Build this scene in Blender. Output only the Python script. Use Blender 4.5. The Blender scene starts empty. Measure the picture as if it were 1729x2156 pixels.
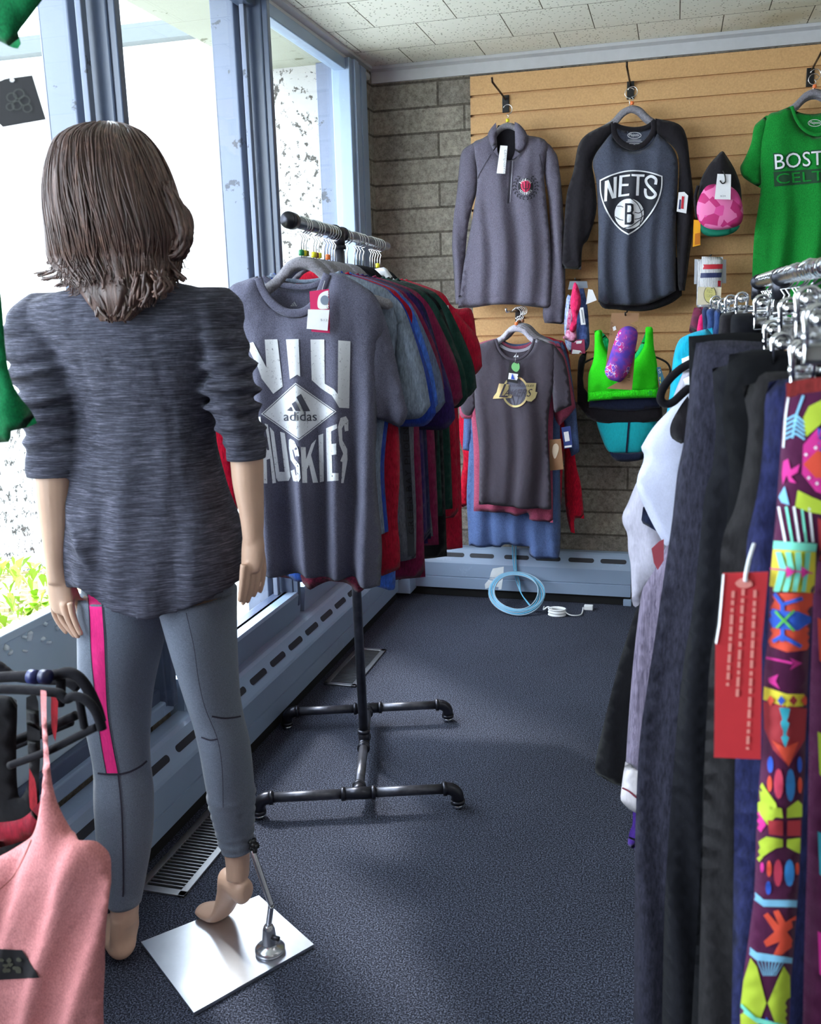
import bpy, bmesh, math, random
import numpy as np
from math import sin, cos, pi, atan2, radians
from mathutils import Vector, Matrix
from mathutils.bvhtree import BVHTree
from mathutils.geometry import delaunay_2d_cdt

random.seed(7)
SC = bpy.context.scene
COL = SC.collection
# ------------------------------------------------------------------ camera
YAW, PITCH, ROLL, FPX = -0.274079558, 0.212346710, -0.0274257905, 1990.6
CX, CY = 864.5, 1078.0
_f = Vector((sin(YAW)*cos(PITCH), cos(YAW)*cos(PITCH), -sin(PITCH)))
_rt = Vector((cos(YAW), -sin(YAW), 0)); _up = _rt.cross(_f)
RT = _rt*cos(ROLL) + _up*sin(ROLL); UP = -_rt*sin(ROLL) + _up*cos(ROLL); FW = _f
CAM = Vector((0, 0, 1.3))
cd = bpy.data.cameras.new('camera'); cam = bpy.data.objects.new('camera', cd); COL.objects.link(cam)
mm = Matrix((RT, UP, -FW)).transposed().to_4x4(); mm.translation = CAM; cam.matrix_world = mm
cd.sensor_fit = 'VERTICAL'; cd.sensor_height = 24; cd.lens = FPX/2156*24
cd.clip_start = .05; cd.clip_end = 100
cd.dof.use_dof = True; cd.dof.focus_distance = 3.0; cd.dof.aperture_fstop = 6.5
SC.camera = cam
# ------------------------------------------------------------------ view, world and large lights
vs = SC.view_settings
vs.view_transform = 'Standard'; vs.look = 'None'; vs.gamma = 1; vs.use_curve_mapping = False
vs.exposure = 0.88
SC.display_settings.display_device = 'sRGB'
W = bpy.data.worlds.new('world'); SC.world = W; W.use_nodes = True
_bg = W.node_tree.nodes['Background']
_bg.inputs[0].default_value = (0.80, 0.90, 1.0, 1); _bg.inputs[1].default_value = 7.2
def area(name, loc, rot, sx, sy, power, col, portal=False):
    l = bpy.data.lights.new(name, 'AREA'); l.shape = 'RECTANGLE'; l.size = sx; l.size_y = sy
    l.energy = power; l.color = col; l.cycles.is_portal = portal
    o = bpy.data.objects.new(name, l); COL.objects.link(o); o.location = loc; o.rotation_euler = rot
    return o
area('window_daylight_portal', (-1.42, 1.6, 1.3), (0, radians(-90), 0), 2.1, 5.2, 1, (1, 1, 1), True)
sl = bpy.data.lights.new('sun', 'SUN'); sl.energy = 3.0; sl.angle = radians(6); sl.color = (1, .97, .92)
sun = bpy.data.objects.new('sun', sl); COL.objects.link(sun)
sun.rotation_euler = Vector((-.50, .42, .76)).to_track_quat('Z', 'Y').to_euler()
# ------------------------------------------------------------------ materials
def lin(c):
    c = c/255
    return c/12.92 if c <= .04045 else ((c+.055)/1.055)**2.4
def C3(r, g, b): return (lin(r), lin(g), lin(b), 1)
MATS = {}
def nt(name):
    m = bpy.data.materials.new(name); m.use_nodes = True
    t = m.node_tree; return m, t, t.nodes['Principled BSDF']
def coords(t, scale=(1, 1, 1), src='Object', loc=(0, 0, 0)):
    tc = t.nodes.new('ShaderNodeTexCoord'); mp = t.nodes.new('ShaderNodeMapping')
    t.links.new(tc.outputs[src], mp.inputs[0]); mp.inputs['Scale'].default_value = scale
    mp.inputs['Location'].default_value = loc
    return mp.outputs[0]
def noise(t, vec, scale, detail=3, rough=.6):
    n = t.nodes.new('ShaderNodeTexNoise'); n.inputs['Scale'].default_value = scale
    n.inputs['Detail'].default_value = detail; n.inputs['Roughness'].default_value = rough
    t.links.new(vec, n.inputs['Vector']); return n.outputs['Fac']
def ramp(t, fac, stops, const=False):
    r = t.nodes.new('ShaderNodeValToRGB'); e = r.color_ramp.elements
    if const: r.color_ramp.interpolation = 'CONSTANT'
    while len(e) < len(stops): e.new(.5)
    for el, (p, c) in zip(e, stops): el.position = p; el.color = c
    t.links.new(fac, r.inputs[0]); return r.outputs[0]
def bump(t, b, fac, dist, strength=1.0, prev=None):
    n = t.nodes.new('ShaderNodeBump'); n.inputs['Distance'].default_value = dist; n.inputs['Strength'].default_value = strength
    t.links.new(fac, n.inputs['Height'])
    if prev: t.links.new(prev, n.inputs['Normal'])
    t.links.new(n.outputs[0], b.inputs['Normal']); return n.outputs[0]
def mixc(t, fac, a, b, mode='MIX'):
    n = t.nodes.new('ShaderNodeMix'); n.data_type = 'RGBA'; n.blend_type = mode
    for s, v in ((0, fac), (6, a), (7, b)):
        if hasattr(v, 'links'): t.links.new(v, n.inputs[s])
        else: n.inputs[s].default_value = v
    return n.outputs[2]
def plain(name, rgb, rough=.5, metal=0, spec=.5, bmp=0):
    if name in MATS: return MATS[name]
    m, t, b = nt(name); b.inputs['Base Color'].default_value = C3(*rgb); b.inputs['Roughness'].default_value = rough
    b.inputs['Metallic'].default_value = metal; b.inputs['Specular IOR Level'].default_value = spec
    n = noise(t, coords(t), 35, 3)
    r = ramp(t, n, [(0, tuple(c*.9 for c in C3(*rgb)[:3])+(1,)), (1, tuple(min(1, c*1.08) for c in C3(*rgb)[:3])+(1,))])
    t.links.new(r, b.inputs['Base Color'])
    if bmp: bump(t, b, noise(t, coords(t), 60, 4), bmp)
    MATS[name] = m; return m
def cloth(name, rgb, rgb2=None, scale=(260, 260, 60), rough=.9, weave=.0006, sheen=.25, contrast=.18):
    if name in MATS: return MATS[name]
    m, t, b = nt(name)
    a = rgb2 or tuple(max(0, c*(1-contrast)) for c in rgb); c2 = tuple(min(255, c*(1+contrast)) for c in rgb)
    n = noise(t, coords(t, scale), 1.0, 3, .7)
    t.links.new(ramp(t, n, [(.3, C3(*a)), (.7, C3(*c2))]), b.inputs['Base Color'])
    b.inputs['Roughness'].default_value = rough; b.inputs['Specular IOR Level'].default_value = .15
    b.inputs['Sheen Weight'].default_value = sheen*.35; b.inputs['Sheen Roughness'].default_value = .5
    p = bump(t, b, noise(t, coords(t), 14, 3, .55), .012, .6)
    bump(t, b, noise(t, coords(t, (1, 1, 1)), 700, 1), weave, .5, p)
    MATS[name] = m; return m
def chrome(name, rgb=(205, 205, 210), rough=.14):
    return plain(name, rgb, rough, 1.0)
# ------------------------------------------------------------------ object helpers
def obj(name, me, m=None, parent=None, smooth=True):
    if isinstance(me, bmesh.types.BMesh):
        bm = me; me = bpy.data.meshes.new(name); bm.to_mesh(me); bm.free()
    o = bpy.data.objects.new(name, me); COL.objects.link(o)
    if m:
        for k in (m if isinstance(m, (list, tuple)) else [m]): me.materials.append(k)
    if smooth: me.polygons.foreach_set('use_smooth', [True]*len(me.polygons))
    if parent:
        o.parent = parent
        o.matrix_parent_inverse = parent.matrix_world.inverted() if False else Matrix.Identity(4)
    return o
def tag(o, label, cat, group=None):
    o['label'] = label; o['category'] = cat
    if group: o['group'] = group
    return o
def thing(name, label, cat, loc=(0, 0, 0), rz=0, group=None):
    o = bpy.data.objects.new(name, None); COL.objects.link(o); o.location = loc; o.rotation_euler = (0, 0, rz)
    o.empty_display_size = .05
    return tag(o, label, cat, group)
def struct(name, me, m, parent=None, smooth=False, label=None):
    o = obj(name, me, m, parent, smooth)
    if not parent: o['kind'] = 'structure'
    if label: o['label'] = label
    return o
def rebase(o):
    """move a top-level mesh's origin to the middle of its base; children keep their place"""
    bpy.context.view_layer.update()
    return o
def box(bm, x0, x1, y0, y1, z0, z1, bev=0, mi=0):
    r = bmesh.ops.create_cube(bm, size=1)
    for v in r['verts']: v.co = Vector(((x0+x1)/2+v.co.x*(x1-x0), (y0+y1)/2+v.co.y*(y1-y0), (z0+z1)/2+v.co.z*(z1-z0)))
    if bev:
        es = list({e for v in r['verts'] for e in v.link_edges})
        bmesh.ops.bevel(bm, geom=es, offset=bev, segments=2, affect='EDGES', profile=.5)
    return bm
def B(*a, **k): return box(bmesh.new(), *a, **k)
def frame_at(d, hint=None):
    d = d.normalized(); h = hint or (Vector((0, 0, 1)) if abs(d.z) < .9 else Vector((1, 0, 0)))
    a = d.cross(h).normalized(); return a, d.cross(a).normalized()
def tube(bm, pts, r, seg=12, cap=True, rr=None):
    pts = [Vector(p) for p in pts]; rings = []; n = len(pts)
    a = b = None
    for i, p in enumerate(pts):
        d = (pts[min(i+1, n-1)]-pts[max(i-1, 0)])
        if d.length < 1e-9: d = Vector((0, 0, 1))
        d.normalize()
        if a is None: a, b = frame_at(d)
        else:
            a = (a - d*a.dot(d)).normalized(); b = d.cross(a)
        R = rr[i] if rr else r
        rings.append([bm.verts.new(p+(a*cos(2*pi*k/seg)+b*sin(2*pi*k/seg))*R) for k in range(seg)])
    for q in range(n-1):
        for k in range(seg):
            bm.faces.new((rings[q][k], rings[q][(k+1) % seg], rings[q+1][(k+1) % seg], rings[q+1][k]))
    if cap: bm.faces.new(rings[0][::-1]); bm.faces.new(rings[-1])
    return bm
def T(pts, r, seg=12, **k): return tube(bmesh.new(), pts, r, seg, **k)
def lathe(bm, prof, c, seg=24):
    rings = []
    for r, z in prof: rings.append([bm.verts.new((c[0]+r*cos(2*pi*k/seg), c[1]+r*sin(2*pi*k/seg), c[2]+z)) for k in range(seg)])
    for q in range(len(rings)-1):
        for k in range(seg): bm.faces.new((rings[q][k], rings[q][(k+1) % seg], rings[q+1][(k+1) % seg], rings[q+1][k]))
    bm.faces.new(rings[0][::-1]); bm.faces.new(rings[-1]); return bm
def prism(bm, prof, axis, a0, a1):
    """extrude a closed 2D profile along x or y"""
    def P(u, z, a): return (a, u, z) if axis == 'x' else (u, a, z)
    A = [bm.verts.new(P(u, z, a0)) for u, z in prof]; Bv = [bm.verts.new(P(u, z, a1)) for u, z in prof]
    n = len(prof)
    for i in range(n): bm.faces.new((A[i], A[(i+1) % n], Bv[(i+1) % n], Bv[i]))
    fs = [bm.faces.new(A[::-1]), bm.faces.new(Bv)]
    bmesh.ops.triangulate(bm, faces=fs); bmesh.ops.recalc_face_normals(bm, faces=bm.faces); return bm
def cr(pts, closed=True, n=6):
    """catmull-rom through points; a third value marks a corner"""
    out = []; N = len(pts)
    for i in range(N if closed else N-1):
        p1 = pts[i]; p2 = pts[(i+1) % N]
        p0 = p1 if (len(p1) > 2 or (not closed and i == 0)) else pts[i-1]
        p3 = p2 if (len(p2) > 2 or (not closed and i == N-2)) else pts[(i+2) % N]
        P = [Vector(p[:2]) for p in (p0, p1, p2, p3)]
        for k in range(n):
            t = k/n
            out.append(.5*((2*P[1])+(-P[0]+P[2])*t+(2*P[0]-5*P[1]+4*P[2]-P[3])*t*t+(-P[0]+3*P[1]-3*P[2]+P[3])*t**3))
    if not closed: out.append(Vector(pts[-1][:2]))
    return out
def cr3(pts, n=6):
    out = []; N = len(pts); P = [Vector(p) for p in pts]
    for i in range(N-1):
        a, b, c, d = P[max(i-1, 0)], P[i], P[i+1], P[min(i+2, N-1)]
        for k in range(n):
            t = k/n; out.append(.5*((2*b)+(-a+c)*t+(2*a-5*b+4*c-d)*t*t+(-a+3*b-3*c+d)*t**3))
    out.append(P[-1]); return out
def ray(px, py): return (RT*((px-CX)/FPX) - UP*((py-CY)/FPX) + FW)
def on(px, py, ax, v):
    d = ray(px, py); return CAM + d*((v-CAM[ax])/d[ax])
class Plane:
    """a vertical plane through (x, y) whose horizontal axis points along rz"""
    def __init__(s, x, y, rz=0):
        s.o = Vector((x, y, 0)); s.rz = rz; s.ax = Vector((cos(rz), sin(rz), 0)); s.n = Vector((-sin(rz), cos(rz), 0))
    def tr(s, px, py):
        d = ray(px, py); t = (s.o-CAM).dot(s.n)/d.dot(s.n); p = CAM+d*t-s.o
        return (p.dot(s.ax), p.z)
def resample(loop, step):
    out = []; N = len(loop)
    for i in range(N):
        a = loop[i]; b = loop[(i+1) % N]; L = (b-a).length
        if L < 1e-7: continue
        k = max(1, int(round(L/step)))
        for j in range(k): out.append(a.lerp(b, j/k))
    # drop points that crowd
    res = [out[0]]
    for p in out[1:]:
        if (p-res[-1]).length > step*.35: res.append(p)
    if (res[0]-res[-1]).length < step*.3: res.pop()
    return res
def segdist(P, loops):
    d = np.full(len(P), 1e9)
    for L in loops:
        A = np.array([tuple(v) for v in L]); Bq = np.roll(A, -1, axis=0)
        for a, b in zip(A, Bq):
            ab = b-a; t = np.clip(((P-a)@ab)/max(ab@ab, 1e-12), 0, 1)
            q = P-(a+t[:, None]*ab); d = np.minimum(d, np.hypot(q[:, 0], q[:, 1]))
    return d
def inside(P, loops):
    c = np.zeros(len(P), bool)
    for L in loops:
        A = np.array([tuple(v) for v in L]); Bq = np.roll(A, -1, axis=0)
        for (x1, y1), (x2, y2) in zip(A, Bq):
            if y1 == y2: continue
            m = ((P[:, 1] >= min(y1, y2)) & (P[:, 1] < max(y1, y2)))
            xi = x1+(P[:, 1]-y1)*(x2-x1)/(y2-y1); c ^= (m & (P[:, 0] < xi))
    return c
def fill(loops, step):
    """triangulate closed loops (holes allowed) with inner points; returns coords, tris, number of rim points"""
    V = []; E = []
    for L in loops:
        s = len(V); V += L; E += [(s+i, s+(i+1) % len(L)) for i in range(len(L))]
    nb = len(V)
    A = np.array([tuple(v) for v in V]); lo = A.min(0); hi = A.max(0)
    G = []
    y = lo[1]; r = 0
    while y < hi[1]:
        x = lo[0]+(step/2 if r % 2 else 0)
        while x < hi[0]: G.append((x, y)); x += step
        y += step*.87; r += 1
    if G:
        G = np.array(G); G = G[inside(G, loops)]
        if len(G):
            G = G[segdist(G, loops) > step*.45]; V = V + [Vector(g) for g in G]
    r = delaunay_2d_cdt(V, E, [], 2, 1e-7)
    tr_ = [f for f in r[2] if len(f) == 3]
    if tr_:
        cen = np.array([[(r[0][f[0]][k]+r[0][f[1]][k]+r[0][f[2]][k])/3 for k in (0, 1)] for f in tr_]); ok = inside(cen, loops)
        tr_ = [f for f, o_ in zip(tr_, ok) if o_]
    return r[0], tr_, nb
def folds(seed, amp=.012, lam=.09, zt=1.4, zb=.7, slant=0., top=.15):
    rg = random.Random(seed); ph = [rg.uniform(0, 6.28) for _ in range(4)]
    l2 = lam*rg.uniform(1.5, 1.8); l3 = lam*.53
    def S(u, z):
        k = top+(1-top)*np.clip((zt-z)/(zt-zb), 0, 1)
        w = u+slant*(z-zt)+.012*np.sin(z*9+ph[3])
        a = np.sin(2*pi*w/lam+ph[0]); a = np.sign(a)*np.abs(a)**.8
        return amp*k*(.55*a+.4*np.sin(2*pi*w/l2+ph[1])+.18*np.sin(2*pi*w/l3+ph[2]+3*z))
    return S
def soft(name, pl, outline, m, parent=None, th=.03, r=.05, S=None, step=.016, dy=0., px=True, n=5, label=None, sub=None):
    """a closed, padded, folded sheet of cloth with the given outline"""
    loops = [[Vector(pl.tr(*p)) if px else Vector(p) for p in cr(outline, n=n)]]
    loops = [resample(L, step) for L in loops]
    V, F, nb = fill(loops, step)
    P = np.array([tuple(v) for v in V]); d = segdist(P, loops)
    pad = th*.5*(1-np.exp(-d/r*1.6)); rim = d < 1e-5
    f = S(P[:, 0], P[:, 1]) if S is not None else np.zeros(len(P))
    rg = np.sin(P[:, 0]*23+P[:, 1]*31)*.0015
    bm = bmesh.new()
    fr = [bm.verts.new((P[i, 0], dy-pad[i]-f[i]-rg[i], P[i, 1])) for i in range(len(P))]
    bk = [fr[i] if rim[i] else bm.verts.new((P[i, 0], dy+pad[i]*.9-f[i], P[i, 1])) for i in range(len(P))]
    for a, b, c in F:
        try: bm.faces.new((fr[a], fr[b], fr[c]))
        except ValueError: pass
        if not (rim[a] and rim[b] and rim[c]):
            try: bm.faces.new((bk[c], bk[b], bk[a]))
            except ValueError: pass
    bmesh.ops.recalc_face_normals(bm, faces=bm.faces)
    o = obj(name, bm, m, parent)
    if parent is None: o.location = pl.o; o.rotation_euler = (0, 0, pl.rz)
    if label: o['label'] = label
    return o
def world_bvh(objs):
    bpy.context.view_layer.update(); vs_ = []; ps = []
    for o in (objs if isinstance(objs, (list, tuple)) else [objs]):
        s = len(vs_); M_ = o.matrix_world
        vs_ += [M_ @ v.co for v in o.data.vertices]; ps += [[s+i for i in p.vertices] for p in o.data.polygons]
    return BVHTree.FromPolygons(vs_, ps)
class Print:
    """flat marks laid onto a real surface: one mesh, one material slot per ink"""
    def __init__(s, name, target, parent, step=6, lift=.0016):
        s.bvh = world_bvh(target); s.name = name; s.parent = parent; s.step = step; s.lift = lift
        s.bm = bmesh.new(); s.mats = []; s.k = 0; s.last = 2.0
    def hit(s, p, lift):
        d = ray(p[0], p[1]); dn = d.normalized(); h = s.bvh.ray_cast(CAM, dn)
        if h[0] is None: return None
        nn = h[1] if h[1].dot(dn) < 0 else -h[1]
        return h[0] - dn*lift + nn*lift*.3
    def add(s, loops, m, step=None, up=0):
        st = step or s.step; s.k += 1
        if m not in s.mats: s.mats.append(m)
        mi = s.mats.index(m)
        loops = [resample([Vector(p[:2]) for p in L], st) for L in loops]
        loops = [L for L in loops if len(L) > 2]
        if not loops: return s
        V, F, nb = fill(loops, st); lift = s.lift + up*.0018
        H = [s.hit(v, lift) for v in V]
        dist = {}
        vv = [s.bm.verts.new(h) if h is not None else None for h in H]
        for f in F:
            q = [vv[i] for i in f]
            if None in q: continue
            if max((q[0].co-q[1].co).length, (q[1].co-q[2].co).length, (q[0].co-q[2].co).length) > .12: continue
            try: fc = s.bm.faces.new(q); fc.material_index = mi
            except ValueError: pass
        return s
    def poly(s, pts, m, smooth=False, **k):
        return s.add([cr(pts) if smooth else [Vector(p[:2]) for p in pts]], m, **k)
    def line(s, pts, w, m, smooth=True, closed=False, **k):
        P = cr(pts, closed=closed, n=6) if smooth else [Vector(p[:2]) for p in pts]
        L = []; R = []; n = len(P)
        for i, p in enumerate(P):
            d = (P[(i+1) % n]-P[i-1]) if closed else (P[min(i+1, n-1)]-P[max(i-1, 0)])
            d.normalize(); q = Vector((-d.y, d.x))*w/2; L.append(p+q); R.append(p-q)
        if closed: return s.add([L, R], m, step=k.pop('step', max(w*.9, 2.5)), **k)
        return s.add([L+R[::-1]], m, step=k.pop('step', max(w*.9, 2.5)), **k)
    def text(s, string, quad, m, bold=0, shear=0, arch=None, step=None, **k):
        loops = text_loops(string, bold, shear)
        TL, TR, BR, BL = [Vector(q) for q in quad]
        out = []
        for L in loops:
            out.append([(TL.lerp(TR, x)).lerp(BL.lerp(BR, x), 1-y) for x, y in L])
            if arch: out[-1] = [Vector((p.x, p.y+arch(p.x))) for p in out[-1]]
        st = step or max(.55, (TL-BL).length/13)
        return s.add(out, m, step=st, **k)
    def done(s, label=None):
        o = None
        if s.mats:
            bmesh.ops.recalc_face_normals(s.bm, faces=s.bm.faces)
            for f in s.bm.faces:
                if f.normal.dot(FW) > 0: f.normal_flip()
            me = bpy.data.meshes.new(s.name); s.bm.to_mesh(me); s.bm.free()
            bpy.context.view_layer.update()
            if s.parent: me.transform(s.parent.matrix_world.inverted())
            o = obj(s.name, me, s.mats, s.parent, smooth=True)
            if label: o['label'] = label
        return o
_TC = {}
def text_loops(string, bold=0, shear=0):
    key = (string, bold, shear)
    if key in _TC: return _TC[key]
    c = bpy.data.curves.new('txt', 'FONT'); c.body = string; c.size = 1; c.offset = bold; c.shear = shear
    c.resolution_u = 3; c.fill_mode = 'NONE' if hasattr(c, 'fill_mode') else 'NONE'
    o = bpy.data.objects.new('txt', c); COL.objects.link(o)
    dg = bpy.context.evaluated_depsgraph_get(); me = bpy.data.meshes.new_from_object(o.evaluated_get(dg))
    adj = {}
    for e in me.edges:
        a, b = e.vertices; adj.setdefault(a, []).append(b); adj.setdefault(b, []).append(a)
    seen = set(); loops = []
    for v in adj:
        if v in seen: continue
        L = [v]; seen.add(v); cur = v
        while True:
            nx = [q for q in adj[cur] if q not in seen]
            if not nx: break
            cur = nx[0]; seen.add(cur); L.append(cur)
        if len(L) > 2: loops.append([Vector(me.vertices[i].co[:2]) for i in L])
    bpy.data.objects.remove(o); bpy.data.curves.remove(c); bpy.data.meshes.remove(me)
    xs = [p.x for L in loops for p in L]; ys = [p.y for L in loops for p in L]
    x0, x1, y0, y1 = min(xs), max(xs), min(ys), max(ys)
    loops = [[((p.x-x0)/(x1-x0), (p.y-y0)/(y1-y0)) for p in L] for L in loops]
    _TC[key] = loops; return loops
def loc_pts(pl, pts, y=0.):
    """pixels -> local points on a plane (u, y, z)"""
    out = []
    for p in pts:
        u, z = pl.tr(p[0], p[1]); out.append(Vector((u, y if len(p) < 3 else p[2], z)))
    return out
def tag_card(name, pl, quad, m, parent, dy=-.03, th=.0012, marks=None, string=None, strm=None, label=None, top=False):
    """a hang tag: thin card with its own thickness, marks and string"""
    q = [pl.tr(*p) for p in quad]
    bm = bmesh.new()
    A = [bm.verts.new((u, dy-th/2, z)) for u, z in q]; Bq = [bm.verts.new((u, dy+th/2, z)) for u, z in q]
    bm.faces.new(A[::-1]); bm.faces.new(Bq); n = len(q)
    for i in range(n): bm.faces.new((A[i], A[(i+1) % n], Bq[(i+1) % n], Bq[i]))
    bmesh.ops.recalc_face_normals(bm, faces=bm.faces)
    o = obj(name, bm, m, parent, False)
    if top: o.location = pl.o; o.rotation_euler = (0, 0, pl.rz)
    if label: o['label'] = label
    if marks:
        p = Print('printing', o, o, step=3, lift=.0012)
        for mk in marks:
            kind = mk[0]
            if kind == 'p': p.poly(mk[1], mk[2], up=mk[3] if len(mk) > 3 else 0)
            elif kind == 's': p.poly(mk[1], mk[2], smooth=True, up=mk[3] if len(mk) > 3 else 0)
            elif kind == 't': p.text(mk[1], mk[2], mk[3], up=1, bold=.01)
            elif kind == 'l': p.line(mk[1], mk[2], mk[3], smooth=False, up=1)
        r = p.done()
        if r: # printing is parented one level down: same frame as the card
            pass
    if string:
        P = loc_pts(pl, string, dy+.003)
        obj('tag_string', T(cr3(P, 5), .0007, 6), strm or plain('nylon_string', (190, 190, 195), .4), parent if not top else o)
    return o
# ------------------------------------------------------------------ shared materials
def brick_mat(name, vec_axes, sx, sy, w, h, off, c1, c2, cm, mortar=.006, bdist=.006, nscale=60, freq=2, extra=None):
    m, t, b = nt(name)
    g = t.nodes.new('ShaderNodeNewGeometry'); sp = t.nodes.new('ShaderNodeSeparateXYZ'); t.links.new(g.outputs['Position'], sp.inputs[0])
    cb = t.nodes.new('ShaderNodeCombineXYZ')
    for i, (a, s) in enumerate(zip(vec_axes, (sx, sy))):
        ad = t.nodes.new('ShaderNodeMath'); ad.inputs[1].default_value = s; t.links.new(sp.outputs[a], ad.inputs[0]); t.links.new(ad.outputs[0], cb.inputs[i])
    br = t.nodes.new('ShaderNodeTexBrick'); t.links.new(cb.outputs[0], br.inputs['Vector'])
    br.inputs['Scale'].default_value = 1; br.inputs['Brick Width'].default_value = w; br.inputs['Row Height'].default_value = h
    br.inputs['Mortar Size'].default_value = mortar; br.inputs['Mortar Smooth'].default_value = .15; br.offset = off; br.offset_frequency = freq
    br.inputs['Color1'].default_value = c1; br.inputs['Color2'].default_value = c2; br.inputs['Mortar'].default_value = cm
    return m, t, b, g.outputs['Position'], br
def cmu(name, axes, sx, sy):
    m, t, b, pos, br = brick_mat(name, axes, sx, sy, .4064, .1016, .722, C3(172, 164, 152), C3(150, 143, 134), C3(112, 105, 96), .005)
    n1 = noise(t, pos, 55, 6, .75); n2 = noise(t, pos, 4, 3)
    v = t.nodes.new('ShaderNodeTexVoronoi'); v.inputs['Scale'].default_value = 120; t.links.new(pos, v.inputs['Vector'])
    c = mixc(t, .85, br.outputs['Color'], ramp(t, n1, [(.32, (.42, .42, .42, 1)), (.62, (1.25, 1.25, 1.25, 1))]), 'MULTIPLY')
    c = mixc(t, .6, c, ramp(t, n2, [(.35, (.72, .72, .72, 1)), (.65, (1.1, 1.1, 1.1, 1))]), 'MULTIPLY')
    c = mixc(t, .8, c, ramp(t, v.outputs['Distance'], [(.10, (.5, .5, .5, 1)), (.24, (1, 1, 1, 1))]), 'MULTIPLY')
    t.links.new(c, b.inputs['Base Color']); b.inputs['Roughness'].default_value = .95; b.inputs['Specular IOR Level'].default_value = .15
    inv = t.nodes.new('ShaderNodeMath'); inv.operation = 'SUBTRACT'; inv.inputs[0].default_value = 1; t.links.new(br.outputs['Fac'], inv.inputs[1])
    p = bump(t, b, inv.outputs[0], .014, 1.0); bump(t, b, n1, .008, 1.0, p)
    return m
M_cmu = cmu('grey split concrete block', (0, 2), .994, .0066)
M_cmu_y = cmu('grey split concrete block side', (1, 2), .1, .0066)
def ceiling_mat():
    m, t, b, pos, br = brick_mat('perforated ceiling tile', (0, 1), -.1325+.305*20, -3.568+12*.305, .305, .305, .5, C3(240, 240, 230), C3(235, 235, 224), C3(84, 80, 62), .0018)
    br.inputs['Mortar Smooth'].default_value = 0
    v = t.nodes.new('ShaderNodeTexVoronoi'); v.inputs['Scale'].default_value = 66; t.links.new(pos, v.inputs['Vector'])
    big = noise(t, pos, 1.1, 3)
    st = ramp(t, big, [(.60, (1, 1, 1, 1)), (.72, C3(214, 205, 182))])
    c = mixc(t, 1.0, br.outputs['Color'], ramp(t, v.outputs['Distance'], [(.16, (.30, .29, .25, 1)), (.22, (1, 1, 1, 1))]), 'MULTIPLY')
    c = mixc(t, 1.0, c, st, 'MULTIPLY'); t.links.new(c, b.inputs['Base Color']); b.inputs['Roughness'].default_value = .9
    r = ramp(t, v.outputs['Distance'], [(.1, (0, 0, 0, 1)), (.25, (1, 1, 1, 1))]); bump(t, b, r, .003, .6)
    return m
M_ceil = ceiling_mat()
def carpet_mat():
    m, t, b = nt('charcoal loop carpet'); g = t.nodes.new('ShaderNodeNewGeometry'); pos = g.outputs['Position']
    n = noise(t, pos, 290, 2, .8); n2 = noise(t, pos, 2.2, 3)
    c = ramp(t, n, [(.38, C3(20, 21, 29)), (.5, C3(48, 51, 65)), (.62, C3(112, 118, 138))])
    c = mixc(t, .5, c, ramp(t, n2, [(.3, (.75, .74, .78, 1)), (.7, (1.15, 1.15, 1.2, 1))]), 'MULTIPLY')
    t.links.new(c, b.inputs['Base Color']); b.inputs['Roughness'].default_value = .95; b.inputs['Specular IOR Level'].default_value = .2
    bump(t, b, n, .006, .9); return m
M_carpet = carpet_mat()
def paint(name, rgb, worn=None, rough=.45, scale=7, thr=.62):
    m, t, b = nt(name); g = t.nodes.new('ShaderNodeNewGeometry'); pos = g.outputs['Position']
    n = noise(t, pos, scale, 8, .72)
    c = ramp(t, n, [(thr, C3(*rgb)), (thr+.015, C3(*(worn or tuple(c*.9 for c in rgb))))])
    n2 = noise(t, pos, 3, 4); c = mixc(t, .5, c, ramp(t, n2, [(.3, (.86, .86, .86, 1)), (.7, (1.08, 1.08, 1.08, 1))]), 'MULTIPLY')
    t.links.new(c, b.inputs['Base Color']); b.inputs['Roughness'].default_value = rough; bump(t, b, n, .002, .4); MATS[name] = m; return m
M_blue = paint('grey blue painted metal', (142, 160, 186), (150, 168, 194), .38)
M_panel = paint('pale blue enamel panel', (190, 208, 218), (196, 214, 224), .3)
M_bluedk = paint('slate painted mullion', (78, 88, 112), (88, 98, 122), .3)
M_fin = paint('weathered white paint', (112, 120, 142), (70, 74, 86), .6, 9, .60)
M_stucco = paint('flaking whitewashed concrete', (170, 168, 166), (66, 62, 58), .9, 30, .565)
M_soffit = paint('stained concrete soffit', (150, 152, 138), (92, 94, 72), .9, 8, .62)
M_trim = plain('off white painted trim', (196, 196, 200), .5)
M_white = plain('white painted wall', (206, 204, 200), .8)
M_dark = plain('dark void', (10, 10, 12), .9)
def glass_mat():
    m = bpy.data.materials.new('window glass'); m.use_nodes = True; t = m.node_tree; t.nodes.clear()
    o = t.nodes.new('ShaderNodeOutputMaterial'); mx = t.nodes.new('ShaderNodeMixShader'); tr = t.nodes.new('ShaderNodeBsdfTransparent'); gl = t.nodes.new('ShaderNodeBsdfGlossy')
    gl.inputs['Roughness'].default_value = .02; lw = t.nodes.new('ShaderNodeLayerWeight'); lw.inputs[0].default_value = .5; pw = t.nodes.new('ShaderNodeMath'); pw.operation = 'POWER'; pw.inputs[1].default_value = 5; t.links.new(lw.outputs['Facing'], pw.inputs[0]); fr = t.nodes.new('ShaderNodeMath'); fr.operation = 'MULTIPLY_ADD'; fr.inputs[1].default_value = .5; fr.inputs[2].default_value = .03; t.links.new(pw.outputs[0], fr.inputs[0])
    tr.inputs[0].default_value = (.96, .98, .98, 1)
    t.links.new(fr.outputs[0], mx.inputs[0]); t.links.new(tr.outputs[0], mx.inputs[1]); t.links.new(gl.outputs[0], mx.inputs[2]); t.links.new(mx.outputs[0], o.inputs[0]); return m
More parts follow.
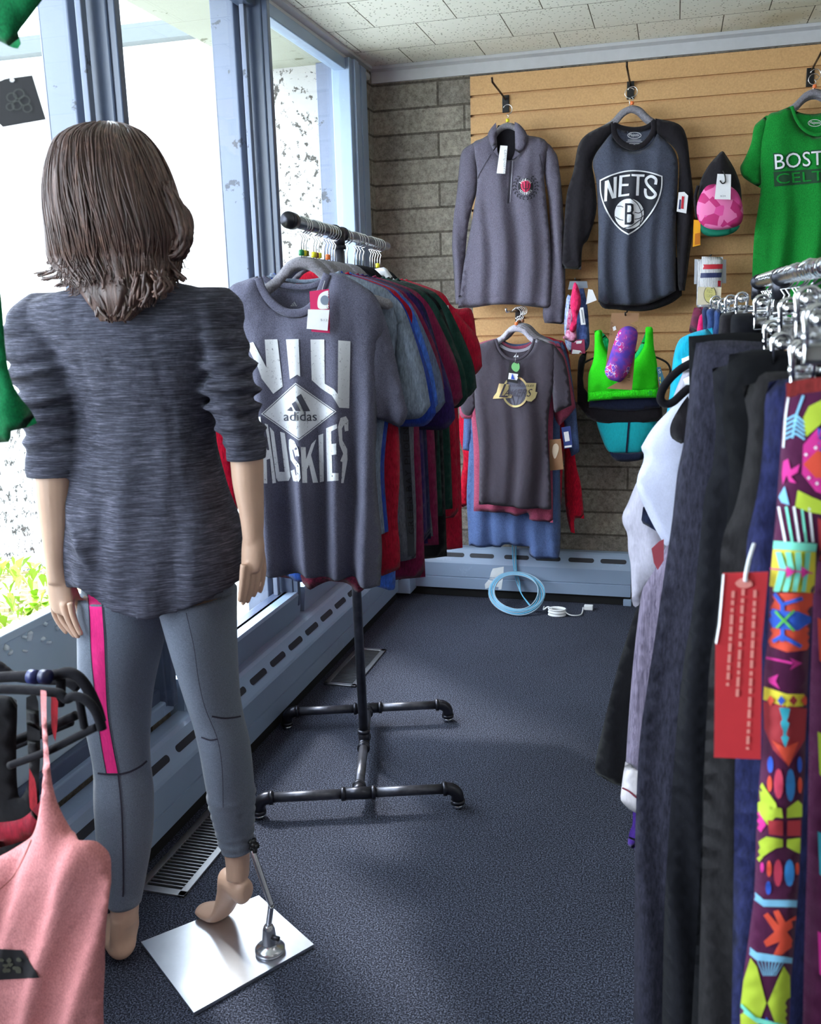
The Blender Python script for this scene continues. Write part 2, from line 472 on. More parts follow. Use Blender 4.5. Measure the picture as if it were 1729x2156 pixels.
M_glass = glass_mat()
def slat_mat():
    m, t, b = nt('tan slatwall board'); g = t.nodes.new('ShaderNodeNewGeometry'); pos = g.outputs['Position']
    n = noise(t, pos, 140, 3); n2 = noise(t, pos, 1.7, 4)
    c = ramp(t, n, [(.3, C3(204, 158, 106)), (.7, C3(222, 176, 122))])
    c = mixc(t, .6, c, ramp(t, n2, [(.3, (.86, .84, .80, 1)), (.7, (1.05, 1.04, 1.02, 1))]), 'MULTIPLY')
    t.links.new(c, b.inputs['Base Color']); b.inputs['Roughness'].default_value = .55; bump(t, b, n, .0008, .4); return m
M_slat = slat_mat()
M_chrome = chrome('polished chrome'); M_steel = chrome('bright wire', (215, 217, 222), .22)
M_black = plain('black enamel', (16, 16, 18), .45)
M_rubber = plain('black plastic', (22, 22, 26), .55)
# ------------------------------------------------------------------ the room
CZ = 2.30
struct('floor', B(-1.36, 3.2, -3, 4.2, -.06, 0), M_carpet)
struct('ceiling', B(-1.30, 3.2, -3, 4.2, CZ, CZ+.06), M_ceil)
struct('wall_back', B(-1.5, 3.2, 4.135, 4.25, 0, CZ+.06), M_cmu)
struct('wall_right', B(3.2, 3.28, -3, 4.25, 0, CZ+.06), M_white)
struct('wall_rear', B(-1.5, 3.28, -3.08, -3, 0, CZ+.06), M_white)
bm = bmesh.new(); box(bm, -1.38, -1.28, 4.005, 4.135, 0, CZ+.06); struct('wall_left_return', bm, M_cmu_y)
bm = bmesh.new(); box(bm, -1.38, -1.30, -3, 4.005, 0, .285); box(bm, -1.38, -1.30, -3, -1.0, .285, CZ); struct('wall_left', bm, M_cmu_y)
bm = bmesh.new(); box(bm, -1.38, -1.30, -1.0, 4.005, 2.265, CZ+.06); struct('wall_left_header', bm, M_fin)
# crown trim
pr = [(0, 0), (0, -.062), (-.010, -.062), (-.014, -.02), (-.035, -.012), (-.035, 0)]
struct('trim_1', prism(bmesh.new(), [(4.133+u, CZ-.001+z) for u, z in pr], 'x', -1.28, 3.2), M_trim)
bm = prism(bmesh.new(), [(-1.302-u, CZ-.001+z) for u, z in pr], 'y', -3, 4.133); box(bm, -1.30, -1.262, 3.98, 4.06, 2.236, 2.262, .008)
struct('trim_2', bm, M_trim)
# windows: bays between mullions, each frame with pane, fin outside
MY = [-1.0, .22, 1.16, 2.085, 2.965, 3.90]
for i in range(5):
    y0, y1 = MY[i], MY[i+1]
    w = bpy.data.objects.new('window_%d' % (i+1), None); COL.objects.link(w); w['kind'] = 'structure'
    hw = .105 if i == 4 else .034
    fr = bmesh.new()
    box(fr, -1.345, -1.268, y1-hw*.3 if i < 4 else 3.80, y1+hw if i < 4 else 4.003, .285, 2.27, .004)
    box(fr, -1.335, -1.285, y0+.02, y1, .285, .335, .004); box(fr, -1.335, -1.285, y0+.02, y1, 2.225, 2.268, .004)
    if i < 4:
        box(fr, -1.272, -1.250, y1-.004, y1+.020, .285, 2.268, .003)
    else:
        box(fr, -1.272, -1.255, 3.83, 3.88, .285, 2.268, .003); box(fr, -1.275, -1.262, 3.93, 4.0, .285, 2.268, .003)
    obj('window_frame', fr, M_bluedk if i < 4 else M_blue, w, False)
    obj('window_glass', B(-1.318, -1.312, y0+.03, y1-.01, .33, 2.23), M_glass, w, False)
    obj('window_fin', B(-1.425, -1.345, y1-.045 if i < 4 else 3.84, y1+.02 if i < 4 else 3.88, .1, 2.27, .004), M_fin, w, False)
    g_ = bmesh.new(); box(g_, -1.322, -1.306, y1-.052, y1-.03, .335, 2.225, .002); obj('glazing_bead', g_, M_fin, w, False)
    if i <= 2:
        pb = bmesh.new(); box(pb, -1.332, -1.304, y0+.05, y1-.012, .335, .665, .003); box(pb, -1.334, -1.300, y0+.05, y1-.012, .652, .672, .003)
        obj('lower_panel', pb, M_panel, w, False)
        if i == 2:
            rg = random.Random(3)
            for px, py, L in ((20, 1372, 5), (60, 1330, 22), (92, 1312, 10), (118, 1312, 16), (88, 1342, 5), (157, 1290, 5), (48, 1340, 8), (100, 1350, 6), (10, 1360, 14), (52, 1368, 7)):
                p = on(px, py, 0, -1.3045); d = bmesh.new()
                q = [p+Vector((.002, rg.uniform(-.004, .004), -k*.0045)) for k in range(max(2, L//4))]
                tube(d, q, .004, 8, rr=[.004+.004*abs(sin(k*1.7+px)) for k in range(len(q))]); obj('caulk_drip', d, plain('clear caulk', (225, 235, 240), .15), w)
    else:
        ap = prism(bmesh.new(), [(-1.30, .335), (-1.255, .335), (-1.250, .325), (-1.27, .13), (-1.30, .13)], 'y', y0+.06, y1+.02 if i < 4 else 4.0)
        obj('window_apron', ap, M_blue, w, False)
    if i <= 2:
        obj('window_sill', B(-1.345, -1.27, y0+.03, y1+.03, .262, .30, .004), M_blue, w, False)
# slatwall
bm = bmesh.new(); sx0, sx1 = -.85, 1.6
z = 2.232; zs = [2.222-.0005]
zg = [2.148-.0752*k for k in range(18)]
top = 2.226
pf = [(4.133, top), (4.112, top)]
for g in zg:
    if g < .90: break
    pf += [(4.112, g+.005), (4.127, g+.005), (4.127, g-.005), (4.112, g-.005)]
pf += [(4.112, .887), (4.133, .887)]
prism(bm, pf, 'x', sx0, sx1)
sw = obj('slatwall_panel', bm, M_slat, None, False); tag(sw, 'tan grooved slatwall panel fixed over the grey block wall', 'slatwall')
sw['kind'] = 'structure'; sw.name = 'wall_back_slat_panel'
for k in ('label', 'category'): del sw[k]
bm = bmesh.new()
for px, py in ((1320, 85), (1245, 120), (1590, 62)): pass
bm.free()
# outside
def ground_mat():
    m, t, b = nt('outdoor ground'); g = t.nodes.new('ShaderNodeNewGeometry'); n = noise(t, g.outputs['Position'], 18, 6, .7)
    t.links.new(ramp(t, n, [(.38, C3(120, 128, 60)), (.5, C3(190, 182, 150)), (.62, C3(232, 226, 210))]), b.inputs['Base Color']); b.inputs['Roughness'].default_value = .95
    bump(t, b, n, .02); return m
struct('ground_outside', B(-9, -1.5, -4, 12, -.1, .16), plain('pale paving', (214, 212, 206), .9))
struct('planter_bed', B(-2.75, -1.5, .2, 2.95, .16, .36), ground_mat())
struct('wall_outside_low', B(-2.95, -2.75, -.5, 3.9, .16, 1.0), M_stucco)
struct('wall_outside_end', B(-1.72, -1.38, 3.87, 4.1, .1, 2.30), M_stucco)
struct('soffit_outside', B(-1.70, -1.38, -1.5, 4.1, 2.27, 2.36), M_soffit)
p = on(225, 72, 1, 5.0)
struct('wall_outside_wing', B(-7, -2.2, 5.05, 5.2, .16, 3.2), plain('white stucco', (230, 230, 228), .9))
struct('trim_outside_beam', B(-7, -2.2, 4.97, 5.05, p.z-.06, p.z+.03), plain('dark grey painted beam', (72, 78, 80), .7))
def leaf_mat(): return plain('young green leaf', (150, 190, 50), .5)
bm = bmesh.new(); rg = random.Random(11)
for _ in range(900):
    x = rg.uniform(-2.7, -1.52); y = rg.uniform(1.6, 2.95); a = rg.uniform(0, 6.28); L = rg.uniform(.02, .06); h = rg.uniform(.01, .05)
    c = Vector((x, y, .375)); d = Vector((cos(a), sin(a), 0)); s = Vector((-sin(a), cos(a), 0))*L*.28
    v = [bm.verts.new(c), bm.verts.new(c+d*L*.5+s+Vector((0, 0, h))), bm.verts.new(c+d*L+Vector((0, 0, h*1.3))), bm.verts.new(c+d*L*.5-s+Vector((0, 0, h)))]
    bm.faces.new(v)
o = obj('planter_greenery', bm, leaf_mat()); tag(o, 'low green sprouts and leaf litter in the planter outside the window', 'plants'); o['kind'] = 'stuff'
bm = bmesh.new()
for _ in range(1400):
    x = rg.uniform(-2.7, -1.52); y = rg.uniform(1.2, 2.95); a = rg.uniform(0, 6.28); L = rg.uniform(.02, .05)
    box(bm, x-L*.4, x+L*.4, y-.006, y+.006, .3602, .366+rg.uniform(0, .008))
    vs_ = bm.verts[:] if False else None
o = obj('planter_mulch', bm, plain('dry straw mulch', (206, 190, 160), .9), None, False); tag(o, 'dry pale mulch chips in the planter outside the window', 'mulch'); o['kind'] = 'stuff'
# fill light panels added unseen behind and beside the camera
for i, (x, y) in enumerate(((1.5, -1.2), (1.5, 1.4))):  # added fill lamps, unseen, only there to raise the room brightness
    t_ = thing('fill_light', 'white fill light panel added to brighten the room, %s' % ('behind the camera' if i == 0 else 'right of the clothing racks'), 'fill light', (x, y, CZ-.08), 0, 'fill light fixtures')
    obj('fill_light_body', B(-.62, .62, -.16, .16, .03, .079, .006), M_trim, t_, False)
    em = bpy.data.materials.new('lit diffuser'); em.use_nodes = True; eb = em.node_tree.nodes['Principled BSDF']; eb.inputs['Emission Color'].default_value = (1, .96, .9, 1); eb.inputs['Emission Strength'].default_value = 4.5
    obj('diffuser', B(-.59, .59, -.14, .14, 0, .029, .006), em, t_, False)
# ------------------------------------------------------------------ baseboard heaters
hp = [(0, .045), (0, .098), (.004, .100), (.004, .103), (0, .105), (0, .172), (.004, .180), (.040, .236), (.050, .243), (.060, .244), (.098, .244), (.098, .045)]
def slot(bm, c, ax, nrm, up, L, h, lift=.0008):
    ax = Vector(ax); up = Vector(up).normalized(); nrm = Vector(nrm).normalized(); pts = []
    for k in range(8): a = -pi/2+pi*k/7; pts.append(c+ax*(L/2-h/2+cos(a)*h/2)+up*(sin(a)*h/2)+nrm*lift)
    for k in range(8): a = pi/2+pi*k/7; pts.append(c+ax*(-L/2+h/2+cos(a)*h/2)+up*(sin(a)*h/2)+nrm*lift)
    lo = [p_-nrm*.006 for p_ in pts]; A = [bm.verts.new(p_) for p_ in pts]; Bv = [bm.verts.new(p_) for p_ in lo]
    bm.faces.new(A); n = len(A)
    for i in range(n): bm.faces.new((A[i], A[(i+1) % n], Bv[(i+1) % n], Bv[i]))
    bmesh.ops.recalc_face_normals(bm, faces=bm.faces); return bm
M_slot = plain('shadowed heater grille opening', (34, 36, 46), .6)
lh = thing('baseboard_heater', 'long grey-blue slotted baseboard heater under the windows', 'baseboard heater', (-1.18, 1.5, 0), 0, 'baseboard heaters')
obj('cover', prism(bmesh.new(), [(-u, z) for u, z in hp], 'y', -1.6, 2.46), M_blue, lh, False)
y = .25
while y < 3.85:
    if y > 1.2: obj('vent_slot', slot(bmesh.new(), Vector((-.022, y-1.5, .208)), (0, 1, 0), (.84, 0, .54), (-.54, 0, .84), .112, .020), M_slot, lh, False)
    y += .150
obj('toe_gap', B(-.09, -.012, -1.6, 2.46, .002, .045), M_dark, lh, False)
bh = thing('baseboard_heater', 'short grey-blue slotted baseboard heater along the block wall behind the cable coil', 'baseboard heater', (-.64, 4.055, 0), 0, 'baseboard heaters')
obj('cover', prism(bmesh.new(), [(u*.78, z*.93) for u, z in hp], 'x', -.53, .485), M_blue, bh, False)
for px in (905, 953, 1015, 1088, 1154, 1224, 1292):
    x = on(px, 1178, 1, 4.075)[0]+.64
    obj('vent_slot', slot(bmesh.new(), Vector((x, .0175, .195)), (1, 0, 0), (0, -.84, .54), (0, .54, .84), .112, .020), M_slot, bh, False)
obj('toe_gap', B(-.53, .485, .012, .07, .002, .043), M_dark, bh, False)
obj('end_bracket', B(.455, .490, -.004, .03, .001, .03, .003), M_blue, bh, False)
pm = Print('scraped_patch', bh.children[0], bh, step=5, lift=.0008)
pm.poly([(1038, 1197), (1061, 1193), (1060, 1212), (1054, 1255), (1048, 1258), (1050, 1236), (1036, 1235), (1022, 1240), (1021, 1230), (1031, 1218), (1034, 1205)], plain('scraped primer', (226, 230, 234), .7)); pm.done()
cb_ = obj('heater_corner_cover', B(-1.275, -1.125, 3.965, 4.13, .03, .226, .004), M_blue, None, False); tag(cb_, 'grey-blue metal corner cover joining the two baseboard heaters', 'heater cover')
# floor registers
def register(x0, x1, y0, y1, label):
    t_ = thing('floor_register', label, 'floor vent', ((x0+x1)/2, (y0+y1)/2, 0), 0, 'floor registers beside the window heater')
    hx, hy = (x1-x0)/2, (y1-y0)/2; f = bmesh.new()
    box(f, -hx, hx, -hy, -hy+.018, .0005, .006, .001); box(f, -hx, hx, hy-.018, hy, .0005, .006, .001); box(f, -hx, -hx+.018, -hy, hy, .0005, .006, .001); box(f, hx-.018, hx, -hy, hy, .0005, .006, .001)
    obj('frame', f, plain('brushed aluminium', (168, 168, 172), .35, .9), t_, False)
    obj('duct_well', B(-hx+.01, hx-.01, -hy+.01, hy-.01, .0003, .0012), M_dark, t_, False)
    n = int((y1-y0-.03)/.0125)
    for k in range(n):
        yy = -hy+.02+k*(2*hy-.04)/max(1, n-1)
        s = bmesh.new(); box(s, -hx+.016, hx-.016, yy-.0016, yy+.0016, .0012, .005); obj('louver', s, plain('brushed aluminium', (168, 168, 172), .35, .9), t_, False)
register(-1.168, -1.040, 1.705, 2.085, 'aluminium floor register between the heater and the mannequin')
register(-1.168, -1.048, 2.950, 3.325, 'aluminium floor register behind the pipe rack post')
# cables by the back heater
M_cabb = plain('light blue cable jacket', (96, 176, 214), .35); M_cabw = plain('white cable jacket', (232, 233, 236), .4)
cc = thing('cable_coil', 'blue and grey cable coil hanging against the back heater', 'cable')
rg = random.Random(5)
c0 = on(1088, 1247, 1, 4.02); ex = (on(1146, 1250, 1, 4.02)-on(1031, 1246, 1, 4.02)).length/2; ez = (on(1088, 1201, 1, 4.02)-on(1088, 1296, 1, 4.02)).length/2
top_ = on(1088, 1203, 1, 4.030); bot_ = on(1088, 1294, 2, .008); mid_ = (top_+bot_)/2; half_ = (top_-bot_)/2
for k in range(7):
    a0 = rg.uniform(0, 6); sc = 1-.035*k; P = []
    for j in range(41):
        a = a0+2*pi*j/40
        P.append((mid_.x+ex*sc*cos(a)+half_.x*sc*sin(a)+.003*sin(3*a+k), mid_.y+half_.y*sc*sin(a)-.002*k, mid_.z+half_.z*sc*sin(a)+.0015*k+.002*cos(2*a+k)))
    obj('cable_loop', T(P, .0028, 8, cap=False), M_cabb if k % 2 else plain('grey blue cable jacket', (150, 172, 192), .4), cc)
for k, dx in enumerate((0, .006, .012)):
    P = [(on(1079+k*4, 1140, 1, 4.10))+Vector((0, .0, 0)), on(1081+k*3, 1175, 1, 4.062)+Vector((0, -.01, 0)), on(1084+k*2, 1205, 1, 4.04), on(1088+k*3, 1225, 1, 4.03), on(1098, 1250, 1, 3.99), on(1116+k, 1276, 2, .022)]
    obj('cable_lead', T(cr3(P, 6), .0026, 8), (M_cabb, plain('grey blue cable jacket', (150, 172, 192), .4), M_cabb)[k], cc)
for px, py, ang, yy in ((1084, 1208, 0, 4.022), (1127, 1280, .8, 3.90)):
    p = on(px, py, 1, yy); b_ = bmesh.new(); tube(b_, [p+Vector((cos(ang)*(-.012), 0, -.012*sin(ang))), p+Vector((cos(ang)*.012, 0, .012*sin(ang)))], .009, 10); obj('cable_tie', b_, M_black, cc)
wc = thing('extension_cord_coil', 'white cord coiled flat on the carpet by the back heater', 'cord')
p = on(1173, 1290, 2, 0.012)
for k in range(7):
    P = [(p.x+(.036-.002*(k % 3))*cos(a), p.y+(.026-.002*(k % 3))*sin(a), .004+.0042*k) for a in [2*pi*j/28 for j in range(29)]]
    obj('cord_loop', T(P, .003, 8, cap=False), M_cabw, wc)
obj('cord_lead', T(cr3([(p.x+.03, p.y, .02), (p.x+.06, p.y-.01, .008), (p.x+.10, p.y+.012, .006), on(1228, 1279, 2, .006)], 6), .0025, 8), M_cabw, wc)
obj('cord_end', T(cr3([(p.x-.02, p.y, .028), (p.x-.04, p.y+.004, .034), (p.x-.058, p.y+.006, .02), on(1146, 1277, 2, .006)], 6), .003, 8), M_cabw, wc)
q = on(1238, 1284, 2, 0); obj('plug', B(q.x-.016, q.x+.022, q.y-.012, q.y+.012, .001, .022, .003), M_cabw, wc, False)
# ------------------------------------------------------------------ hangers
M_velvet = cloth('grey velvet hanger', (128, 124, 132), scale=(300, 300, 300), sheen=.6)
M_velvetw = cloth('pale lilac velvet hanger', (178, 174, 190), scale=(300, 300, 300), sheen=.6)
M_velvetb = cloth('black velvet hanger', (20, 18, 24), scale=(300, 300, 300), sheen=.1)
CLIP = {c: plain(c+' size clip', v, .4) for c, v in dict(green=(20, 120, 70), yellow=(225, 215, 40), orange=(240, 120, 60), olive=(110, 110, 30), brown=(130, 80, 50), teal=(60, 190, 180)).items()}
def hook_pts(u, z, r=.019, h=.030, y=0, flip=1):
    P = [(u, y, z-.006), (u, y, z+h*.55), (u+flip*.004, y, z+h*.8)]
    for k in range(10):
        a = -.55*pi+ (1.42*pi)*k/9
        P.append((u+flip*r*cos(a), y, z+h+r+r*sin(a)))
    return P
def hanger(pl, cu, cz, label, group, hw=.21, m=None, clip=None, y=0., band=.022, flip=1, tilt=0., hk=.030):
    """velvet suit hanger: arched flat body, wire hook, optional size clip; cz is the top of the arch"""
    m = m or M_velvet
    t_ = thing('clothes_hanger', label, 'hanger', pl.o+pl.ax*cu+Vector((0, 0, cz)), pl.rz+tilt, group)
    s = hw/.21; top = [(-.21, -.105), (-.13, -.078), (-.072, -.047), (-.035, -.011), (0, 0), (.035, -.011), (.072, -.047), (.13, -.078), (.21, -.105)]
    low = [(.205, -.105-band*.8), (.13, -.078-band*1.1), (.062, -.047-band*.9), (.028, -.014-band*.9), (0, -band*.9-.004), (-.028, -.014-band*.9), (-.062, -.047-band*.9), (-.13, -.078-band*1.1), (-.205, -.105-band*.8)]
    zero = Plane(0, 0, 0)
    tz = lambda L, u: float(np.interp(u, [p[0] for p in L], [p[1] for p in L])); lowr = low[::-1]; s = 1
    if hw < .205:
        top = [(-hw, tz(top, -hw))]+[p for p in top if abs(p[0]) < hw-.01]+[(hw, tz(top, hw))]
        low = [(hw, tz(lowr, hw))]+[p for p in low if abs(p[0]) < hw-.01]+[(-hw, tz(lowr, -hw))]
    o = soft('hanger_body', zero, [(u*s, z) for u, z in top+low], m, t_, th=.009, r=.006, step=.011, px=False, n=3)
    for v in o.data.vertices: v.co.y += y
    obj('hook', T(hook_pts(0, 0, y=y, flip=flip, h=hk), .0016, 8), M_steel, t_)
    if clip: obj('size_clip', lathe(bmesh.new(), [(.0055, 0), (.007, .002), (.007, .011), (.0045, .013)], (0, y, .002), 12), CLIP[clip], t_)
    return t_
def faceout(px, py, tipy, label):
    """black slatwall hook with plate and sloping arm"""
    b = on(px, py, 1, 4.108); t_ = thing('slatwall_hook', label, 'wall hook', b, 0, 'slatwall display hooks')
    obj('mounting_plate', B(-.014, .014, -.004, .003, -.055, .012, .002), M_black, t_, False)
    obj('hook_arm', T([(0, -.002, -.004), (0, tipy*.97-4.108*.97, .002), (0, tipy-4.108, .016)], .004, 8), plain('brown black hook arm', (52, 38, 30), .4, .6), t_)
    return b
faceout(1065, 207, 3.80, 'black slatwall hook above the grey quarter-zip pullover')
faceout(1328, 178, 3.80, 'black slatwall hook above the black and grey raglan shirt')
faceout(1707, 150, 3.80, 'black slatwall hook above the green T-shirt')
b = on(1092, 655, 1, 4.108); t_ = thing('slatwall_hook', 'black slatwall hook carrying the dark T-shirts below the pullover', 'wall hook', b, 0, 'slatwall display hooks')
obj('mounting_plate', B(-.014, .014, -.004, .003, -.055, .012, .002), M_black, t_, False); obj('hook_arm', T([(0, 0, 0), (0, -.30, 0), (0, -.315, .012)], .0045, 8), M_steel, t_)
# ------------------------------------------------------------------ garments on the slatwall
M_wht = plain('white ink', (226, 226, 232), .7); M_whtag = plain('white card', (236, 234, 238), .6); M_ink = plain('black ink', (24, 24, 30), .7)
M_kraft = plain('kraft card', (158, 118, 86), .8); M_red = plain('red ink', (196, 28, 50), .6); M_navyink = plain('navy ink', (34, 44, 92), .6)
WY = 3.99
def garment(name, label, cat, pl, group=None): return thing(name, label, cat, pl.o, pl.rz, group)
def rib(name, pl, pts, w, m, parent, y, closed=False):
    P = loc_pts(pl, [tuple(p) for p in cr(pts, closed, 5)], y); r = w/2
    bm = bmesh.new(); tube(bm, P, r, 8)
    for v in bm.verts: v.co.y = y+(v.co.y-y)*.35
    return obj(name, bm, m, parent)
# --- quarter-zip pullover
pl = Plane(0, WY, 0); M_nb_ = cloth('black inner neck', (26, 24, 30)); M_qz = cloth('grey heather fleece', (98, 93, 108), scale=(420, 420, 200))
g = garment('quarter_zip_pullover', 'grey quarter-zip pullover with a round crest, hung highest and leftmost on the slatwall', 'pullover', pl)
S = folds(3, .020, .10, 1.95, 1.5, top=.25)
back = soft('inner_neck', pl, [(1047, 262, 1), (1087, 262, 1), (1100, 300), (1088, 335), (1050, 335), (1036, 300)], M_nb_, g, th=.004, dy=.018)  # inside of the neck coloured black against the grey body
body = soft('body', pl, [(1046, 262, 1), (1034, 279), (1016, 291), (996, 304), (1004, 350), (1004, 400), (992, 470), (978, 550), (968, 646, 1), (995, 648), (1061, 640), (1142, 648), (1161, 646, 1), (1160, 523), (1152, 436), (1146, 360), (1152, 300), (1112, 286), (1098, 300), (1089, 328), (1079, 336), (1062, 334), (1050, 322), (1047, 300)], M_qz, g, th=.05, S=S)
soft('collar', pl, [(1047, 260, 1), (1050, 322), (1062, 334), (1052, 332), (1036, 310), (1030, 284)], M_qz, g, th=.02, dy=-.026)
soft('collar', pl, [(1086, 259, 1), (1098, 266), (1112, 286), (1108, 312), (1090, 332), (1080, 337), (1087, 318)], M_qz, g, th=.03, dy=-.028)
soft('sleeve', pl, [(1018, 290), (983, 308), (971, 322), (966, 352), (961, 407), (955, 460), (951, 511), (954, 580), (960, 640, 1), (976, 640, 1), (978, 560), (986, 470), (1004, 400), (1006, 350), (1010, 310)], M_qz, g, th=.05, dy=.006, S=folds(8, .010, .05, 1.9, 1.5))
soft('sleeve', pl, [(1112, 288), (1150, 299), (1166, 316), (1175, 338), (1183, 407), (1188, 494), (1190, 575), (1190, 640), (1187, 683, 1), (1146, 680, 1), (1143, 650), (1156, 560), (1156, 436), (1146, 370), (1140, 320)], M_qz, g, th=.05, dy=.010, S=folds(9, .008, .05, 1.9, 1.5))
soft('waistband', pl, [(968, 622, 1), (1060, 614), (1161, 622, 1), (1161, 648, 1), (1061, 641), (967, 649, 1)], M_qz, g, th=.05, dy=-.003, S=S)
pt = Print('zip_and_seams', body, g, step=5)
M_seam = plain('dark seam thread', (52, 48, 60), .8)
pt.line([(1076, 338), (1073, 380), (1070, 428)], 4, M_seam, smooth=False); pt.line([(1080, 336), (1077, 380), (1074, 426)], 1.6, plain('zip tape', (150, 148, 162), .5), smooth=False, up=1)
pt.line([(1034, 325), (1012, 362), (1006, 376)], 1.4, M_seam); pt.line([(1136, 325), (1146, 370), (1149, 392)], 1.4, M_seam); pt.done()
pt = Print('crest', body, g, step=3)
cx_, cy_ = 1107, 393
M_crest = plain('black embroidery', (30, 28, 38), .8); M_crim = plain('crimson embroidery', (214, 48, 92), .7)
for sd in (-1, 1):
    for k in range(9):
        a = pi/2+sd*(.30+k*.29); x = cx_+23*cos(a)*1.0; y = cy_+24*sin(a)
        for q in (-.45, .45):
            d = Vector((-sin(a)*-sd, cos(a)*-sd)); n_ = Vector((cos(a), sin(a))); tip = Vector((x, y))+d*6+n_*q*8; mid = Vector((x, y))+d*3+n_*q*6
            pt.poly([(x, y), (mid.x+d.y*1.6, mid.y-d.x*1.6), tuple(tip), (mid.x-d.y*1.6, mid.y+d.x*1.6)], M_crest, step=3)
pt.poly([(cx_+16*cos(a), cy_+18*sin(a)) for a in [k*pi/12 for k in range(24)]], M_crest, up=0)
pt.poly([(1098, 383), (1107, 380), (1116, 383), (1116, 396), (1107, 406), (1098, 396)], M_crim, smooth=True, up=1)
pt.line([(1107, 382), (1107, 404)], 1.6, M_crest, smooth=False, up=2); pt.line([(1101, 386), (1102, 396), (1107, 398), (1112, 396), (1113, 386)], 1.4, M_crest, up=2)
for s_, a0, a1, sg in (('INDIANA', -2.55, -.6, 1), ('HOOSIERS', 2.55, .6, -1)):
    for i, ch in enumerate(s_):
        a = a0+(a1-a0)*i/(len(s_)-1); c = Vector((cx_+12.8*cos(a), cy_+14.5*sin(a))); t1 = Vector((-sin(a), cos(a)))*sg; n1 = Vector((cos(a), sin(a)))*sg
        w = 1.0 if ch == 'I' else 1.9; hgt = 2.6
        pt.text(ch, [c-t1*w+n1*hgt*1, c+t1*w+n1*hgt, c+t1*w-n1*hgt, c-t1*w-n1*hgt], M_wht, bold=.02, up=2, step=1.6)
pt.done()
M_tagstr = plain('tag cord', (40, 38, 44), .7)
tag_card('size_sticker', pl, [(1058, 310), (1073, 311), (1068, 369), (1050, 368)], M_whtag, g, dy=-.046, marks=[('t', 'campdavid', [(1069, 316), (1067, 366), (1058, 365), (1060, 315)], plain('light grey print', (150, 150, 158), .6))], label='long white paper tag')
hanger(pl, pl.tr(1068, 258)[0], pl.tr(1068, 257)[1], 'grey velvet hanger with yellow size clip holding the quarter-zip pullover', 'grey velvet hangers on the slatwall', clip='yellow', y=.012, hw=.135)
# --- raglan shirt
pl = Plane(0, WY, 0); M_ng = cloth('charcoal heather jersey', (76, 80, 96), (38, 40, 50), scale=(700, 700, 420)); M_nb = cloth('black jersey', (30, 27, 32))
g = garment('raglan_shirt', 'black and charcoal raglan shirt with a basketball shield print, centre of the slatwall', 'shirt', pl)
S = folds(12, .020, .085, 1.85, 1.4)
bk = soft('back_panel', pl, [(1292, 262, 1), (1310, 271), (1336, 275), (1360, 270), (1380, 256, 1), (1384, 300), (1360, 325), (1310, 325), (1288, 300)], M_ng, g, th=.004, dy=.020)
soft('long_back_hem', pl, [(1262, 560, 1), (1262, 640), (1300, 652), (1360, 655), (1410, 640), (1436, 622, 1), (1436, 540, 1)], M_nb, g, th=.02, dy=.028)
body = soft('body', pl, [(1289, 278, 1), (1268, 305), (1254, 325), (1248, 346), (1256, 385), (1259, 440), (1260, 495), (1259, 546), (1260, 636, 1), (1290, 642), (1351, 643), (1391, 630), (1424, 612, 1), (1424, 562), (1424, 462), (1427, 395), (1427, 340), (1414, 308), (1384, 281, 1), (1375, 297), (1358, 313), (1337, 319), (1318, 315), (1300, 300)], M_ng, g, th=.05, S=S)
soft('sleeve', pl, [(1291, 255, 1), (1262, 268), (1234, 284), (1217, 308), (1207, 361), (1193, 412), (1187, 495), (1184, 563, 1), (1224, 567, 1), (1227, 520), (1240, 500), (1256, 440), (1252, 380), (1247, 346), (1254, 325), (1268, 305), (1290, 281, 1)], M_nb, g, th=.05, dy=.002, S=folds(5, .012, .06, 1.9, 1.5))
soft('sleeve', pl, [(1380, 249, 1), (1428, 260), (1446, 288), (1453, 345), (1460, 412), (1460, 470), (1452, 540), (1442, 612, 1), (1428, 612, 1), (1424, 462), (1429, 395), (1429, 333), (1415, 307), (1384, 282, 1)], M_nb, g, th=.05, dy=.004, S=folds(6, .010, .06, 1.9, 1.5))
soft('cuff', pl, [(1185, 544, 1), (1224, 546, 1), (1224, 568, 1), (1184, 565, 1)], M_nb, g, th=.054, dy=.001)
neck = [(1291, 257), (1288, 278), (1297, 299), (1315, 313), (1336, 318), (1358, 311), (1374, 295), (1382, 278), (1380, 252)]
rib('collar', pl, [(1294, 262), (1295, 283), (1305, 299), (1320, 309), (1337, 313), (1354, 307), (1368, 293), (1377, 276), (1377, 256)], .021, M_nb, g, -.026)
rib('collar', pl, [(1292, 260), (1308, 268), (1336, 272), (1362, 267), (1380, 253)], .018, M_nb, g, .006)
pt = Print('neck_label_print', bk, bk, step=3)
pt.line([(1336+14*cos(a), 285+6.5*sin(a)) for a in [k*pi/8 for k in range(16)]], 1.1, M_wht, closed=True); pt.text('Majestic', [(1325, 281), (1347, 281), (1347, 289), (1325, 289)], M_wht, up=1)
for yy, w in ((295, 28), (298.5, 34), (302, 22)): pt.line([(1336-w/2, yy), (1336+w/2, yy)], 1, M_wht, smooth=False)
pt.text('S', [(1334, 304), (1338, 304), (1338, 309), (1334, 309)], M_wht); pt.done()
pt = Print('shield_print', body, g, step=4); K = 1/7.1875
def n2(x, y): return (1240+x*K, 230+y*K)
M_shield = plain('navy black print', (24, 26, 40), .75)
sh_out = [(165, 1070, 1), (350, 985), (560, 930), (760, 925), (950, 955), (1115, 1010, 1), (1110, 1180), (1060, 1370), (960, 1560), (820, 1740), (720, 1830), (600, 1905, 1), (480, 1830), (350, 1690), (240, 1490), (175, 1280)]
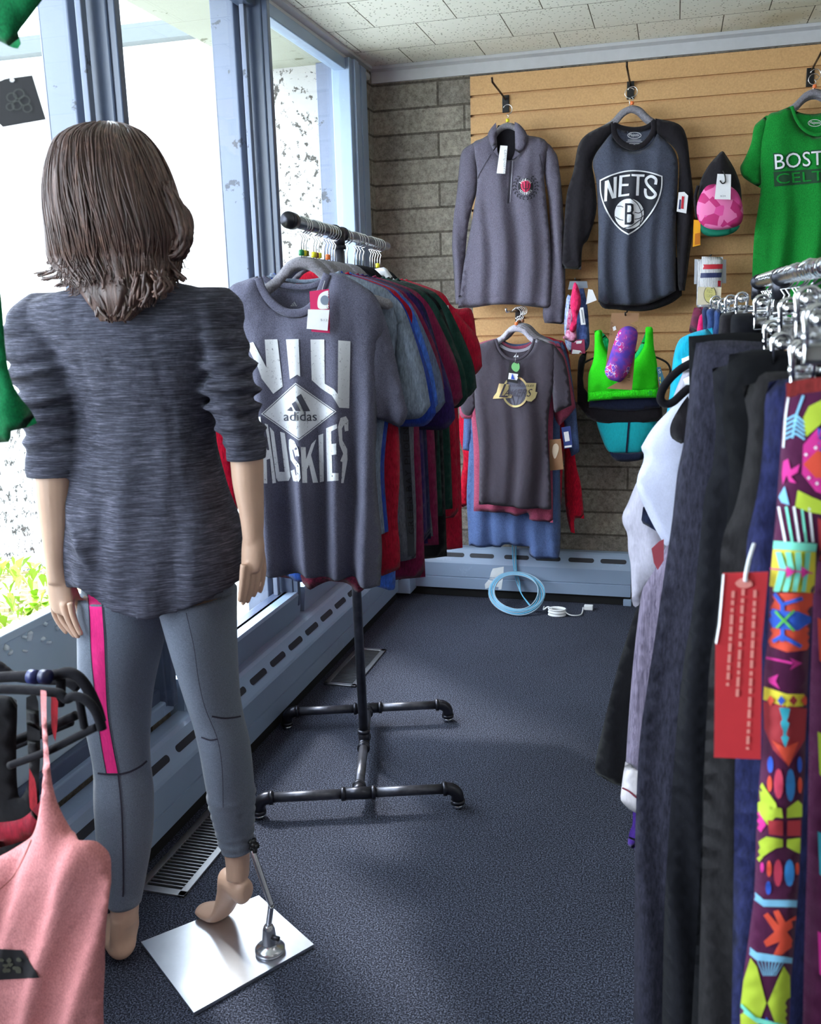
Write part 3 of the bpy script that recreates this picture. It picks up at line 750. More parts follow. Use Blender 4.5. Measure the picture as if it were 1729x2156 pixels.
sh_in = [(185, 1085, 1), (360, 1003), (565, 948), (755, 943), (940, 973), (1095, 1024, 1), (1090, 1180), (1040, 1362), (942, 1550), (805, 1725), (710, 1812), (600, 1880, 1), (492, 1812), (367, 1680), (258, 1482), (194, 1278)]
SO = [n2(*p[:2])+(() if len(p) < 3 else (1,)) for p in sh_out]; SI = [n2(*p[:2])+(() if len(p) < 3 else (1,)) for p in sh_in]
pt.poly(SO, M_shield, smooth=True, step=7); pt.add([cr(SO), cr(SI)], M_wht, step=3, up=1)
pt.poly([n2(*p) for p in [(245, 1090), (300, 1070), (375, 1290), (375, 1030), (425, 1020), (415, 1340), (350, 1355), (285, 1180), (275, 1390), (235, 1398)]], M_wht, up=1)
pt.poly([n2(*p) for p in [(465, 1005), (628, 985), (625, 1015), (508, 1030), (503, 1130), (606, 1128), (600, 1160), (500, 1165), (492, 1292), (615, 1275), (612, 1308), (445, 1328)]], M_wht, up=1)
pt.poly([n2(*p) for p in [(648, 982), (845, 988), (840, 1022), (768, 1020), (755, 1308), (712, 1306), (726, 1018), (646, 1012)]], M_wht, up=1)
pt.line([n2(*p) for p in [(1010, 1140), (1015, 1060), (940, 1015), (870, 1060), (880, 1130), (960, 1220), (1010, 1290), (960, 1340), (880, 1325), (855, 1260), (858, 1200)]], 5.8, M_wht, up=1, step=3)
pt.poly([n2(612+222*cos(a), 1582+228*sin(a)) for a in [k*pi/18 for k in range(36)]], M_wht, up=1)
for L in ([(640, 1355), (740, 1440), (800, 1580), (790, 1680), (760, 1780)], [(425, 1468), (480, 1468), (530, 1485)], [(690, 1560), (760, 1570), (815, 1530), (832, 1500)], [(400, 1625), (460, 1665), (530, 1680)], [(690, 1665), (770, 1650), (830, 1610)], [(530, 1800), (640, 1770), (740, 1700), (800, 1660)]): pt.line([n2(*p) for p in L], 1.6, M_shield, up=2)
pt.poly([n2(*p) for p in [(552, 1422), (640, 1424), (672, 1440), (678, 1530), (655, 1572), (682, 1600), (680, 1720), (650, 1745), (545, 1748)]], M_shield, up=2)
pt.poly([n2(*p) for p in [(590, 1455), (632, 1458), (640, 1475), (640, 1540), (625, 1558), (585, 1558)]], M_wht, up=3, step=3); pt.poly([n2(*p) for p in [(584, 1590), (632, 1592), (642, 1610), (640, 1690), (625, 1715), (580, 1716)]], M_wht, up=3, step=3)
pt.done('white and navy shield print with the word NETS over a ball marked B')
tag_card('side_tag', pl, [(1429, 407), (1441, 406), (1449, 414), (1445, 451), (1425, 447)], M_whtag, g, dy=-.035, marks=[('p', [(1436, 413), (1441, 414), (1439, 440), (1434, 439)], M_red), ('p', [(1431, 420), (1434, 420), (1433, 441), (1429, 440)], M_navyink)], label='white tag with a player silhouette')
hanger(pl, pl.tr(1331, 221)[0], pl.tr(1331, 221)[1], 'grey velvet hanger with orange size clip holding the raglan shirt', 'grey velvet hangers on the slatwall', clip='orange', y=.008, band=.026, hw=.15)
hanger(Plane(0, 4.03, 0), Plane(0, 4.03, 0).tr(1326, 228)[0], Plane(0, 4.03, 0).tr(1331, 224)[1], 'grey velvet hanger just behind the raglan shirt, mostly hidden', 'grey velvet hangers on the slatwall', band=.022, flip=-1, hw=.13)
# --- green T-shirt
pl = Plane(0, WY, 0); M_gr = cloth('kelly green jersey', (22, 128, 48), scale=(500, 500, 200))
g = garment('green_tshirt', 'bright green T-shirt lettered BOSTON, cut by the right edge above the chrome rail', 'T-shirt', pl)
S = folds(21, .024, .12, 1.9, 1.45)
bk = soft('back_panel', pl, [(1666, 226, 1), (1690, 236), (1716, 238), (1745, 232), (1762, 220, 1), (1755, 275), (1716, 292), (1680, 275)], M_gr, g, th=.004, dy=.02)
body = soft('body', pl, [(1664, 224, 1), (1640, 234), (1616, 245), (1600, 300), (1602, 395), (1588, 495), (1584, 590), (1586, 668, 1), (1660, 676), (1740, 672), (1842, 660, 1), (1838, 480), (1820, 380), (1818, 260), (1765, 222, 1), (1758, 262), (1738, 284), (1715, 289), (1692, 277), (1676, 255)], M_gr, g, th=.05, S=S)
soft('sleeve', pl, [(1620, 243), (1600, 254), (1588, 268), (1582, 300), (1570, 330), (1558, 352, 1), (1566, 374), (1602, 396, 1), (1606, 340), (1612, 290)], M_gr, g, th=.05, dy=.002, S=folds(22, .008, .07, 1.9, 1.5))
soft('sleeve', pl, [(1815, 245), (1848, 262), (1870, 330), (1872, 352, 1), (1830, 380, 1), (1822, 320)], M_gr, g, th=.05, dy=.004)
rib('collar', pl, [(1666, 226), (1676, 254), (1692, 275), (1715, 286), (1737, 281), (1756, 260), (1763, 222)], .012, M_gr, g, -.024)
pt = Print('neck_label_print', bk, bk, step=3); pt.line([(1716+14*cos(a), 259+7*sin(a)) for a in [k*pi/8 for k in range(16)]], 1.1, M_wht, closed=True); pt.text('Majestic', [(1705, 255), (1729, 255), (1729, 263), (1705, 263)], M_wht, up=1); pt.done()
pt = Print('chest_lettering', body, g, step=5)
pt.poly([(1629, 362), (1800, 350), (1800, 378), (1631, 393)], plain('dark green ghost print', (12, 62, 32), .8), up=0)
pt.text('BOSTON', [(1628, 322), (1802, 309), (1802, 343), (1630, 361)], plain('forest outline ink', (10, 74, 40), .8), bold=.075, up=1)
pt.text('BOSTON', [(1631, 325), (1800, 312), (1800, 340), (1633, 357)], M_wht, bold=.03, up=2)
pt.text('CELTICS', [(1634, 366), (1798, 354), (1798, 374), (1636, 388)], M_gr, bold=.03, up=1); pt.done('BOSTON in white over a dark green CELTICS bar')
hanger(pl, pl.tr(1716, 187)[0], pl.tr(1716, 186)[1], 'grey velvet hanger with orange size clip holding the green T-shirt', 'grey velvet hangers on the slatwall', clip='orange', y=.008, band=.026, hw=.15)
hanger(Plane(0, 4.04, 0), Plane(0, 4.04, 0).tr(1712, 200)[0], Plane(0, 4.04, 0).tr(1716, 196)[1], 'grey velvet hanger just behind the green T-shirt, mostly hidden', 'grey velvet hangers on the slatwall', band=.02, flip=-1, hw=.13)
# --- dark T-shirts on the lower hook
def tee_traced(nm, label, Y, m, body_px, sleeves, neck_px, back_px, S, group, th=.035, collar_w=.011, mc=None):
    pl = Plane(0, Y, 0); g = garment(nm, label, 'T-shirt', pl, group)
    bk = soft('back_panel', pl, back_px, m, g, th=.004, dy=.014) if back_px else None
    body = soft('body', pl, body_px, m, g, th=th, S=S)
    for k, s_ in enumerate(sleeves): soft('sleeve', pl, s_, m, g, th=th*.9, dy=.001, S=S)
    if neck_px: rib('collar', pl, neck_px, collar_w, mc or m, g, -.018)
    return pl, g, body, bk
LG = 'T-shirts on the lower slatwall hook'
M_lk = cloth('faded black jersey', (72, 66, 76), scale=(500, 500, 300), contrast=.08)
pl, g, body, bk = tee_traced('dark_tshirt', 'faded black T-shirt with a gold and white ball logo, front of the lower slatwall hook', 3.84, M_lk,
    [(1047, 713, 1), (1018, 722), (994, 738), (996, 800), (1002, 876), (1010, 957), (1010, 1061, 1), (1062, 1066), (1111, 1071), (1162, 1072, 1), (1160, 1006), (1154, 925), (1157, 860), (1168, 800), (1170, 735), (1150, 720), (1126, 711, 1), (1121, 735), (1105, 752), (1085, 758), (1066, 752), (1053, 737)],
    [[(1002, 732), (991, 740), (981, 772), (973, 820), (968, 846, 1), (974, 870), (990, 875), (1001, 856, 1), (1002, 800)], [(1160, 726), (1181, 744), (1190, 762), (1198, 800), (1204, 853, 1), (1186, 862), (1167, 870, 1), (1162, 800)]],
    [(1046, 714), (1053, 735), (1067, 751), (1085, 757), (1104, 751), (1119, 735), (1127, 713)], [(1047, 716, 1), (1066, 730), (1087, 735), (1108, 731), (1126, 714, 1), (1128, 745), (1087, 768), (1046, 745)], folds(31, .016, .10, 1.15, .6), LG)
pt = Print('neck_tape', bk, bk, step=4); pt.line([(1053, 727), (1070, 736), (1088, 739), (1106, 736), (1121, 727)], 6, plain('grey neck tape', (150, 146, 160), .8)); pt.poly([(1081, 752), (1086, 746), (1086, 752)], M_wht, up=1); pt.poly([(1087, 752), (1091, 747), (1092, 752)], M_wht, up=1); pt.done()
pt = Print('ball_logo', body, g, step=4); KL = 1/5.763
def l2(x, y): return (940+x*KL, 640+y*KL)
M_gold = plain('gold foil', (222, 205, 150), .3, .4); M_bgrey = plain('grey ink', (92, 92, 108), .7)
circ = lambda rx, ry: [l2(838+rx*cos(a), 1065+ry*sin(a)) for a in [k*pi/20 for k in range(40)]]
pt.poly(circ(150, 178), M_bgrey); pt.add([[Vector(p) for p in circ(160, 190)], [Vector(p) for p in circ(138, 166)]], M_gold, up=1, step=3)
pt.poly([l2(*p) for p in [(960, 958), (1092, 960), (1080, 1065), (1105, 1070), (1080, 1140), (1030, 1185), (985, 1180), (955, 1150), (985, 1050)]], M_gold, up=1)
for a, b_ in (((740, 1130), (790, 1215)), ((800, 1120), (830, 1225)), ((880, 1120), (850, 1225)), ((935, 1130), (895, 1215))): pt.line([l2(*a), l2(*b_)], 1, M_lk, smooth=False, up=1)
pt.poly([l2(*p) for p in [(640, 965), (765, 975), (740, 1095), (800, 1100), (790, 1140), (565, 1150), (575, 1120), (610, 1075)]], M_gold, up=1)
pt.text('L', [l2(668, 972), l2(775, 972), l2(745, 1132), l2(640, 1132)], M_lk, bold=.05, shear=.2, up=3)
pt.text('AKERS', [l2(700, 1035), l2(1045, 1030), l2(1030, 1125), l2(690, 1120)], M_lk, bold=.04, shear=.25, up=3)
pt.text('LOS ANGELES', [l2(750, 978), l2(1065, 978), l2(1060, 1003), l2(745, 1003)], M_lk, bold=.02, up=3, shear=.2); pt.done('gold and grey ball logo with dark lettering')
tag_card('hang_tag', pl, [(1076, 760), (1099, 763), (1093, 806), (1070, 802)], M_ink, g, dy=-.032, string=[(1090, 742), (1087, 762)], marks=[('s', [(1080, 765), (1087, 762), (1093, 766), (1094, 776), (1088, 783), (1080, 779), (1077, 772)], plain('green clover print', (120, 190, 120), .6)), ('p', [(1072, 785), (1094, 788), (1092, 801), (1070, 798)], M_whtag), ('p', [(1079, 786), (1084, 799), (1076, 798)], plain('blue print', (40, 80, 190), .5), 1)], label='black hang tag with green and white printing')
hanger(pl, pl.tr(1087, 686)[0], pl.tr(1087, 686)[1], 'pale velvet hanger with orange size clip holding the faded black T-shirt', 'pale hangers on the lower slatwall hook', m=M_velvetw, clip='orange', hw=.14, y=.004)
for k, (Y, dx, cl) in enumerate(((3.875, 2.5, 'brown'), (3.91, 5, 'brown'), (3.95, 8, None), (3.99, 11, 'brown'))):
    p2 = Plane(0, Y, 0); hanger(p2, p2.tr(1087+dx*1.2, 686)[0], p2.tr(1087, 683-k)[1], 'pale velvet hanger, number %s behind the faded black T-shirt' % ('two', 'three', 'four', 'five')[k], 'pale hangers on the lower slatwall hook', m=M_velvetw if k < 2 else M_velvet, clip=cl, hw=.14, y=.004)
M_bt = cloth('slate blue heather jersey', (84, 104, 150), scale=(500, 500, 200)); M_mr = cloth('dusty maroon heather jersey', (158, 72, 98), scale=(500, 500, 200)); M_rd = cloth('scarlet jersey', (200, 22, 52)); M_gb = cloth('grey blue jersey', (112, 124, 150))
tee_traced('maroon_tshirt', 'dusty maroon T-shirt showing its hem below the faded black T-shirt', 3.90, M_mr,
    [(1047, 712, 1), (1010, 722), (990, 740), (992, 860), (998, 960), (998, 1076, 1), (1062, 1080), (1088, 1086), (1112, 1080), (1114, 1096, 1), (1165, 1100, 1), (1164, 1000), (1166, 860), (1174, 735), (1150, 718), (1130, 710, 1), (1105, 748), (1088, 752), (1070, 748)],
    [[(1000, 730), (984, 748), (972, 800), (966, 850, 1), (972, 880), (1000, 880, 1)], [(1170, 728), (1190, 750), (1204, 810), (1212, 858, 1), (1200, 874), (1178, 896, 1), (1166, 860)]], None, [(1047, 712, 1), (1070, 726), (1088, 729), (1110, 724), (1130, 709, 1), (1128, 745), (1087, 765), (1048, 745)], folds(51, .010, .09, 1.1, .6), LG)
tee_traced('blue_tshirt', 'slate blue T-shirt hanging lowest behind the maroon one', 3.96, M_bt,
    [(1052, 711, 1), (1018, 720), (998, 738), (990, 860), (988, 944), (983, 1048), (987, 1149, 1), (1020, 1152), (1055, 1152, 1), (1066, 1146), (1114, 1153, 1), (1117, 1172), (1150, 1176), (1176, 1175, 1), (1180, 1120), (1180, 860), (1186, 735), (1160, 716), (1138, 709, 1), (1110, 744), (1090, 748), (1074, 742)],
    [[(1005, 730), (990, 745), (978, 860), (974, 947, 1), (991, 950, 1), (1000, 860)], [(1180, 728), (1196, 750), (1212, 850), (1221, 950, 1), (1203, 962, 1), (1186, 880)]], [(1053, 716), (1070, 728), (1090, 731), (1112, 727), (1134, 714)], [(1053, 711, 1), (1070, 722), (1090, 725), (1112, 721), (1136, 708, 1), (1130, 745), (1090, 762), (1056, 745)], folds(55, .014, .08, 1.1, .5), LG, mc=M_gb)
tee_traced('red_shirt', 'bright red long-sleeved shirt, rearmost on the lower slatwall hook', 4.03, M_rd,
    [(1060, 710, 1), (1020, 720), (1002, 738), (990, 860), (990, 1060, 1), (1180, 1080, 1), (1192, 860), (1194, 735), (1170, 714), (1142, 707, 1), (1115, 742), (1090, 745), (1076, 740)],
    [[(1002, 735), (984, 780), (970, 850), (965, 908), (975, 960), (970, 1010), (965, 1054), (968, 1071, 1), (984, 1064, 1), (988, 1000), (996, 900)], [(1186, 728), (1200, 760), (1208, 880), (1212, 967), (1224, 1022), (1230, 1093, 1), (1211, 1092), (1211, 1122, 1), (1201, 1119, 1), (1190, 1060), (1188, 960), (1186, 860)]], None, None, folds(58, .010, .09, 1.1, .6), LG)
p3_ = Plane(0, 3.87, 0)
tag_card('hang_tag', p3_, [(1182, 900), (1201, 897), (1206, 942), (1188, 945)], plain('blue card', (44, 62, 128), .6), None, dy=0, marks=[('p', [(1187, 910), (1197, 908), (1200, 928), (1190, 930)], M_whtag), ('p', [(1189, 939), (1204, 937), (1204, 941), (1189, 943)], M_whtag)], top=True)
o = COL.objects['hang_tag.001'] if 'hang_tag.001' in COL.objects else None
if o: tag(o, 'blue card tag with a white window hanging off the maroon sleeve', 'hang tag')
o = tag_card('kraft_tag', Plane(0, 3.86, 0), [(1157, 926), (1181, 924), (1187, 988), (1158, 991)], M_kraft, None, dy=0, marks=[('s', [(1165, 938), (1172, 934), (1177, 942), (1174, 956), (1168, 966), (1163, 952)], plain('pale print', (220, 200, 176), .7))], top=True)
tag(o, 'brown kraft tag hanging beside the right hem of the faded black T-shirt', 'hang tag')
# --- sports bras
M_neon = cloth('neon green knit', (60, 232, 36), (30, 190, 20), scale=(900, 900, 900), sheen=.1); M_neon2 = cloth('inner mint knit', (22, 190, 110)); M_teal = cloth('teal knit', (30, 178, 190), contrast=.06); M_nv = cloth('navy knit', (28, 34, 58))
pl = Plane(0, 3.90, 0); g = garment('sports_bra', 'neon green racerback sports bra hanging low on the slatwall', 'sports bra', pl)
soft('back_straps', pl, [(1268, 700, 1), (1279, 712), (1298, 744), (1320, 760), (1340, 742), (1356, 708), (1360, 694, 1), (1362, 730), (1340, 775), (1300, 775), (1270, 735)], M_neon2, g, th=.006, dy=.014)
nb = soft('cup_front', pl, [(1252, 696, 1), (1268, 694, 1), (1270, 720), (1279, 740), (1294, 758), (1312, 766), (1338, 755), (1354, 733), (1359, 710), (1359, 688, 1), (1375, 688, 1), (1377, 729), (1384, 769), (1386, 824, 1), (1310, 826), (1238, 830, 1), (1239, 790), (1249, 760), (1252, 730)], M_neon, g, th=.045, S=folds(60, .004, .06, 1.1, .9))
band = soft('underband', pl, [(1238, 822, 1), (1310, 820), (1386, 816, 1), (1386, 837, 1), (1310, 840), (1238, 845, 1)], cloth('neon green band', (52, 220, 32), sheen=.1), g, th=.05, dy=-.002)
pt = Print('brand_mark', band, band, step=2); pt.text('C', [(1366, 824), (1370, 824), (1370, 831), (1366, 831)], plain('teal ink', (20, 130, 110), .5), bold=.02); pt.text('C', [(1373, 824), (1369.5, 824), (1369.5, 831), (1373, 831)], plain('teal ink', (20, 130, 110), .5), bold=.02); pt.done()
tag_card('hang_tag', pl, [(1383, 773), (1391, 772), (1400, 800), (1389, 812)], plain('blue yellow card', (70, 130, 160), .5), g, dy=-.01, marks=[('p', [(1386, 795), (1391, 793), (1392, 808), (1388, 810)], plain('yellow ink', (230, 220, 60), .6)), ('t', 'S', [(1386, 777), (1391, 777), (1392, 786), (1387, 786)], M_wht)])
pl = Plane(0, 3.82, 0)
hb = garment('headband_card', 'kraft card holding a purple patterned headband in front of the neon sports bra', 'headband', pl)
cd_ = tag_card('backing_card', pl, [(1288, 659), (1346, 659), (1344, 676), (1328, 681), (1342, 690), (1331, 821), (1277, 818), (1302, 804), (1274, 785), (1283, 710)], M_kraft, hb, dy=0, th=.0015, marks=[('t', 'Alexa', [(1291, 676), (1291, 706), (1285, 706), (1285, 676)][::1], plain('brown ink', (120, 88, 62), .8)), ('t', '1 of 1', [(1322, 784), (1321, 800), (1327, 801), (1328, 785)], M_ink), ('p', [(1290, 689), (1296, 686), (1298, 694), (1292, 697)], M_whtag)])
M_purp = None
def purple_mat():
    m, t, b = nt('purple paisley knit'); v = t.nodes.new('ShaderNodeTexVoronoi'); v.inputs['Scale'].default_value = 70; c = coords(t); t.links.new(c, v.inputs['Vector'])
    n = noise(t, c, 16, 3); a = ramp(t, v.outputs['Distance'], [(.3, C3(120, 70, 190)), (.45, C3(225, 205, 235)), (.55, C3(196, 40, 140))], True); bb = ramp(t, n, [(.4, C3(190, 50, 130)), (.6, C3(90, 60, 180))])
    t.links.new(mixc(t, ramp(t, n, [(.45, (0, 0, 0, 1)), (.5, (1, 1, 1, 1))]), a, bb), b.inputs['Base Color']); b.inputs['Roughness'].default_value = .8; return m
soft('headband', pl, [(1318, 687), (1334, 689), (1343, 700), (1341, 722), (1335, 750), (1325, 782), (1308, 803), (1296, 802), (1282, 797), (1274, 781), (1281, 760), (1291, 728), (1303, 698)], purple_mat(), hb, th=.045, r=.03, dy=-.012, S=folds(61, .008, .035, 1.2, .9, slant=.4))
obj('card_hook', T([pl.tr(1317, 652)[0:1]+(0.15,)+pl.tr(1317, 656)[1:2], pl.tr(1317, 664)[0:1]+(.0,)+pl.tr(1317, 664)[1:2], pl.tr(1317, 664)[0:1]+(-.02,)+pl.tr(1317, 658)[1:2]], .003, 8), M_black, hb)
pl = Plane(0, 3.97, 0); g = garment('teal_sports_bra', 'teal zip-front sports bra with a dark hem hanging under the neon green one', 'sports bra', pl)
tb = soft('cup_front', pl, [(1250, 850, 1), (1388, 850, 1), (1382, 890), (1370, 925), (1354, 952), (1318, 955), (1284, 953), (1266, 920), (1254, 880)], M_teal, g, th=.05)
soft('hem_band', pl, [(1283, 951, 1), (1318, 954), (1355, 950, 1), (1353, 967), (1318, 972), (1294, 968)], M_nv, g, th=.05, dy=-.003)
pt = Print('zip', tb, g, step=4); pt.line([(1325, 884), (1322, 920), (1318, 968)], 4, M_nv, smooth=False); pt.poly([(1316, 962), (1321, 962), (1320, 969), (1315, 969)], M_steel, up=1); pt.done()
for k, (nm, lab, pts, mm_, Y) in enumerate((
    ('navy_sports_bra', 'navy sports bra, its band showing directly below the neon green one', [(1240, 800, 1), (1386, 800, 1), (1390, 858, 1), (1320, 866), (1240, 858, 1)], M_nv, 3.93),
    ('black_sports_bra', 'black sports bra with wide band just above the teal one', [(1218, 760), (1236, 740, 1), (1240, 830), (1392, 830, 1), (1396, 886, 1), (1320, 892), (1250, 886), (1216, 850, 1)], M_nb, 3.95))):
    p2 = Plane(0, Y, 0); tag(soft(nm, p2, pts, mm_, None, th=.04), lab, 'sports bra')
def loop_hanger(nm, Y, c, hw, label):
    p2 = Plane(0, Y, 0); u, z = p2.tr(*c); t_ = thing(nm, label, 'hanger', (u, Y, z), 0, 'black plastic hangers on the slatwall')
    P = [(-hw, 0, -.10), (-hw*1.06, 0, -.075), (-hw*.95, 0, -.04), (-hw*.55, 0, -.012), (0, 0, 0), (hw*.55, 0, -.012), (hw*.95, 0, -.04), (hw*1.06, 0, -.075), (hw, 0, -.10)]
    obj('hanger_body', T(cr3(P, 4), .004, 8), M_rubber, t_); obj('hook', T(hook_pts(0, 0), .0018, 8), M_black, t_); return t_
loop_hanger('bra_hanger', 3.97, (1316, 742), .17, 'black plastic hanger behind the neon green sports bra, arms showing both sides')
# --- headband packs
pl = Plane(0, 3.93, 0)
g = garment('headband_pack', 'bundle of pink and blue stretch headbands on a small hook between pullover and raglan shirt', 'headbands', pl)
M_pk = cloth('hot pink knit', (226, 44, 98)); M_pk2 = cloth('pink white knit', (238, 170, 196), (200, 60, 120), scale=(90, 90, 60)); M_bw = cloth('blue white knit', (60, 90, 160), (220, 224, 235), scale=(110, 110, 60))
soft('blue_headband', pl, [(1196, 620), (1190, 648), (1188, 690), (1192, 730), (1206, 740), (1214, 700), (1208, 640)], M_bw, g, th=.02, dy=.006)
soft('navy_headband', pl, [(1226, 600), (1236, 640), (1240, 690), (1240, 730), (1222, 742), (1214, 700), (1216, 620)], cloth('navy patterned knit', (40, 50, 90), (90, 110, 170), scale=(90, 90, 60)), g, th=.02, dy=.006)
soft('white_pink_headband', pl, [(1206, 612), (1198, 650), (1192, 700), (1186, 712), (1214, 720), (1212, 690), (1204, 688), (1206, 650), (1214, 622)], M_pk2, g, th=.014, dy=-.008)
soft('pink_headband', pl, [(1212, 594), (1206, 610), (1202, 640), (1206, 670), (1200, 692), (1206, 700), (1214, 694), (1216, 668), (1224, 640), (1221, 612)], M_pk, g, th=.022, dy=-.014)
tag_card('header_card', pl, [(1200, 592), (1236, 592), (1238, 606), (1196, 610)], plain('printed grey card', (120, 126, 138), .6), g, dy=.002)
tag_card('price_tag', pl, [(1239, 609), (1248, 610), (1257, 632), (1234, 641)], M_whtag, g, dy=-.004)
tag_card('barcode_tag', pl, [(1220, 648), (1229, 647), (1234, 683), (1224, 684)], M_whtag, g, dy=-.012, marks=[('l', [(1225, 652), (1229, 680)], 2.4, plain('grey print', (140, 140, 150), .6))])
tag_card('maroon_card', pl, [(1204, 716), (1231, 714), (1233, 744), (1203, 746)], plain('maroon card', (150, 40, 78), .6), g, dy=-.006, marks=[('p', [(1206, 736), (1222, 738), (1228, 745), (1204, 745)], M_whtag), ('p', [(1212, 718), (1226, 717), (1224, 723), (1214, 724)], M_whtag)])
obj('peg', T([(pl.tr(1213, 590)[0], .17, pl.tr(1213, 588)[1]), (pl.tr(1213, 592)[0], -.03, pl.tr(1213, 590)[1]), (pl.tr(1213, 592)[0], -.036, pl.tr(1213, 586)[1])], .0025, 8), M_black, g)
# --- caps
pl = Plane(0, 3.96, 0); M_camo = None
def camo():
    m, t, b = nt('pink camouflage mesh'); v = t.nodes.new('ShaderNodeTexVoronoi'); v.inputs['Scale'].default_value = 26; t.links.new(coords(t), v.inputs['Vector']); sp = t.nodes.new('ShaderNodeSeparateColor'); t.links.new(v.outputs['Color'], sp.inputs[0])
    t.links.new(ramp(t, sp.outputs[0], [(0, C3(196, 40, 116)), (.45, C3(228, 76, 156)), (.7, C3(234, 120, 176))], True), b.inputs['Base Color']); b.inputs['Roughness'].default_value = .7; return m
g = garment('baseball_cap', 'black cap with pink camouflage front panel hanging on the slatwall', 'cap', pl)
soft('crown', pl, [(1521, 318), (1530, 328), (1545, 352), (1558, 385), (1562, 420), (1562, 450), (1550, 470), (1500, 470), (1478, 450), (1470, 430), (1474, 385), (1490, 352), (1508, 330)], M_nb, g, th=.11, r=.05, S=folds(71, .006, .05, 1.9, 1.6))
soft('brim', pl, [(1484, 398), (1504, 390), (1530, 392), (1552, 408), (1563, 440), (1560, 470), (1540, 482), (1510, 486), (1484, 480), (1469, 462), (1468, 430)], camo(), g, th=.05, r=.05, dy=-.045)
obj('adjuster_strap', T(cr3(loc_pts(pl, [(1470, 392), (1464, 420), (1468, 460)], -.02), 5), .006, 8), M_nb, g)
tag_card('price_tag', pl, [(1509, 372), (1537, 373), (1536, 425), (1503, 424)], M_whtag, g, dy=-.085, marks=[('t', '$24', [(1517, 411), (1528, 411), (1528, 415), (1517, 415)], plain('grey print', (140, 140, 150), .6))])
obj('tag_loop', T(cr3(loc_pts(pl, [(1520, 366), (1524, 375), (1525, 388), (1519, 392), (1514, 386)], -.09), 5), .0022, 8), M_black, g)
g = tag(soft('green_cap_brim', Plane(0, 4.01, 0), [(1474, 470), (1500, 478), (1530, 480), (1558, 474), (1548, 488), (1524, 497), (1496, 498), (1478, 490)], plain('jade green twill', (22, 150, 120), .7), None, th=.05), 'jade green cap behind the pink one, only its brim showing below', 'cap')
o = tag_card('yellow_tag', Plane(0, 3.93, 0), [(1461, 463), (1475, 464), (1475, 516), (1459, 520)], plain('amber yellow card', (246, 170, 20), .5), None, dy=0, th=.012, top=True, marks=[('p', [(1464, 492), (1474, 490), (1474, 514), (1463, 516)], plain('dark amber ink', (196, 110, 10), .5))])
tag(o, 'amber yellow tag sticking out left of the pink cap', 'hang tag')
# --- socks
pl = Plane(0, 3.95, 0)
g = garment('crew_socks', 'pair of white ribbed crew socks with red and navy stripes, hanging below the caps', 'socks', pl)
def sock_mat():
    m, t, b = nt('white ribbed cotton'); w = t.nodes.new('ShaderNodeTexWave'); w.inputs['Scale'].default_value = 60; t.links.new(coords(t), w.inputs['Vector'])
    t.links.new(ramp(t, w.outputs['Fac'], [(.2, C3(190, 188, 196)), (.6, C3(238, 236, 240))]), b.inputs['Base Color']); b.inputs['Roughness'].default_value = .9; bump(t, b, w.outputs['Fac'], .002); return m
M_sock = sock_mat()
sk = soft('sock', pl, [(1478, 540, 1), (1523, 541, 1), (1520, 590), (1517, 650, 1), (1472, 648, 1), (1474, 590)], M_sock, g, th=.03, r=.02)
soft('sock', pl, [(1468, 546, 1), (1490, 544, 1), (1486, 650, 1), (1466, 648, 1)], M_sock, g, th=.02, dy=.014)
pt = Print('stripes', sk, sk, step=5); pt.poly([(1476, 557), (1522, 556), (1521, 566), (1475, 567)], M_red); pt.poly([(1476, 575), (1520, 574), (1519, 584), (1475, 585)], M_navyink); pt.poly([(1512, 591), (1518, 591), (1517, 603), (1512, 603)], M_red); pt.done()
tag_card('sock_band', pl, [(1470, 604), (1519, 605), (1516, 640), (1468, 642)], plain('cream paper band', (226, 214, 188), .7), g, dy=-.020, marks=[('s', [(1495+13*cos(a), 620+19*sin(a)) for a in [k*pi/8 for k in range(16)]], plain('dark print', (90, 84, 80), .6)), ('s', [(1495+12*cos(a), 620+17.5*sin(a)) for a in [k*pi/8 for k in range(16)]], plain('straw print', (214, 204, 130), .6), 1), ('t', 'PRO', [(1489, 610), (1500, 610), (1500, 617), (1489, 617)], plain('dark print', (90, 84, 80), .6)), ('t', 'SOCK', [(1488, 620), (1501, 620), (1501, 626), (1488, 626)], plain('dark print', (90, 84, 80), .6))])
tag_card('clear_header', pl, [(1463, 545), (1530, 546), (1530, 596), (1462, 598)], plain('frosted plastic', (190, 194, 204), .25), g, dy=.028)
obj('peg', T([(pl.tr(1497, 536)[0], .16, pl.tr(1497, 536)[1]), (pl.tr(1497, 538)[0], -.04, pl.tr(1497, 538)[1])], .003, 8), M_black, g)
# black bar low on the wall
p = on(938, 1036, 1, 4.12); q = on(966, 1036, 1, 4.12)
tag(obj('wall_bracket', B(p.x-.06, q.x+.01, 4.095, 4.13, p.z-.022, p.z+.024, .003), M_black, None, False), 'short black bracket bar on the block wall beside the lower T-shirts', 'bracket')
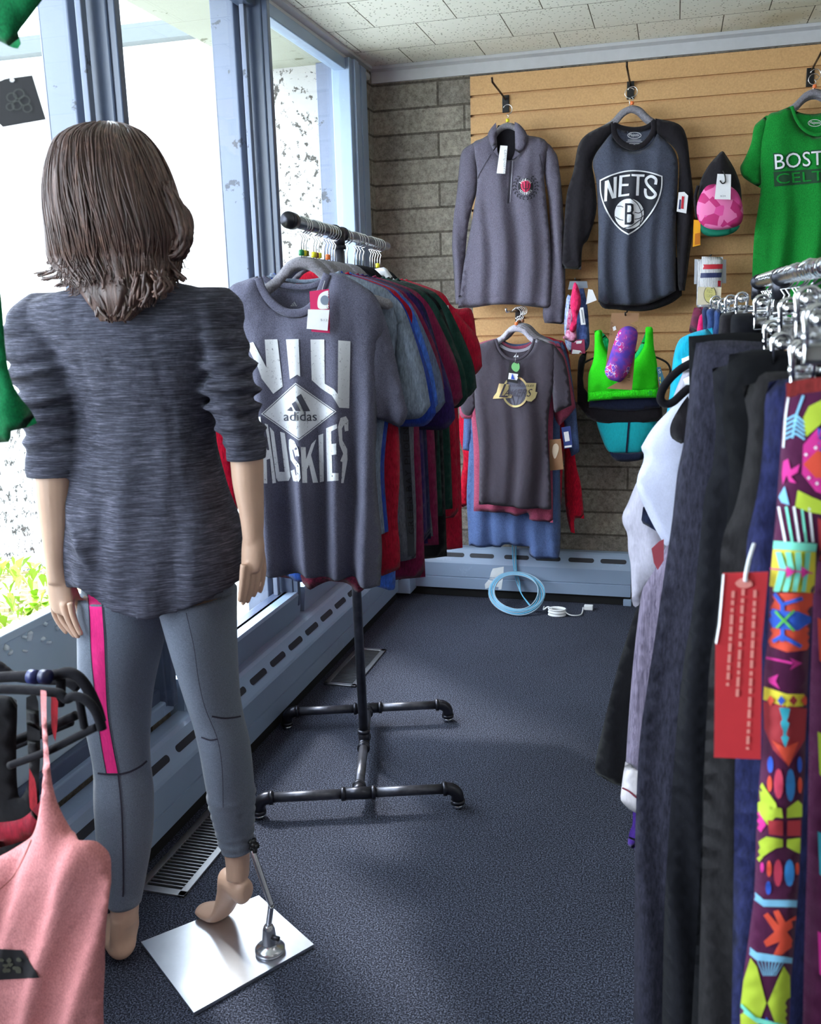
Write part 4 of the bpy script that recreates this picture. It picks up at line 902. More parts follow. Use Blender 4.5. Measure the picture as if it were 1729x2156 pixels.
# ------------------------------------------------------------------ pipe clothing rack
def pipe_mat():
    m, t, b = nt('dark steel pipe'); b.inputs['Metallic'].default_value = .75; b.inputs['Roughness'].default_value = .38
    t.links.new(ramp(t, noise(t, coords(t), 30, 4), [(.3, C3(70, 70, 78)), (.7, C3(98, 98, 108))]), b.inputs['Base Color']); return m
M_pipe = pipe_mat(); M_fit = plain('cast pipe fitting', (58, 58, 66), .34, .8)
rk = thing('pipe_clothing_rack', 'dark pipe clothing rack with H-shaped base standing on the carpet in the middle', 'clothing rack', (-.846, 2.438, 0))
R0 = Vector((-.846, 2.438, 0))
def rl(x, y, z): return Vector((x, y, z))-R0
BD = Vector((.949, .316, 0)); nT = rl(-.768, 2.150, .056); fT = rl(-.911, 2.672, .056); mT = rl(-.846, 2.438, .056)
PR = .0134
def pipe(a, b_, r=PR): return obj('pipe', T([a, b_], r, 20), M_pipe, rk)
def collar_(bm, p, d, r=.0185, L=.010): tube(bm, [p-d*L/2, p+d*L/2], r, 20)
for Tq, la, lb in ((nT, .262, .262), (fT, .258, .256)):
    a = Tq-BD*la; b_ = Tq+BD*lb
    pipe(a+BD*.03, Tq-BD*.03); pipe(Tq+BD*.03, b_-BD*.03)
    f = bmesh.new(); tube(f, [Tq-BD*.040, Tq+BD*.040], .0165, 20); collar_(f, Tq-BD*.040, BD); collar_(f, Tq+BD*.040, BD)
    dd = (mT-Tq).normalized(); tube(f, [Tq, Tq+dd*.036], .0165, 20); collar_(f, Tq+dd*.036, dd); obj('tee_fitting', f, M_fit, rk)
    for e, sg in ((a, -1), (b_, 1)):
        f = bmesh.new(); P = [e-BD*sg*.034]+[e-BD*sg*.026+BD*sg*.026*sin(k*pi/12)+Vector((0, 0, -.026*(1-cos(k*pi/12)))) for k in range(7)]+[e+Vector((0, 0, -.036))]
        tube(f, P, .0168, 20); collar_(f, e-BD*sg*.034, BD, .0190); collar_(f, e+Vector((0, 0, -.038)), Vector((0, 0, 1)), .0190)
        obj('elbow_foot', f, M_fit, rk); obj('floor_pad', T([e+Vector((0, 0, -.055)), e+Vector((0, 0, -.044))], .0145, 20), M_steel, rk)
dn = (nT-mT).normalized(); df = (fT-mT).normalized()
pipe(mT+dn*.03, nT-dn*.03); pipe(mT+df*.03, fT-df*.03)
f = bmesh.new(); tube(f, [mT+dn*.036, mT+df*.036], .0165, 20); collar_(f, mT+dn*.036, dn); collar_(f, mT+df*.036, df); tube(f, [mT, mT+Vector((0, 0, .036))], .0165, 20); collar_(f, mT+Vector((0, 0, .036)), Vector((0, 0, 1))); obj('tee_fitting', f, M_fit, rk)
RZ = 1.497
RN = Vector((-.832, 2.045, RZ)); RF = Vector((-.905, 3.02, RZ)); RD = (RF-RN).normalized()
def rail_at(y): return RN+(RF-RN)*((y-RN.y)/(RF.y-RN.y))
top = rail_at(2.438)
obj('post', T([mT+Vector((0, 0, .02)), top-R0-Vector((0, 0, .02))], PR, 20), M_pipe, rk)
M_film = plain('scuffed chrome pipe', (150, 152, 160), .25, .9)
obj('rail', T([RN-R0, RF-R0], PR, 20), M_film, rk)
f = bmesh.new(); tc = top-R0; tube(f, [tc-RD*.038, tc+RD*.038], .0168, 20); collar_(f, tc-RD*.038, RD, .019); collar_(f, tc+RD*.038, RD, .019); tube(f, [tc, tc-Vector((0, 0, .036))], .0168, 20); collar_(f, tc-Vector((0, 0, .036)), Vector((0, 0, 1)), .019); obj('top_tee_fitting', f, M_fit, rk)
f = bmesh.new(); tube(f, [RN-R0-RD*.022, RN-R0+RD*.012], .0185, 20); tube(f, [RN-R0-RD*.028, RN-R0-RD*.020], .0165, 20); obj('end_cap', f, M_fit, rk)
RRZ = atan2(.1, .995)
def rplane(y): p = rail_at(y); return Plane(p.x, p.y, RRZ)
# hangers and shirts on the rail: (y, hanger colour, clip)
HZ = RZ-.078+.004
HY = [(2.108, 0, 'green'), (2.126, 0, 'yellow'), (2.145, 0, 'olive'), (2.205, 0, 'yellow'), (2.226, 0, 'brown'), (2.25, 0, 'yellow'), (2.30, 0, None), (2.325, 0, 'orange'), (2.35, 0, None), (2.375, 0, None), (2.396, 0, None),
      (2.49, 0, None), (2.52, 0, None), (2.60, 1, None), (2.63, 1, None), (2.66, 1, None), (2.70, 1, None), (2.79, 1, None), (2.82, 1, None), (2.85, 1, None), (2.885, 1, 'yellow'), (2.92, 1, None)]
shirts = ['charcoal', 'pale grey', 'royal blue, nearest', 'red collared', 'royal blue, middle', 'steel blue', 'burgundy, nearer', 'deep violet', 'navy', 'burgundy, farther', 'white tagged', 'grey', 'maroon', 'dark green, nearer', 'dark green, farther', 'black', 'wine', 'navy, far end', 'black, far end', 'scarlet, nearer', 'scarlet, farther', 'scarlet, last']
for i, (y, blk, cl) in enumerate(HY):
    pl = rplane(y)
    hanger(pl, 0, HZ, '%s hanger%s carrying the %s garment on the pipe rack' % ('black velvet' if blk else 'grey velvet', (' with %s clip' % cl) if cl else '', shirts[i]), 'hangers on the pipe rack', m=M_velvetb if blk else M_velvet, clip=cl, hw=.20, band=.026 if i else .027, tilt=random.uniform(-.05, .05) if i else 0, hk=.051)
# front T-shirt
pl = rplane(2.094); M_t1 = cloth('slate heather jersey', (94, 93, 110), (66, 65, 80), scale=(620, 620, 420), contrast=.2)
g = garment('front_tshirt', 'slate heather T-shirt with big distressed lettering, frontmost on the pipe rack', 'T-shirt', pl, 'shirts on the pipe rack')
def S1(u, z):
    k = np.clip((1.30-z)/.40, .04, 1)
    r = lambda c, w, a, s=0.: a*np.exp(-((u-c-s*(z-.9))/w)**2)
    f = r(-.105, .022, .024)-r(-.058, .026, .022)+r(-.012, .020, .022)-r(.032, .024, .020, .03)+r(.070, .018, .016, .04)-r(.108, .018, .018, .05)+r(.150, .024, .026, .06)-r(.192, .02, .02)
    return .010+f*k*1.35 + .006*np.sin(u*70+z*9)*k*np.clip((.95-z)/.3, 0, 1)
bk = soft('back_panel', pl, [(546, 581, 1), (566, 597), (609, 607), (653, 606), (691, 586, 1), (700, 640), (660, 680), (590, 680), (550, 630)], M_t1, g, th=.004, dy=.03)
body = soft('body', pl, [(547, 581, 1), (520, 590), (488, 605), (470, 650), (500, 760), (528, 880), (540, 1000), (548, 1205, 1), (600, 1211), (640, 1209), (700, 1218), (740, 1216), (758, 1226), (802, 1231, 1), (806, 1150), (800, 1050), (796, 960), (797, 880), (794, 745), (808, 690), (800, 640), (776, 609), (730, 581), (697, 574, 1), (688, 603), (672, 640), (650, 661), (622, 666), (595, 658), (572, 638), (556, 612)], M_t1, g, th=.05, S=S1, step=.011)
soft('sleeve', pl, [(762, 602, 1), (780, 612), (796, 632), (810, 668), (824, 718), (842, 797), (859, 868, 1), (852, 888), (841, 898), (818, 893), (786, 874, 1), (772, 800), (770, 740), (768, 680)], M_t1, g, th=.045, dy=.010, S=S1)
soft('sleeve', pl, [(492, 604, 1), (466, 640), (450, 720), (436, 830), (434, 870, 1), (500, 880, 1), (505, 780), (486, 680)], M_t1, g, th=.045, dy=-.002, S=S1)
rib('collar', pl, [(548, 585), (558, 612), (575, 636), (598, 654), (622, 660), (647, 655), (668, 636), (684, 602), (693, 577)], .020, M_t1, g, -.016)
rib('back_collar', pl, [(548, 583), (566, 594), (609, 603), (653, 602), (692, 583)], .014, M_t1, g, .016)
M_dist = None
def distressed():
    m, t, b = nt('distressed white print'); c = coords(t); n = noise(t, c, 160, 6, .8)
    t.links.new(ramp(t, n, [(.36, C3(110, 108, 122)), (.41, C3(214, 214, 220))]), b.inputs['Base Color']); b.inputs['Roughness'].default_value = .75; return m
M_dist = distressed()
K2 = 400/1568
def t2(x, y): return (500+x*K2, 690+y*K2)
pt = Print('chest_print', body, g, step=6)
for P in ([(75, 135), (130, 118), (240, 330), (225, 98), (330, 95), (375, 485), (295, 545), (200, 420), (170, 330)],
          [(402, 97), (505, 93), (518, 403), (494, 388), (434, 425)],
          [(603, 97), (718, 97), (722, 462), (800, 510), (828, 550), (832, 104), (933, 112), (922, 665), (840, 660), (782, 560), (690, 500), (613, 432)],
          # HUSKIES
          [(165, 735), (190, 735), (205, 880), (245, 1010), (262, 1010), (225, 790), (250, 800), (318, 1280), (288, 1285), (268, 1080), (240, 1090), (245, 1285), (218, 1285), (190, 1000)],
          [(265, 818), (300, 858), (345, 1190), (390, 1190), (352, 858), (392, 870), (440, 1230), (425, 1262), (335, 1268), (318, 1240)],
          [(425, 925), (440, 915), (470, 935), (500, 1000), (512, 1060), (480, 1065), (462, 1000), (455, 1010), (470, 1080), (510, 1130), (522, 1240), (505, 1272), (462, 1265), (440, 1180), (472, 1170), (482, 1220), (490, 1215), (482, 1150), (440, 1090), (425, 990)],
          [(522, 985), (562, 985), (566, 1085), (610, 960), (650, 920), (606, 1050), (665, 1278), (622, 1280), (590, 1130), (572, 1170), (575, 1280), (535, 1280)],
          [(668, 888), (710, 873), (714, 1268), (680, 1275)],
          [(733, 830), (820, 795), (822, 830), (775, 855), (778, 960), (815, 955), (816, 1045), (780, 1050), (784, 1200), (833, 1200), (834, 1262), (742, 1268)],
          [(828, 820), (850, 745), (895, 730), (915, 765), (915, 850), (885, 855), (880, 800), (862, 830), (866, 930), (905, 1000), (908, 1090), (875, 1282), (855, 1282), (866, 1110), (848, 1100), (872, 1040), (840, 960)]):
    pt.poly([t2(*p) for p in P], M_dist)
dia = [(195, 712), (480, 455), (818, 692), (508, 930)]
def inset(k): c = (502, 695); return [t2(c[0]+(x-c[0])*k, c[1]+(y-c[1])*k) for x, y in dia]
pt.add([[Vector(p) for p in inset(1)], [Vector(p) for p in inset(.965)]], M_dist, step=5); pt.poly(inset(.93), M_dist)
M_dk = plain('slate print gap', (66, 66, 80), .8)
for P in ([(412, 682), (444, 652), (458, 688), (414, 688)], [(450, 628), (480, 606), (522, 688), (482, 688)], [(486, 572), (524, 545), (600, 688), (545, 690)]): pt.poly([t2(*p) for p in P], M_dk, up=1)
pt.text('adidas', [t2(384, 692), t2(655, 692), t2(655, 768), t2(384, 768)], M_dk, bold=.03, up=1)
pt.done('distressed white NIU HUSKIES lettering around a diamond')
pt = Print('neck_print', bk, bk, step=2.5)
for P in ([(612, 643), (614, 641), (618, 645), (612, 645)], [(615, 640), (617, 638), (621, 645), (619, 645)], [(618, 637), (620, 635), (626, 645), (623, 645)]): pt.poly(P, plain('light grey print', (150, 150, 158), .6))
pt.done()
tg = tag_card('hang_tag', pl, [(663, 614), (703, 609), (705, 700), (667, 697)], plain('magenta card', (206, 20, 92), .5), g, dy=-.045, string=[(694, 592), (688, 612)], marks=[('s', [(672, 622), (690, 612), (700, 622), (702, 645), (690, 650), (670, 648)], M_whtag), ('s', [(684+9*cos(a), 632+10*sin(a)) for a in [k*pi/8 for k in range(16)]], plain('grey blue print', (120, 130, 150), .5), 1), ('t', 'VIP', [(688, 646), (703, 646), (703, 652), (688, 652)], M_ink)], label='magenta and white hang tag')
tag_card('price_tag', pl, [(661, 651), (705, 652), (701, 695), (658, 691)], M_whtag, g, dy=-.049, marks=[('t', '$12', [(675, 671), (690, 672), (690, 677), (675, 676)], plain('grey print', (140, 140, 150), .6))], label='white price tag')
# other shirts: y, name label, colour, half body, length, sleeve u, sleeve z, seed
def rack_tee(i, y, label, m, hb=.235, L=.72, su=.285, sz=1.08, hem=0, sw=.10):
    pl = rplane(y); g = garment('tshirt', label, 'T-shirt', pl, 'shirts on the pipe rack'); top = 1.385
    s_ = folds(100+i, .004, .085, 1.3, .8)
    o = [(.085, top, 1), (.15, top-.022), (.205, top-.052), (.225, top-.12), (min(.222, hb+.03), top-.25), (hb, top-.45), (hb+.005, top-L, 1), (.12, top-L-.012), (0, top-L-.005+hem), (-.12, top-L-.012), (-hb, top-L, 1), (-hb, top-.45), (-min(.222, hb+.03), top-.25), (-.225, top-.12), (-.205, top-.052), (-.15, top-.022), (-.085, top, 1), (-.06, top-.06), (0, top-.085), (.06, top-.06)]
    soft('body', pl, o, m, g, th=.014, r=.03, S=s_, px=False, step=.022)
    for sd in (1, -1):
        q = [(.195, top-.045, 1), (.235, top-.09), (su-.015, sz+.09), (su, sz, 1), (su-.03, sz-.03), (su-sw, sz-.03, 1), (.205, top-.22), (.212, top-.12)]
        soft('sleeve', pl, [(sd*p[0],)+tuple(p[1:]) for p in (q if sd > 0 else q[::-1])], m, g, th=.022, dy=-.002, S=folds(130+i, .005, .05, 1.3, 1.), px=False, step=.022)
    P = [Vector((u, .004, z)) for u, z in [(-.085, top), (-.05, top-.012), (0, top-.018), (.05, top-.012), (.085, top)]]
    obj('collar', T(cr3(P, 4), .005, 8), m, g); return g
cR = cloth('dark red jersey', (158, 20, 44)); cB = cloth('royal blue jersey', (36, 62, 150)); cB2 = cloth('bright blue heather', (60, 100, 190)); cG = cloth('pale steel jersey', (118, 128, 146)); cS = cloth('steel blue heather', (92, 104, 132))
cM = cloth('burgundy jersey', (112, 26, 62)); cV = cloth('deep violet jersey', (46, 30, 84)); cN = cloth('navy jersey', (34, 36, 70)); cW = cloth('white jersey', (210, 212, 220)); cD = cloth('bottle green jersey', (22, 52, 46)); cK = cloth('black mesh', (18, 17, 22)); cA = cloth('scarlet heather jersey', (170, 22, 50))
data = [(2.126, 'pale steel T-shirt directly behind the front shirt on the pipe rack', cG, .165, .62, .290, 1.075), (2.145, 'royal blue T-shirt, second blue edge behind the front shirt', cB, .17, .62, .300, 1.055),
        (2.205, 'dark red T-shirt whose red back collar shows inside the front shirt neck', cR, .17, .62, .25, 1.15), (2.226, 'royal blue T-shirt whose long hem peeks out lowest under the front shirt', cB2, .175, .62, .292, 1.07),
        (2.25, 'steel blue heather T-shirt with pale shoulder seam on the pipe rack', cS, .175, .62, .305, 1.07), (2.30, 'burgundy T-shirt behind the steel blue one', cM, .23, .78, .295, 1.10),
        (2.35, 'deep violet T-shirt, its sleeve dark beside the blue sleeves', cV, .23, .70, .315, 1.02), (2.40, 'navy T-shirt tucked among the violet and burgundy shirts', cN, .23, .70, .29, 1.06),
        (2.49, 'burgundy T-shirt with bright shoulder, just past the rack post', cM, .235, .74, .315, 1.06), (2.60, 'bottle green T-shirt whose sleeve hangs past the burgundy one', cD, .23, .68, .315, 1.05),
        (2.66, 'black T-shirt between the green ones on the pipe rack', cK, .23, .82, .30, 1.05), (2.79, 'bottle green T-shirt, its collar under a white label', cD, .23, .70, .315, 1.06),
        (2.85, 'scarlet heather T-shirt with small white sleeve print', cA, .24, .74, .325, 1.12), (2.92, 'scarlet heather T-shirt, last on the far end of the pipe rack', cA, .24, .86, .30, 1.20)]
rt = []
for i, d in enumerate(data): rt.append(rack_tee(i, *d))
soft('collar_band', rplane(2.205), [(570, 584, 1), (600, 572), (640, 568), (690, 566, 1), (694, 596, 1), (650, 604), (610, 604), (575, 602, 1)], cloth('bright red collar', (206, 30, 56)), rt[2], th=.006)
pt = Print('sleeve_print', [c for c in rt[12].children if c.name.startswith('sleeve')][:1], rt[12], step=3)
pt.poly([(936, 652), (944, 640), (946, 652)], M_wht); pt.poly([(938, 663), (943, 660), (948, 668), (944, 670)], M_wht); pt.done()
tag(soft('neck_label', rplane(2.76), [(789, 566, 1), (812, 562, 1), (832, 590, 1), (824, 594, 1), (808, 586), (800, 590, 1)], M_wht, None, th=.006), 'crumpled white label standing above the green collar at the far end', 'label')
# long pieces below, traced at their own depth
def long_piece(nm, label, cat, y, pts, m, amp=.008, th=.03):
    pl = rplane(y); o = soft(nm, pl, pts, m, None, th=th, S=folds(int(y*1000), amp, .06, 1.2, .7)); tag(o, label, cat, 'long garments low on the pipe rack'); return o
long_piece('red_jersey', 'plain red long top hanging right of the front shirt hem', 'top', 2.165, [(560, 700, 1), (800, 700, 1), (818, 880), (838, 900), (842, 1000), (838, 1090), (843, 1150), (843, 1198, 1), (806, 1212, 1), (700, 1200), (580, 1200, 1)], cR)
gb = long_piece('lettered_pants', 'grey pants with a black stripe lettered down the side, right of the red top', 'pants', 2.27, [(620, 760, 1), (846, 760, 1), (868, 850), (872, 960), (876, 1060), (876, 1120), (875, 1176, 1), (842, 1182, 1), (720, 1190), (620, 1190, 1)], cloth('ash grey fleece', (96, 98, 108)))
pt = Print('side_stripe', gb, gb, step=5)
pt.poly([(842, 880), (860, 880), (866, 990), (871, 1090), (873, 1170), (860, 1172), (855, 1090), (848, 980)], plain('dark stripe ink', (48, 50, 60), .7))
L_ = 'GREEN BAY PHOENIX'; yb = 1124
for ch in L_:
    if ch != ' ':
        xx = 866-(1124-yb)*.055
        pt.text(ch, [(xx-6, yb), (xx-6, yb-13), (xx+6, yb-13.5), (xx+6, yb-.5)], plain('black letter ink', (12, 12, 16), .6), bold=.04, up=1, step=2)
    yb -= 16 if ch != ' ' else 9
pt.done('black stripe with GREEN BAY PHOENIX reading upwards')
long_piece('grey_pants', 'plain grey pants hanging behind the lettered pair', 'pants', 2.44, [(640, 770, 1), (880, 770, 1), (892, 880), (900, 960), (898, 1030), (908, 1080), (913, 1128, 1), (880, 1126), (860, 1130), (680, 1130, 1)], cloth('slate grey fleece', (84, 88, 98)))
long_piece('black_shorts', 'black mesh shorts low behind the lettered pants', 'shorts', 2.54, [(680, 900, 1), (868, 900, 1), (872, 1100), (871, 1190, 1), (842, 1222, 1), (800, 1205), (690, 1200, 1)], cK)
long_piece('maroon_shorts', 'maroon shorts beside the corner of the two heaters', 'shorts', 2.74, [(700, 900, 1), (896, 900, 1), (895, 1050), (900, 1158, 1), (876, 1166, 1), (720, 1150, 1)], cM)
long_piece('dark_pants', 'near-black pants left of the bright red top', 'pants', 2.57, [(700, 820, 1), (916, 820, 1), (922, 900), (918, 1040, 1), (896, 1046), (780, 1046, 1)], cK)
long_piece('scarlet_jersey', 'bright scarlet long top nearest the block wall on the pipe rack', 'top', 2.88, [(720, 760, 1), (924, 760, 1), (934, 840), (938, 960), (939, 1040, 1), (908, 1046, 1), (760, 1040, 1)], cA)
long_piece('patterned_shirt', 'black patterned top poking out behind the scarlet one', 'top', 2.96, [(800, 840, 1), (936, 850, 1), (948, 900), (958, 945), (963, 966), (942, 976, 1), (820, 970, 1)], cloth('black white pattern knit', (28, 28, 32), (90, 90, 96), scale=(60, 60, 60)))
long_piece('lace_hem_top', 'maroon lace-hemmed top whose points show under the front shirt', 'top', 2.178, [(600, 1000, 1), (790, 1000, 1), (782, 1200), (770, 1236), (752, 1247), (735, 1232), (700, 1222), (668, 1234), (650, 1242), (634, 1226, 1)], cloth('maroon lace knit', (112, 30, 56), (40, 14, 26), scale=(120, 120, 120)))
long_piece('royal_blue_top', 'royal blue top whose hem shows beneath the front shirt on both sides', 'top', 2.19, [(560, 900, 1), (826, 900, 1), (832, 1200), (828, 1245, 1), (800, 1237), (750, 1226), (690, 1216), (640, 1226), (596, 1212), (566, 1206, 1)], cB2)
long_piece('red_white_jacket', 'red sleeve with white top edge between the mannequin torso and its right arm', 'jacket', 2.40, [(420, 800, 1), (470, 850), (480, 900), (490, 960), (497, 1010), (500, 1075), (480, 1100, 1), (440, 1090, 1)], cloth('bright red knit', (214, 18, 52)))
# ------------------------------------------------------------------ mannequin
def loft(bm, rings, seg=28, sub=4, cap=True, fn=None):
    """rings: (centre, half width vector, half depth vector); smooth tube of ellipses"""
    C_ = cr3([r[0] for r in rings], sub); A_ = cr3([r[1] for r in rings], sub); D_ = cr3([r[2] for r in rings], sub); R_ = []
    n = len(C_)
    for i in range(n):
        ring = []
        for k in range(seg):
            a = 2*pi*k/seg; p = C_[i]+A_[i]*cos(a)+D_[i]*sin(a)
            if fn: p = fn(p, i/(n-1), a, C_[i])
            ring.append(bm.verts.new(p))
        R_.append(ring)
    for i in range(n-1):
        for k in range(seg): bm.faces.new((R_[i][k], R_[i][(k+1) % seg], R_[i+1][(k+1) % seg], R_[i+1][k]))
    if cap:
        for ring, rev in ((R_[0], 1), (R_[-1], 0)):
            c = bm.verts.new(sum((v.co for v in ring), Vector())/seg)
            for k in range(seg): bm.faces.new((c, ring[(k+1) % seg], ring[k]) if rev else (c, ring[k], ring[(k+1) % seg]))
    return bm
def pr_(pxL, pxR, py, Y, dep, yc=None):
    """ring seen between two pixels at depth Y"""
    L = on(pxL, py, 1, Y); R_ = on(pxR, py, 1, Y); c = (L+R_)/2; h = (R_-L)/2; h.z *= .3; h.y = 0
    c.y = Y if yc is None else yc
    return (c, h, Vector((0, dep, 0)))
MB = Vector((-.90, 1.58, 0))
man = thing('mannequin', 'female mannequin seen from behind, in charcoal jacket and grey leggings with pink stripe', 'mannequin', MB)
def mfix(o):
    o.data.transform(Matrix.Translation(-MB)); return o
def remesh(o, vox, it=3, fac=.5):
    m_ = o.modifiers.new('remesh', 'REMESH'); m_.mode = 'VOXEL'; m_.voxel_size = vox; m_.use_smooth_shade = True
    s_ = o.modifiers.new('smooth', 'SMOOTH'); s_.factor = fac; s_.iterations = it; return o
M_skin = plain('satin beige mannequin skin', (206, 168, 146), .42)
bm = bmesh.new()
# head, neck
hc = on(238, 440, 1, 1.50)
loft(bm, [(hc+Vector((0, .0, .125)), Vector((.012, 0, 0)), Vector((0, .014, 0))), (hc+Vector((0, 0, .115)), Vector((.045, 0, 0)), Vector((0, .055, 0))), (hc+Vector((0, 0, .07)), Vector((.072, 0, 0)), Vector((0, .090, 0))), (hc+Vector((0, .005, .01)), Vector((.075, 0, 0)), Vector((0, .096, 0))),
          (hc+Vector((0, .02, -.05)), Vector((.062, 0, 0)), Vector((0, .078, 0))), (hc+Vector((0, .045, -.095)), Vector((.040, 0, 0)), Vector((0, .048, 0))), (hc+Vector((0, .062, -.115)), Vector((.015, 0, 0)), Vector((0, .02, 0)))])
loft(bm, [(hc+Vector((0, .098, .03)), Vector((.006, 0, 0)), Vector((0, .006, 0))), (hc+Vector((0, .106, -.005)), Vector((.010, 0, 0)), Vector((0, .016, 0))), (hc+Vector((0, .098, -.025)), Vector((.013, 0, 0)), Vector((0, .010, 0)))], 10)
for sx in (-1, 1): loft(bm, [(hc+Vector((sx*.075, .01, .03)), Vector((.008, 0, 0)), Vector((0, .012, 0))), (hc+Vector((sx*.080, .005, .01)), Vector((.008, 0, 0)), Vector((0, .018, 0))), (hc+Vector((sx*.074, .012, -.02)), Vector((.006, 0, 0)), Vector((0, .008, 0)))], 10)
loft(bm, [(hc+Vector((0, -.005, -.06)), Vector((.048, 0, 0)), Vector((0, .050, 0))), (hc+Vector((.005, -.012, -.13)), Vector((.046, 0, 0)), Vector((0, .048, 0))), (hc+Vector((.01, -.01, -.19)), Vector((.075, 0, 0)), Vector((0, .055, 0)))])
# torso under the jacket
loft(bm, [pr_(225, 325, 600, 1.52, .045), pr_(95, 440, 660, 1.53, .060), pr_(170, 430, 760, 1.55, .075), pr_(210, 415, 900, 1.57, .065), pr_(205, 435, 1040, 1.575, .075), pr_(200, 460, 1180, 1.58, .085), pr_(205, 462, 1235, 1.58, .070), pr_(262, 398, 1262, 1.585, .03)], 32)
# arms (upper arm to wrist)
def armrings(L): return [(on(x, y, 1, Y), Vector((w, 0, 0)), Vector((0, d, 0))) for x, y, Y, w, d in L]
LA = [(95, 650, 1.515, .026, .030), (100, 740, 1.51, .028, .030), (112, 860, 1.49, .028, .030), (116, 950, 1.485, .0310, .034), (118, 985, 1.482, .0350, .037), (118, 1030, 1.48, .0345, .037), (120, 1110, 1.475, .0285, .030), (122, 1180, 1.47, .0215, .025), (124, 1225, 1.465, .0215, .020)]
RA = [(452, 640, 1.54, .024, .030), (476, 720, 1.54, .026, .030), (496, 830, 1.535, .026, .030), (512, 915, 1.53, .024, .028), (519, 955, 1.53, .0285, .033), (523, 1020, 1.53, .0265, .032), (531, 1090, 1.53, .0205, .026), (533, 1140, 1.53, .0175, .022)]
loft(bm, armrings(LA), 20); loft(bm, armrings(RA), 20)
def finger(pts, Y, r0, r1):
    P = [on(p[0], p[1], 1, Y+(p[2] if len(p) > 2 else 0)) for p in pts]; P = cr3(P, 4); n = len(P)
    tube(bm, P, r0, 10, rr=[(r0+(r1-r0)*i/(n-1))*(.72 if i == n-1 else 1) for i in range(n)])
# left hand: back of the hand towards the camera, fingers down and slightly inward
loft(bm, [(on(124, 1205, 1, 1.468), Vector((.022, 0, 0)), Vector((0, .017, 0))), (on(127, 1240, 1, 1.465), Vector((.027, 0, -.002)), Vector((0, .015, 0))), (on(131, 1272, 1, 1.462), Vector((.026, 0, -.004)), Vector((0, .013, 0))), (on(134, 1292, 1, 1.46), Vector((.022, 0, -.004)), Vector((0, .010, 0)))], 18)
finger([(111, 1268), (116, 1295), (129, 1318), (142, 1334)], 1.474, .0066, .0046)
finger([(122, 1270), (129, 1300), (145, 1324), (160, 1342)], 1.462, .0070, .0048)
finger([(134, 1270), (142, 1300), (154, 1325), (166, 1344)], 1.452, .0070, .0048)
finger([(148, 1268), (154, 1296), (163, 1320), (172, 1338)], 1.444, .0068, .0048)
finger([(148, 1230, .012), (161, 1258, .028), (168, 1285, .038), (169, 1304, .042)], 1.458, .0088, .0060)
# right hand
loft(bm, [(on(533, 1125, 1, 1.53), Vector((.0180, 0, 0)), Vector((0, .020, 0))), (on(533, 1155, 1, 1.528), Vector((.0215, 0, 0)), Vector((0, .019, 0))), (on(531, 1185, 1, 1.525), Vector((.0205, 0, 0)), Vector((0, .015, 0))), (on(527, 1203, 1, 1.522), Vector((.0175, 0, 0)), Vector((0, .011, 0)))], 18)
finger([(513, 1188), (510, 1220), (507, 1248), (504, 1268)], 1.500, .0066, .0045)
finger([(522, 1192), (521, 1225), (516, 1252), (511, 1274)], 1.511, .0068, .0046)
finger([(532, 1192), (532, 1222), (527, 1248), (520, 1270)], 1.523, .0068, .0046)
finger([(542, 1188), (544, 1215), (540, 1238), (533, 1257)], 1.535, .0064, .0044)
finger([(548, 1158, .010), (553, 1190, .016), (552, 1220, .018), (546, 1248, .016)], 1.534, .0084, .0056)
# legs
LL = [pr_(182, 352, 1245, 1.55, .095), pr_(181, 336, 1340, 1.545, .090), pr_(181, 312, 1460, 1.54, .075), pr_(197, 307, 1550, 1.53, .062), pr_(207, 308, 1610, 1.525, .058), pr_(209, 314, 1680, 1.515, .062), pr_(214, 313, 1770, 1.505, .055), pr_(226, 302, 1850, 1.50, .040), pr_(233, 293, 1900, 1.495, .034), pr_(234, 290, 1940, 1.495, .034)]
RL = [pr_(345, 486, 1250, 1.56, .095), pr_(372, 487, 1350, 1.56, .085), pr_(399, 495, 1455, 1.565, .068), pr_(415, 506, 1515, 1.57, .058), pr_(428, 519, 1570, 1.575, .058), pr_(442, 528, 1650, 1.585, .056), pr_(454, 529, 1710, 1.595, .046), pr_(466, 528, 1765, 1.60, .036), pr_(474, 527, 1810, 1.60, .031), pr_(476, 526, 1845, 1.598, .031)]
def shr(R_, k): return [(c, a*(1-k/a.length), d*(1-k/d.length)) for c, a, d in R_]
loft(bm, shr(LL, .004), 24); loft(bm, shr(RL, .004), 24)
# left foot (pointing away, heel up) and right foot on tiptoe
loft(bm, [(on(262, 1925, 1, 1.495), Vector((.026, 0, 0)), Vector((0, .032, 0))), (on(262, 1960, 1, 1.50), Vector((.026, 0, 0)), Vector((0, .036, 0))), (Vector((-1.064, 1.492, .036)), Vector((.027, .012, 0)), Vector((-.012, .026, .02))), (Vector((-1.094, 1.520, .030)), Vector((.026, .018, 0)), Vector((-.008, .010, .028))), (Vector((-1.130, 1.560, .021)), Vector((.029, .021, 0)), Vector((-.002, .004, .019))), (Vector((-1.150, 1.590, .014)), Vector((.020, .014, 0)), Vector((0, .002, .010)))], 20)
ank = on(500, 1850, 1, 1.60); hl = on(520, 1885, 1, 1.585); toe = Vector((-.958, 1.655, .022)); ball = Vector((-.912, 1.640, .030))
fd = (toe-ank); fd.z = 0; fd.normalize(); sd = Vector((-fd.y, fd.x, 0))
def fr_(c, w, up, t=0): return (c, sd*w, (Vector((0, 0, 1))*cos(t)+fd*sin(t))*up)
